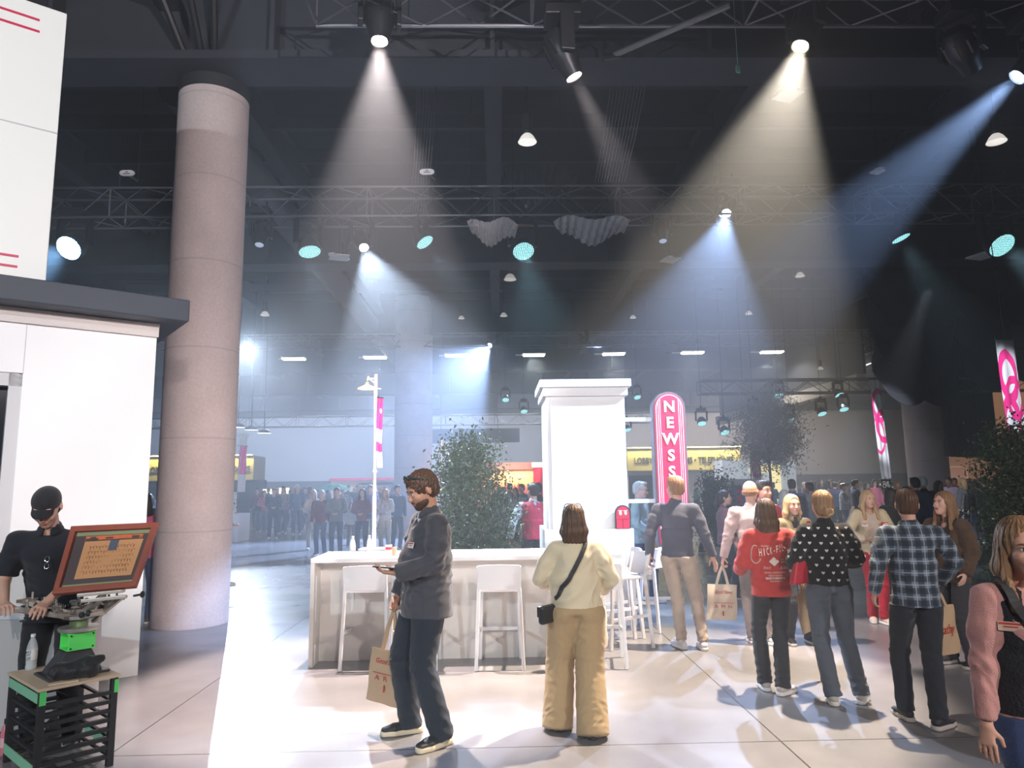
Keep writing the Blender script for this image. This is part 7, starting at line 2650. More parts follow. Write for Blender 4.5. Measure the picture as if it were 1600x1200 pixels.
lt = N.new('ShaderNodeMath'); lt.operation = 'LESS_THAN'; lt.inputs[1].default_value = 0.42; L.new(vo.outputs['Distance'], lt.inputs[0])
mx = N.new('ShaderNodeMix'); mx.data_type = 'RGBA'; mx.inputs['A'].default_value = (0.03, 0.03, 0.035, 1); mx.inputs['B'].default_value = (0.6, 0.6, 0.6, 1)
L.new(lt.outputs[0], mx.inputs['Factor']); L.new(mx.outputs['Result'], B.inputs['Base Color'])


def setmat(o, m):
    for sl in o.material_slots:
        sl.link = 'OBJECT'
        sl.material = m


def pal(c):
    return fl_m if c == 'floral' else cloth('crowd_' + c, PAL[c], 0.85, 0.2, 150)


used = set()


def crowd(kind, px, Y, h, face, top, bot, hairc, label, skin='fair', shoe='black', group='people in the distant crowd'):
    x = at(px, 800, Y).x
    src = protos[kind]
    first = kind not in used
    r = src if first else copy_tree(src)
    used.add(kind)
    k = h / 1.75
    r.location = (x, Y, 0)
    r.scale = (k, k, k)
    r.rotation_euler = (0, 0, math.radians(face))
    r['label'] = label
    r['category'] = 'person'
    r['group'] = group
    for c in r.children:
        n = c.name.split('.')[0]
        if n == 'shirt':
            setmat(c, pal(top))
        elif n == 'trousers':
            setmat(c, pal(bot))
        elif n == 'hair':
            setmat(c, HAIR[hairc])
        elif n == 'body':
            setmat(c, SKIN[skin])
        elif n == 'shoe':
            setmat(c, pal(shoe))
    return r


# kind, px, depth, height, facing, top, bottom, hair, label
ROWS = [
    ('woman_down', 229, 9.8, 1.70, 190, 'pink', 'jeans', 'dark', 'person in jeans half hidden between booth wall and concrete column', 'fair', 'brown'),
    ('man_down', 249, 20, 1.74, 60, 'grey', 'black', 'dark', 'man in grey shirt just left of the concrete column', 'brown', 'black'),
    ('woman_walk', 345, 13.4, 1.66, 95, 'grey', 'black', 'dark', 'person behind the concrete column with one white sneaker showing', 'fair', 'white'),
    ('man_front', 427, 25, 1.74, 20, 'black', 'black', 'dark', 'dark-dressed man at the left end of the crowd, near the planter', 'tan', 'white'),
    ('man_front', 442, 27.5, 1.80, 5, 'brown', 'black', 'dark', 'man in brown jacket with folded hands left of the navy-dressed man', 'tan', 'white'),
    ('man_down', 464, 26.8, 1.84, 10, 'navy', 'navy', 'grey', 'tall man in navy with white shoes left of the man in maroon', 'fair', 'white'),
    ('woman_front', 489, 20.5, 1.68, 10, 'cream', 'cream', 'grey', 'person in cream clothes behind the man in maroon', 'fair', 'white'),
    ('man_down', 502, 18.8, 1.68, -5, 'maroon', 'jeans', 'grey', 'grey-haired man in maroon sweater and jeans in the crowd', 'fair', 'black'),
    ('man_front', 526, 18.6, 1.74, 5, 'grey', 'jeans', 'brown', 'man in grey-green pullover beside the man in maroon', 'fair', 'brown'),
    ('woman_front', 566, 18.9, 1.70, 0, 'maroon', 'navy', 'dark', 'dark-haired woman in maroon and blue left of the lamp pole', 'fair', 'black'),
    ('woman_down', 549, 21.0, 1.30, 20, 'cream', 'brown', 'brown', 'smaller person with pale top left of the lamp pole', 'fair', 'brown'),
    ('woman_front', 602, 19.3, 1.68, -10, 'white', 'cream', 'blonde', 'long-haired woman in cream dress right of the lamp pole', 'fair', 'cream'),
    ('man_down', 620, 20.2, 1.78, 30, 'navy', 'black', 'dark', 'man in navy just left of the phone man, in the crowd', 'tan', 'black'),
    ('man_down', 578, 22.5, 1.80, 0, 'blue', 'navy', 'brown', 'man in blue behind the lamp pole', 'fair', 'black'),
    ('woman_front', 412, 29, 1.64, 20, 'pink', 'grey', 'dark', 'woman in pink at the far left of the crowd', 'fair', 'white'),
    ('man_down', 401, 31, 1.75, 0, 'maroon', 'black', 'dark', 'man in dark red next to the planter', 'tan', 'black'),
    ('man_down', 476, 31, 1.75, 0, 'black', 'black', 'dark', 'dark figure between navy-dressed man and cream person', 'fair', 'black'),
    ('man_walk', 1108, 17.8, 1.80, 95, 'purple', 'navy', 'dark', 'man in dark purple striding right past the small tree', 'brown', 'black'),
    ('man_front', 1090, 31, 1.74, 60, 'green', 'black', 'dark', 'far man in dark green jacket left of the striding man', 'fair', 'black'),
    ('woman_front', 787, 20.5, 1.68, 60, 'maroon', 'jeans', 'dark', 'person in dark red at the grey table, leftmost of four', 'fair', 'black'),
    ('man_front', 797, 21.3, 1.78, 150, 'lilac', 'jeans', 'dark', 'man in pale lilac shirt at the grey table', 'fair', 'black'),
    ('woman_skirt', 806, 19.6, 1.66, -20, 'white', 'olive', 'dark', 'woman with white sleeves and olive skirt at the grey table', 'fair', 'black'),
    ('man_front', 816, 20.4, 1.76, -40, 'blue', 'navy', 'brown', 'man in blue jacket at the grey table, rightmost of four', 'fair', 'black'),
    ('man_down', 842, 14.5, 1.78, 175, 'black', 'black', 'dark', 'dark-haired man partly hidden behind the man in the red vest', 'tan', 'black'),
    ('man_down', 1240, 14.5, 1.78, 170, 'blue', 'navy', 'dark', 'man in blue carrying a dark backpack behind the olive-jacket woman', 'tan', 'black'),
    ('man_front', 1268, 15.5, 1.70, 200, 'paleblue', 'grey', 'dark', 'man in very pale blue shirt leaning in the crowd', 'fair', 'black'),
    ('woman_down', 1227, 11.8, 1.60, 185, 'paleblue', 'jeans', 'grey', 'grey-haired woman in pale blue left of the olive-jacket woman', 'fair', 'white'),
    ('woman_down', 1394, 10.9, 1.62, 190, 'black', 'black', 'dark', 'woman in black coat seen from behind, right of the blonde woman', 'fair', 'black'),
    ('woman_front', 1296, 25, 1.70, 100, 'lilac', 'grey', 'dark', 'woman in lilac in the far crowd right of the olive tree', 'fair', 'black'),
    ('man_front', 1307, 24, 1.68, 150, 'navy', 'black', 'dark', 'man in navy in the far crowd, right of the woman in lilac', 'fair', 'black'),
    ('man_front', 1320, 22, 1.64, 60, 'grey', 'jeans', 'brown', 'person in grey check leaning together with others in the far crowd', 'fair', 'black'),
    ('man_walk', 1339, 21, 1.74, 80, 'navy', 'white', 'dark', 'person in navy with white trousers in the far crowd', 'fair', 'white'),
    ('woman_front', 1357, 24, 1.66, 20, 'red', 'black', 'dark', 'woman in dark red left of the bright pink one', 'fair', 'black'),
    ('woman_down', 1370, 24.5, 1.74, 0, 'pink', 'pink', 'dark', 'figure in bright pink left of the first banner', 'fair', 'black'),
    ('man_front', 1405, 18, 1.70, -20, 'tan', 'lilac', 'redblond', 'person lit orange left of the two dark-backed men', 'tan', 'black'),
    ('man_down', 1420, 14.0, 1.60, 175, 'grey', 'black', 'dark', 'short man left of the two dark-backed men', 'brown', 'black'),
    ('man_down', 1434, 13.2, 1.78, 180, 'navy', 'black', 'dark', 'broad man in navy seen from behind in front of the grey column', 'tan', 'black'),
    ('man_walk', 1446, 14.2, 1.80, 175, 'black', 'black', 'grey', 'man in black with pale cap-like hair beside the broad navy man', 'fair', 'black'),
    ('woman_front', 1470, 16, 1.70, 20, 'purple', 'black', 'dark', 'person in purple between grey column and doors', 'brown', 'black'),
    ('man_down', 1487, 20.5, 1.78, -60, 'lilac', 'navy', 'dark', 'man in lilac shirt at the left of the right-hand group', 'brown', 'black'),
    ('man_front', 1496, 21.5, 1.76, -30, 'navy', 'black', 'dark', 'man in navy in the right-hand group, beside the lilac shirt', 'brown', 'black'),
    ('woman_skirt', 1509, 20.3, 1.74, 200, 'grey', 'floral', 'blonde', 'woman with black-and-white floral skirt in the right-hand group', 'fair', 'black'),
    ('woman_down', 1527, 19.8, 1.68, 180, 'black', 'jeans', 'dark', 'dark-haired woman in black top and jeans in the right-hand group', 'fair', 'black'),
    ('man_down', 1545, 19.0, 1.74, 170, 'black', 'black', 'dark', 'man in black suit left of the glossy shrub', 'tan', 'black'),
    ('woman_front', 1518, 24.5, 1.72, 0, 'orange', 'orange', 'redblond', 'figure in orange light behind the floral skirt', 'tan', 'black'),  # orange light put into the clothes and hair colour
    ('man_front', 1535, 25.5, 1.74, 0, 'orange', 'brown', 'redblond', 'man in orange light behind the group at the right', 'tan', 'black'),  # here too the orange light is in the clothes and hair colour
]
for r in ROWS:
    crowd(*r)
# denser rows behind
rs = np.random.RandomState(12)
kinds = list(protos)
cols = ['navy', 'black', 'grey', 'maroon', 'white', 'blue', 'brown', 'lilac', 'cream', 'paleblue', 'black', 'navy']
ords = ['first', 'second', 'third', 'fourth', 'fifth', 'sixth', 'seventh', 'eighth', 'ninth', 'tenth', 'eleventh', 'twelfth', 'thirteenth', 'fourteenth', 'fifteenth', 'sixteenth', 'seventeenth', 'eighteenth', 'nineteenth', 'twentieth', 'twenty-first', 'twenty-second', 'twenty-third', 'twenty-fourth', 'twenty-fifth', 'twenty-sixth', 'twenty-seventh']
for (x0, x1, n, Y0, Y1, where) in ((408, 632, 22, 28.8, 33.5, 'far back row between planter and phone man'), (1205, 1408, 20, 28, 33, 'far back row right of the olive tree'),
                                   (1478, 1562, 9, 28.5, 31, 'far back row in front of the brown wall')):
    for i in range(n):
        px = x0 + (x1 - x0) * (i + 0.5 * rs.rand()) / n
        k = kinds[rs.randint(0, 6)]
        c1, c2 = cols[rs.randint(len(cols))], ['black', 'navy', 'jeans', 'grey'][rs.randint(4)]
        crowd(k, px, Y0 + (i % 3) * (Y1 - Y0) / 2.2 + rs.uniform(0, 0.4), rs.uniform(1.62, 1.82), rs.uniform(-60, 200), c1, c2, ['dark', 'brown', 'dirty', 'blonde', 'dark'][rs.randint(5)],
              '%s person from left, %s, %s top' % (ords[i], where, c1), ['fair', 'tan', 'brown', 'fair'][rs.randint(4)], 'black',
              ['standing people in the far rear rows'][0])
# backpack on the blue man
x = at(1240, 800, 14.5).x
bp = thing('backpack', 'dark backpack on the man in blue behind the olive-jacket woman', 'backpack', (x, 14.27, 1.22))
MB().box((0, 0, 0), (0.30, 0.14, 0.42)).build('pack', cloth('crowd_black'), bp, bevel=0.05)
MB().box((0, -0.085, -0.06), (0.22, 0.05, 0.2)).build('front_pocket', cloth('crowd_navy'), bp, bevel=0.02)
# ------------------------------------------------------------ screen-printing cart and press
P0_, PRt, PLt = gp(62, 1077, 0.56), gp(186, 1053, 0.56), gp(26, 1048, 0.56)
ex = (PRt - P0_)
CW = ex.length
th = math.atan2(ex.y, ex.x)
ey = Vector((-math.sin(th), math.cos(th), 0))
CD = (PLt - P0_).dot(ey)
cart = thing('rack_cart', 'black slatted screen rack cart with wooden top at the lower left', 'cart', (P0_.x, P0_.y, 0), th)
wood = mat('pale_plywood', (0.60, 0.46, 0.33), 0.6, vary=0.12, vscale=6, stretch=(1, 8, 1))
ctop = 0.56
MB().box((CW / 2, CD / 2, ctop - 0.009), (CW + 0.02, CD + 0.02, 0.018)).build('table_top', wood, cart, bevel=0.003)
blkm = mat('rack_black', (0.022, 0.022, 0.025), 0.45)
for (x, y) in ((0.02, 0.02), (CW - 0.02, 0.02), (0.02, CD - 0.02), (CW - 0.02, CD - 0.02)):
    MB().box((x, y, (ctop - 0.018) / 2), (0.04, 0.04, ctop - 0.018)).build('leg', blkm, cart, bevel=0.003)
for i in range(8):
    z = 0.06 + i * 0.056
    MB().box((CW / 2, 0.02, z), (CW - 0.08, 0.035, 0.022)).build('slat', blkm, cart)
    MB().box((CW / 2, CD - 0.02, z), (CW - 0.08, 0.035, 0.022)).build('slat', blkm, cart)
    for xx_ in (0.02, CW - 0.02):
        if i % 2 == 0:
            MB().box((xx_, CD / 2, z), (0.018, CD - 0.08, 0.016)).build('side_rail', blkm, cart)
gtape = mat('green_tape', (0.10, 0.62, 0.16), 0.5)
palegreen = mat('pale_green_board', (0.25, 0.55, 0.36), 0.6)
MB().box((-0.002, CD / 2, 0.50), (0.006, CD - 0.05, 0.055)).build('green_board', palegreen, cart)
MB().box((-0.002, CD / 2, 0.09), (0.006, CD - 0.05, 0.06)).build('green_board', palegreen, cart)
MB().box((0.02, -0.002, 0.50), (0.036, 0.004, 0.08)).build('tape', gtape, cart)
MB().box((0.02, -0.002, 0.06), (0.036, 0.004, 0.09)).build('tape', gtape, cart)
MB().box((CW - 0.012, -0.002, 0.49), (0.024, 0.004, 0.08)).build('tape', gtape, cart)
MB().box((CW + 0.001, CD / 2, 0.12), (0.006, CD - 0.2, 0.06)).build('green_board', palegreen, cart)


def C(x, y, z):
    """cart space -> world"""
    return Vector((P0_.x, P0_.y, 0)) + Vector((math.cos(th), math.sin(th), 0)) * x + ey * y + Vector((0, 0, z))


# black cloth-wrapped base bag and press pedestal
pc_ = C(CW * 0.62, CD * 0.42, ctop)
press = thing('printing_press', 'steel rotary screen-printing press on the cart with many arms and clamps', 'printing press', pc_, th)
m = MB()
b0 = [(-0.17, -0.12), (0.13, -0.12), (0.13, 0.14), (-0.17, 0.14)]
b1 = [(-0.09, -0.06), (0.07, -0.06), (0.07, 0.07), (-0.09, 0.07)]
m.add([(x, y, 0.0) for x, y in b0] + [(x, y, 0.15) for x, y in b1], [(3, 2, 1, 0), (4, 5, 6, 7), (0, 1, 5, 4), (1, 2, 6, 5), (2, 3, 7, 6), (3, 0, 4, 7)])
m.box((-0.02, 0, 0.008), (0.36, 0.30, 0.016))
m.build('pedestal', mat('dark_enamel', (0.05, 0.05, 0.06), 0.35), press, bevel=0.006)
gz = 0.155
green = mat('lime_green_metal', (0.13, 0.85, 0.16), 0.45)
m = MB().box((0, -0.075, gz + 0.055), (0.16, 0.012, 0.11)).box((0, 0.075, gz + 0.055), (0.16, 0.012, 0.11)).box((0, 0, gz + 0.004), (0.17, 0.15, 0.008)).box((0, 0, gz + 0.108), (0.17, 0.15, 0.008))
m.build('green_bracket', green, press, bevel=0.003)
m = MB()
for x in (-0.065, 0.065):
    for z in (0.015, 0.095):
        m.cyl((x, -0.081, gz + z), (x, -0.085, gz + z), 0.006, 8)
m.build('bolt', BLACK_METAL, press)
hubz = gz + 0.115
dsteel = mat('worn_steel', (0.45, 0.41, 0.38), 0.4, 0.55, vary=0.4, vscale=25)
m = MB().lathe([(0.001, 0), (0.115, 0), (0.12, 0.012), (0.12, 0.024), (0.05, 0.03), (0.05, 0.075), (0.10, 0.08), (0.10, 0.10), (0.001, 0.105)], (0, 0, hubz), 28)
m.build('hub', dsteel, press, smooth=True)
MB().cyl((0, 0, hubz + 0.03), (0, 0, hubz + 0.07), 0.055, 22).build('hub_ring', mat('olive_green_ring', (0.25, 0.38, 0.18), 0.4), press, smooth=True)
rs = np.random.RandomState(4)
# radial arms with clamps, knobs, springs
for i, a in enumerate((math.radians(168), math.radians(118), math.radians(70), math.radians(20), math.radians(-35), math.radians(215))):
    a -= th * 0.9
    d = Vector((math.cos(a), math.sin(a), 0))
    sd = Vector((-d.y, d.x, 0))
    ln = (0.40, 0.26, 0.22, 0.24, 0.20, 0.34)[i]
    up_ = (0.10, 0.06, 0.05, 0.10, 0.03, 0.08)[i]
    h0 = hubz + 0.09
    g = MB()
    p0 = d * 0.05 + Vector((0, 0, h0))
    p1 = d * ln + Vector((0, 0, h0 + up_))
    g.bar(p0 + sd * 0.025, p1 + sd * 0.025, 0.012, 0.03).bar(p0 - sd * 0.025, p1 - sd * 0.025, 0.012, 0.03)
    g.bar(p0.lerp(p1, .3) - sd * 0.04, p0.lerp(p1, .3) + sd * 0.04, 0.03, 0.02)
    g.bar(p1 - sd * 0.05, p1 + sd * 0.05, 0.045, 0.022)
    for q in range(3):
        c = p0.lerp(p1, 0.35 + 0.25 * q) + Vector((0, 0, 0.02))
        g.cyl(c - sd * 0.045, c + sd * 0.045, 0.008, 8)
        g.cyl(c, c + Vector((0, 0, 0.03 + 0.02 * rs.rand())), 0.007, 8)
    g.box(p0.lerp(p1, .55) + Vector((0, 0, 0.03)), (0.05, 0.035, 0.03), a)
    arm = g.build('arm', dsteel if i % 2 else mat('pale_steel', (0.68, 0.60, 0.52), 0.4, 0.5), press)
    for q in range(3):
        c = p0.lerp(p1, 0.4 + 0.25 * q) + sd * (0.05 if q % 2 else -0.05) + Vector((0, 0, 0.01))
        MB().sphere(c, 0.019 - 0.003 * (q % 2), 12, 8).build('knob', BLACK, arm, smooth=True)
    g = MB()
    pts = [p0.lerp(p1, 0.15 + 0.5 * t_ / 60) + sd * (0.010 * math.cos(t_ * 1.3)) + Vector((0, 0, 0.045 + 0.010 * math.sin(t_ * 1.3))) for t_ in range(60)]
    g.tube(pts, 0.0022, 4)
    g.build('spring', STEEL, arm)
# print board (pallet) in front of the printer
m = MB()
a = math.radians(118) - th * 0.9
d = Vector((math.cos(a), math.sin(a), 0))
m.box(d * 0.34 + Vector((0, 0, hubz + 0.10)), (0.30, 0.16, 0.014), a)
m.build('print_board', mat('tan_board', (0.55, 0.42, 0.30), 0.5), press, bevel=0.004)

# screen held up by a clamp on the press
TL, TR, BRc, BL = at(112, 823, 4.98), at(248, 817, 4.98), at(212, 917, 4.74), at(82, 929, 4.70)
cen = (TL + TR + BRc + BL) / 4
scr = thing('print_screen', 'tilted wooden screen frame with amber mesh of printed lettering', 'printing screen', cen)
ux_ = ((TR - TL) + (BRc - BL)).normalized()
vy_ = ((TL - BL) + (TR - BRc))
vy_ = (vy_ - ux_ * vy_.dot(ux_)).normalized()
nn_ = ux_.cross(vy_)
if nn_.y > 0:
    nn_ = -nn_
rustw = mat('rust_wood', (0.30, 0.075, 0.045), 0.5, vary=0.25, vscale=10)
quad = [BL - cen, BRc - cen, TR - cen, TL - cen]


def qp(u, v, o=0.0):
    a = quad[0].lerp(quad[1], u)
    b = quad[3].lerp(quad[2], u)
    return a.lerp(b, v) + nn_ * o


def qslab(mb, u0, u1, v0, v1, o0, o1):
    vs = [qp(u0, v0, o0), qp(u1, v0, o0), qp(u1, v1, o0), qp(u0, v1, o0), qp(u0, v0, o1), qp(u1, v0, o1), qp(u1, v1, o1), qp(u0, v1, o1)]
    mb.add(vs, [(3, 2, 1, 0), (4, 5, 6, 7), (0, 1, 5, 4), (1, 2, 6, 5), (2, 3, 7, 6), (3, 0, 4, 7)])
    return mb


for args in ((0, 1, 0, 0.085), (0, 1, 0.915, 1), (0, 0.065, 0.085, 0.915), (0.935, 1, 0.085, 0.915)):
    qslab(MB(), *args, -0.022, 0.010).build('frame_rail', rustw, scr, bevel=0.002)
qslab(MB(), 0.065, 0.935, 0.085, 0.915, -0.014, -0.010).build('dark_tape_border', mat('dark_emulsion', (0.10, 0.075, 0.075), 0.3), scr)
qslab(MB(), 0.08, 0.92, 0.85, 0.905, -0.0095, -0.007).build('green_tape', mat('dull_green_tape', (0.25, 0.28, 0.15), 0.5), scr)
qslab(MB(), 0.08, 0.92, 0.092, 0.125, -0.0095, -0.007).build('green_tape', mat('dull_green_tape'), scr)
qslab(MB(), 0.20, 0.88, 0.20, 0.76, -0.0095, -0.0065).build('amber_mesh', mat('amber_mesh', (0.62, 0.30, 0.13), 0.5), scr)
qslab(MB(), 0.20, 0.86, 0.78, 0.84, -0.0095, -0.0065).build('ink_residue', mat('orange_ink', (0.70, 0.16, 0.06), 0.4, vary=0.5, vscale=20), scr)
rs = np.random.RandomState(9)
for i in range(7):
    u = 0.2 + 0.6 * rs.rand()
    qslab(MB(), u, u + 0.05 + 0.05 * rs.rand(), 0.765 + 0.03 * rs.rand(), 0.80 + 0.03 * rs.rand(), -0.006, -0.0055).build('ink_smear', mat('dark_emulsion'), scr)
qslab(MB(), 0.50, 0.60, 0.60, 0.76, -0.006, -0.004).build('grey_tape', mat('blue_grey_tape', (0.10, 0.11, 0.15), 0.5), scr)
# rows of curly lettering on the mesh
ink = mat('mesh_letter', (0.22, 0.09, 0.05), 0.5)
g = MB()
for row in range(6):
    v0 = 0.66 - row * 0.075
    pts = []
    for k in range(260):
        f = k / 259
        a_ = f * 2 * PI * 15
        u = 0.27 + 0.54 * f + 0.011 * math.sin(a_ + row)
        v = v0 + (0.012 + 0.014 * (math.sin(f * 61 + row * 5) > 0.2)) * math.cos(a_ + row)
        pts.append(qp(u, v, -0.0055))
    g.tube(pts, 0.0012, 4)
g.build('mesh_lettering', ink, scr)
MB().bar(qp(0.30, -0.02, -0.02), qp(0.85, -0.02, -0.02), 0.05, 0.02).bar(qp(0.35, -0.10, -0.03), qp(0.9, -0.10, -0.03), 0.03, 0.02).build('clamp_bar', mat('pale_steel'), scr, bevel=0.003)
g = MB().cyl(qp(0.98, -0.10, -0.03), qp(1.06, -0.09, -0.03), 0.007, 8).sphere(qp(1.09, -0.09, -0.03), 0.022, 12, 8, (0.6, 1, 1))
g.build('clamp_knob', BLACK, scr, smooth=True)
MB().bar(qp(0.6, -0.06, -0.03), pc_ - cen + Vector((0, 0, hubz + 0.09)), 0.04, 0.03).bar(qp(0.85, -0.1, -0.03), pc_ - cen + Vector((0.08, 0.02, hubz + 0.05)), 0.02, 0.02).build('support_arm', dsteel, scr)
# black bag on the cart
F_ = Field([-0.25, -0.2, -0.02], [0.25, 0.2, 0.25], 0.008)
F_.cone([-0.11, 0, 0.05], [0.08, 0.01, 0.055], (0.07, 0.055), (0.065, 0.06), 0.02, u=(0, 1, 0))
F_.cone([0.05, 0.02, 0.09], [0.13, 0.03, 0.10], (0.05, 0.05), (0.03, 0.03), 0.02)
F_.half([0, 0, 0.001], [0, 0, -1])
V, Q = F_.mesh()
V = creases(V, Q, 0.012, 3, [], 1.0, 0.10)
V[:, 2] = np.maximum(V[:, 2], 0.002)
w = C(CW * 0.50, CD * 0.16, ctop)
bagt = mk('cloth_bundle', V, Q, cloth('black_nylon', (0.022, 0.022, 0.025), 0.5, 0.3, 60), None)
bagt.location = w
bagt.rotation_euler = (0, 0, th - 0.5)
tag(bagt, 'crumpled black bag lying on the wooden cart top under the press', 'bag')
# water bottle
p = C(0.06, CD - 0.16, ctop)
p2 = gp(48, 1046, ctop)
bottle(p2.x, p2.y, ctop, 0.23, 'clear water bottle with white printed label standing on the cart', 'REAL WATER')
st = tag(MB().bar((0, 0, 0), (0.13, 0.09, 0.0), 0.02, 0.006).build('wooden_stick', mat('stick_wood', (0.7, 0.55, 0.4), 0.6), None, C(0.06, 0.05, ctop + 0.004)), 'flat wooden stick at the front corner of the cart top', 'stick')
# pink soda bottle on the floor at the left edge
p = gp(8, 1178)
t = thing('spray_bottle', 'pink plastic bottle with dark cap on the floor at the left edge', 'bottle', (p.x, p.y, 0))
MB().lathe([(0.001, 0.0), (0.034, 0.0), (0.037, 0.02), (0.037, 0.13), (0.030, 0.17), (0.017, 0.19), (0.017, 0.20)], n=22).build('bottle_body', mat('pink_plastic', (0.62, 0.20, 0.25), 0.25), t, smooth=True)
MB().lathe([(0.02, 0.195), (0.02, 0.225), (0.001, 0.227)], n=16).build('cap', BLACK, t)
MB().lathe([(0.0375, 0.05), (0.0375, 0.11)], n=22).build('wrap', mat('pink_label', (0.75, 0.45, 0.47), 0.5), t, smooth=True)
# draped side table left of the printer
tz = 0.84
a, b, c = gp(0, 953, tz), gp(70, 972, tz), gp(62, 948, tz)
t = thing('draped_table', 'small table with pale cloth left of the printer', 'table', (a.x - 0.15, a.y - 0.02, 0), 0.0)
xr = b.x - (a.x - 0.15)
w_, d_ = 0.8, 0.45
MB().box((xr - w_ / 2, d_ / 2 - 0.25, tz - 0.015), (w_, d_, 0.03)).build('table_top', mat('grey_white_top', (0.62, 0.62, 0.66), 0.5), t, bevel=0.004)
F_ = MB()
n = 60
vs = []
for zi, z in enumerate((tz - 0.03, 0.5, 0.04)):
    for j in range(n + 1):
        u = j / n * 2 * (w_ + d_)
        if u < w_:
            x, y, nx, ny = xr - w_ + u, -0.25, 0, -1
        elif u < w_ + d_:
            x, y, nx, ny = xr, -0.25 + (u - w_), 1, 0
        elif u < 2 * w_ + d_:
            x, y, nx, ny = xr - (u - w_ - d_), d_ - 0.25, 0, 1
        else:
            x, y, nx, ny = xr - w_, d_ - 0.25 - (u - 2 * w_ - d_), -1, 0
        k = 0.012 * math.sin(j * 0.9) * zi
        vs.append((x * 1.0 + nx * k, y + ny * k, z))
fs = [(r * (n + 1) + j, r * (n + 1) + j + 1, (r + 1) * (n + 1) + j + 1, (r + 1) * (n + 1) + j) for r in range(2) for j in range(n)]
F_.add(vs, fs).build('cloth', mat('pale_cloth', (0.5, 0.48, 0.48), 0.8), t, smooth=True)
tray = tag(MB().box((0, 0, 0.006), (0.16, 0.10, 0.012)).box((-0.07, 0.03, 0.016), (0.05, 0.03, 0.02)).build('ink_tray', mat('tray_black', (0.03, 0.03, 0.03), 0.4), None, (b.x - 0.10, b.y + 0.06, tz)), 'small black tray on the draped table beside the press', 'tray')
# ------------------------------------------------------------ cables, sheets and pipes under the ceiling
cablem = mat('grey_cable', (0.12, 0.12, 0.13), 0.6)
for i, (xa, ya, xb, yb, Y, n, lab) in enumerate([(985, 130, 955, 285, 10.4, 11, 'fan of thin grey cables beside the narrow dim beam'), (668, 172, 655, 330, 12.0, 7, 'bundle of thin hanging cables right of the pink beam')]):
    a, b = at(xa, ya, Y), at(xb, yb, Y + 1.0)
    t = thing('cable_bundle', lab, 'cables', a)
    for k in range(n):
        o = Vector(((k - n / 2) * 0.055, 0, 0))
        p = b - a + Vector(((k - n / 2) * 0.05, 0, 0))
        MB().tube([o + Vector((0, 0, HZ - a.z - 0.01)), o, o.lerp(p, 0.5) + Vector((0.01, 0, -0.03)), p], 0.006, 4).build('cable', cablem, t)
for i, (x, y, w, h, Y, lab) in enumerate([(925, 355, 1.5, 0.45, 13.2, 'crumpled grey plastic sheet hanging from the middle truss, right of the central teal light'),
                                          (770, 358, 1.0, 0.42, 13.2, 'crumpled grey plastic sheet hanging from the middle truss, left of the central teal light'),
                                          (845, 285, 1.7, 0.9, 15.5, 'large dark plastic sheet hanging above the middle truss')]):
    c = at(x, y, Y)
    t = thing('plastic_sheet', lab, 'sheet', c)
    n, r = 36, 10
    vs, fs = [], []
    for s_ in (0, 1):
        for a_ in range(r + 1):
            for j in range(n + 1):
                u, v = j / n, a_ / r
                z = h * (0.5 - v) * (0.55 + 0.45 * math.sin(PI * u)) + 0.15 * h * math.sin(u * 9 + i)
                yy = 0.05 * math.sin(u * 60 + v * 5) * (0.4 + v) + 0.25 * v * math.sin(u * 3) + s_ * 0.004
                vs.append(((u - 0.5) * w * (1 - 0.15 * v), yy, z))
    q = (r + 1) * (n + 1)
    for a_ in range(r):
        for j in range(n):
            b = a_ * (n + 1) + j
            fs += [(b, b + 1, b + n + 2, b + n + 1), (b + q, b + n + 1 + q, b + n + 2 + q, b + 1 + q)]
    MB().add(vs, fs).build('sheet', mat('grey_plastic_sheet' if i < 2 else 'dark_plastic_sheet', (0.30, 0.29, 0.30) if i < 2 else (0.06, 0.06, 0.07), 0.35), t, smooth=True)
    for k in (-0.4, 0.4):
        MB().tube([(k * w, 0, h * 0.3), (k * w, 0, HZ - c.z - 0.02)], 0.006, 4).build('tie_cord', BLACK_METAL, t)
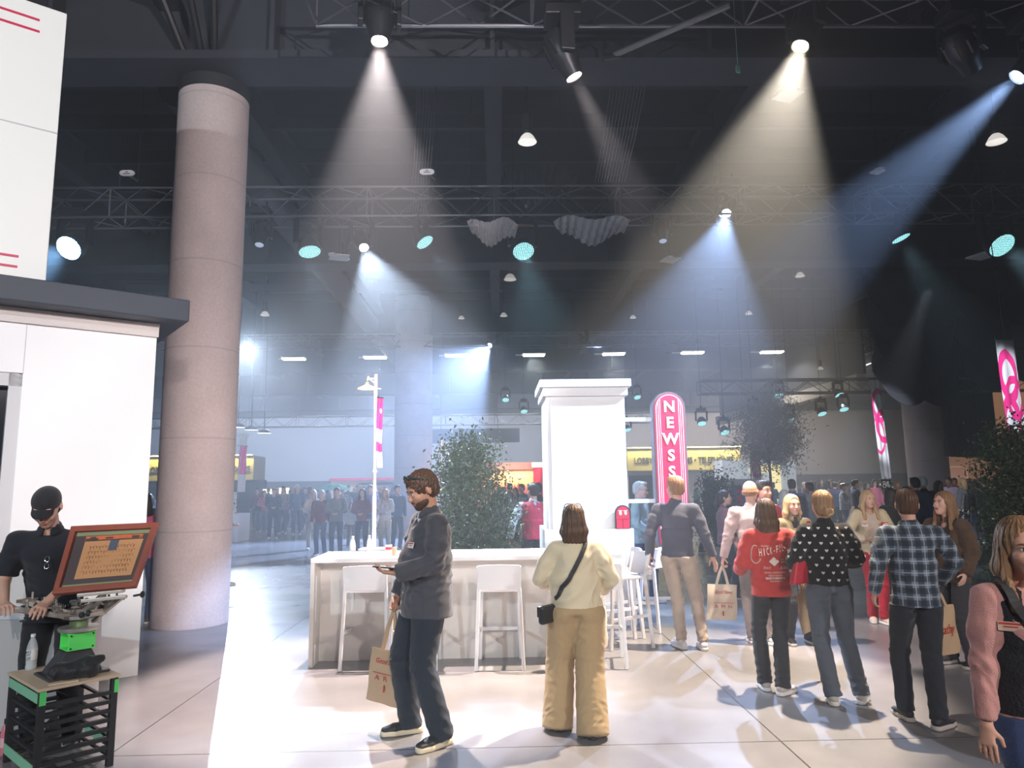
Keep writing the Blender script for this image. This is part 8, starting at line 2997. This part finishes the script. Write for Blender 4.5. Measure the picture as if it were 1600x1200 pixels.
# pipe runs at the right, seen as long converging lines
for i, (X, z, r) in enumerate([(15.6, 7.85, 0.05), (16.4, 7.6, 0.09), (17.0, 7.4, 0.05), (17.6, 7.1, 0.04)]):
    t = thing('ceiling_pipe', ['uppermost long pipe in the right ceiling', 'thickest long pipe in the right ceiling', 'third long pipe in the right ceiling', 'lowest long pipe in the right ceiling'][i], 'pipe', (X, 30, z))
    MB().tube([(0, -17, 0), (0, 22, 0)], r, 8).build('pipe', mat('pipe_grey', (0.22, 0.22, 0.24), 0.4, 0.5), t)
    for y in range(-16, 22, 4):
        MB().tube([(0, y, r), (0, y, HZ - z - 0.02)], 0.012, 4).build('hanger', BLACK_METAL, t)
# conveyor-like black duct with cables along the left ceiling
t = thing('air_duct', 'dark round air duct running into the depth right of the concrete column', 'duct', (-4.9, 24, 8.0))
MB().tube([(0, -13.5, 0), (0, 26, 0)], 0.35, 20).build('duct', mat('duct_dark', (0.05, 0.05, 0.06), 0.5, 0.4), t, smooth=True)
for y in range(-12, 26, 6):
    MB().lathe([(0.37, -0.03), (0.37, 0.03)], (0, y, 0), 20, Matrix.Rotation(PI / 2, 3, 'X')).tube([(0, y, 0.36), (0, y, 1.35)], 0.012, 4).build('hanger_ring', BLACK_METAL, t)
# slanted dark pole with a connector near the top centre
a, b = at(955, 88, 7.9), at(1140, 8, 7.2)
t = thing('rigging_pole', 'slanted grey rigging pole with a round connector near the top centre', 'pole', a)
MB().tube([(0, 0, 0), b - a], 0.035, 10).build('tube', cablem, t)
MB().tube([(0.9, -0.3, 0.2), (0.9, -0.3, HZ - a.z - 0.25)], 0.006, 4).build('wire', BLACK_METAL, t)
MB().tube([(-0.10, 0, -0.02), (0.10, 0, 0.0)], 0.05, 12).build('connector', BLACK_METAL, t)
a = at(1153, 108, 8.6)
tag(MB().box((0, 0, 0), (0.06, 0.02, 0.10), 0.4).tube([(0, 0, 0.05), (0, 0, HZ - a.z)], 0.004, 4).build('green_tag', mat('mint_tape', (0.25, 0.6, 0.42), 0.5), None, a), 'small mint green tag hanging left of the warm beam', 'tag')
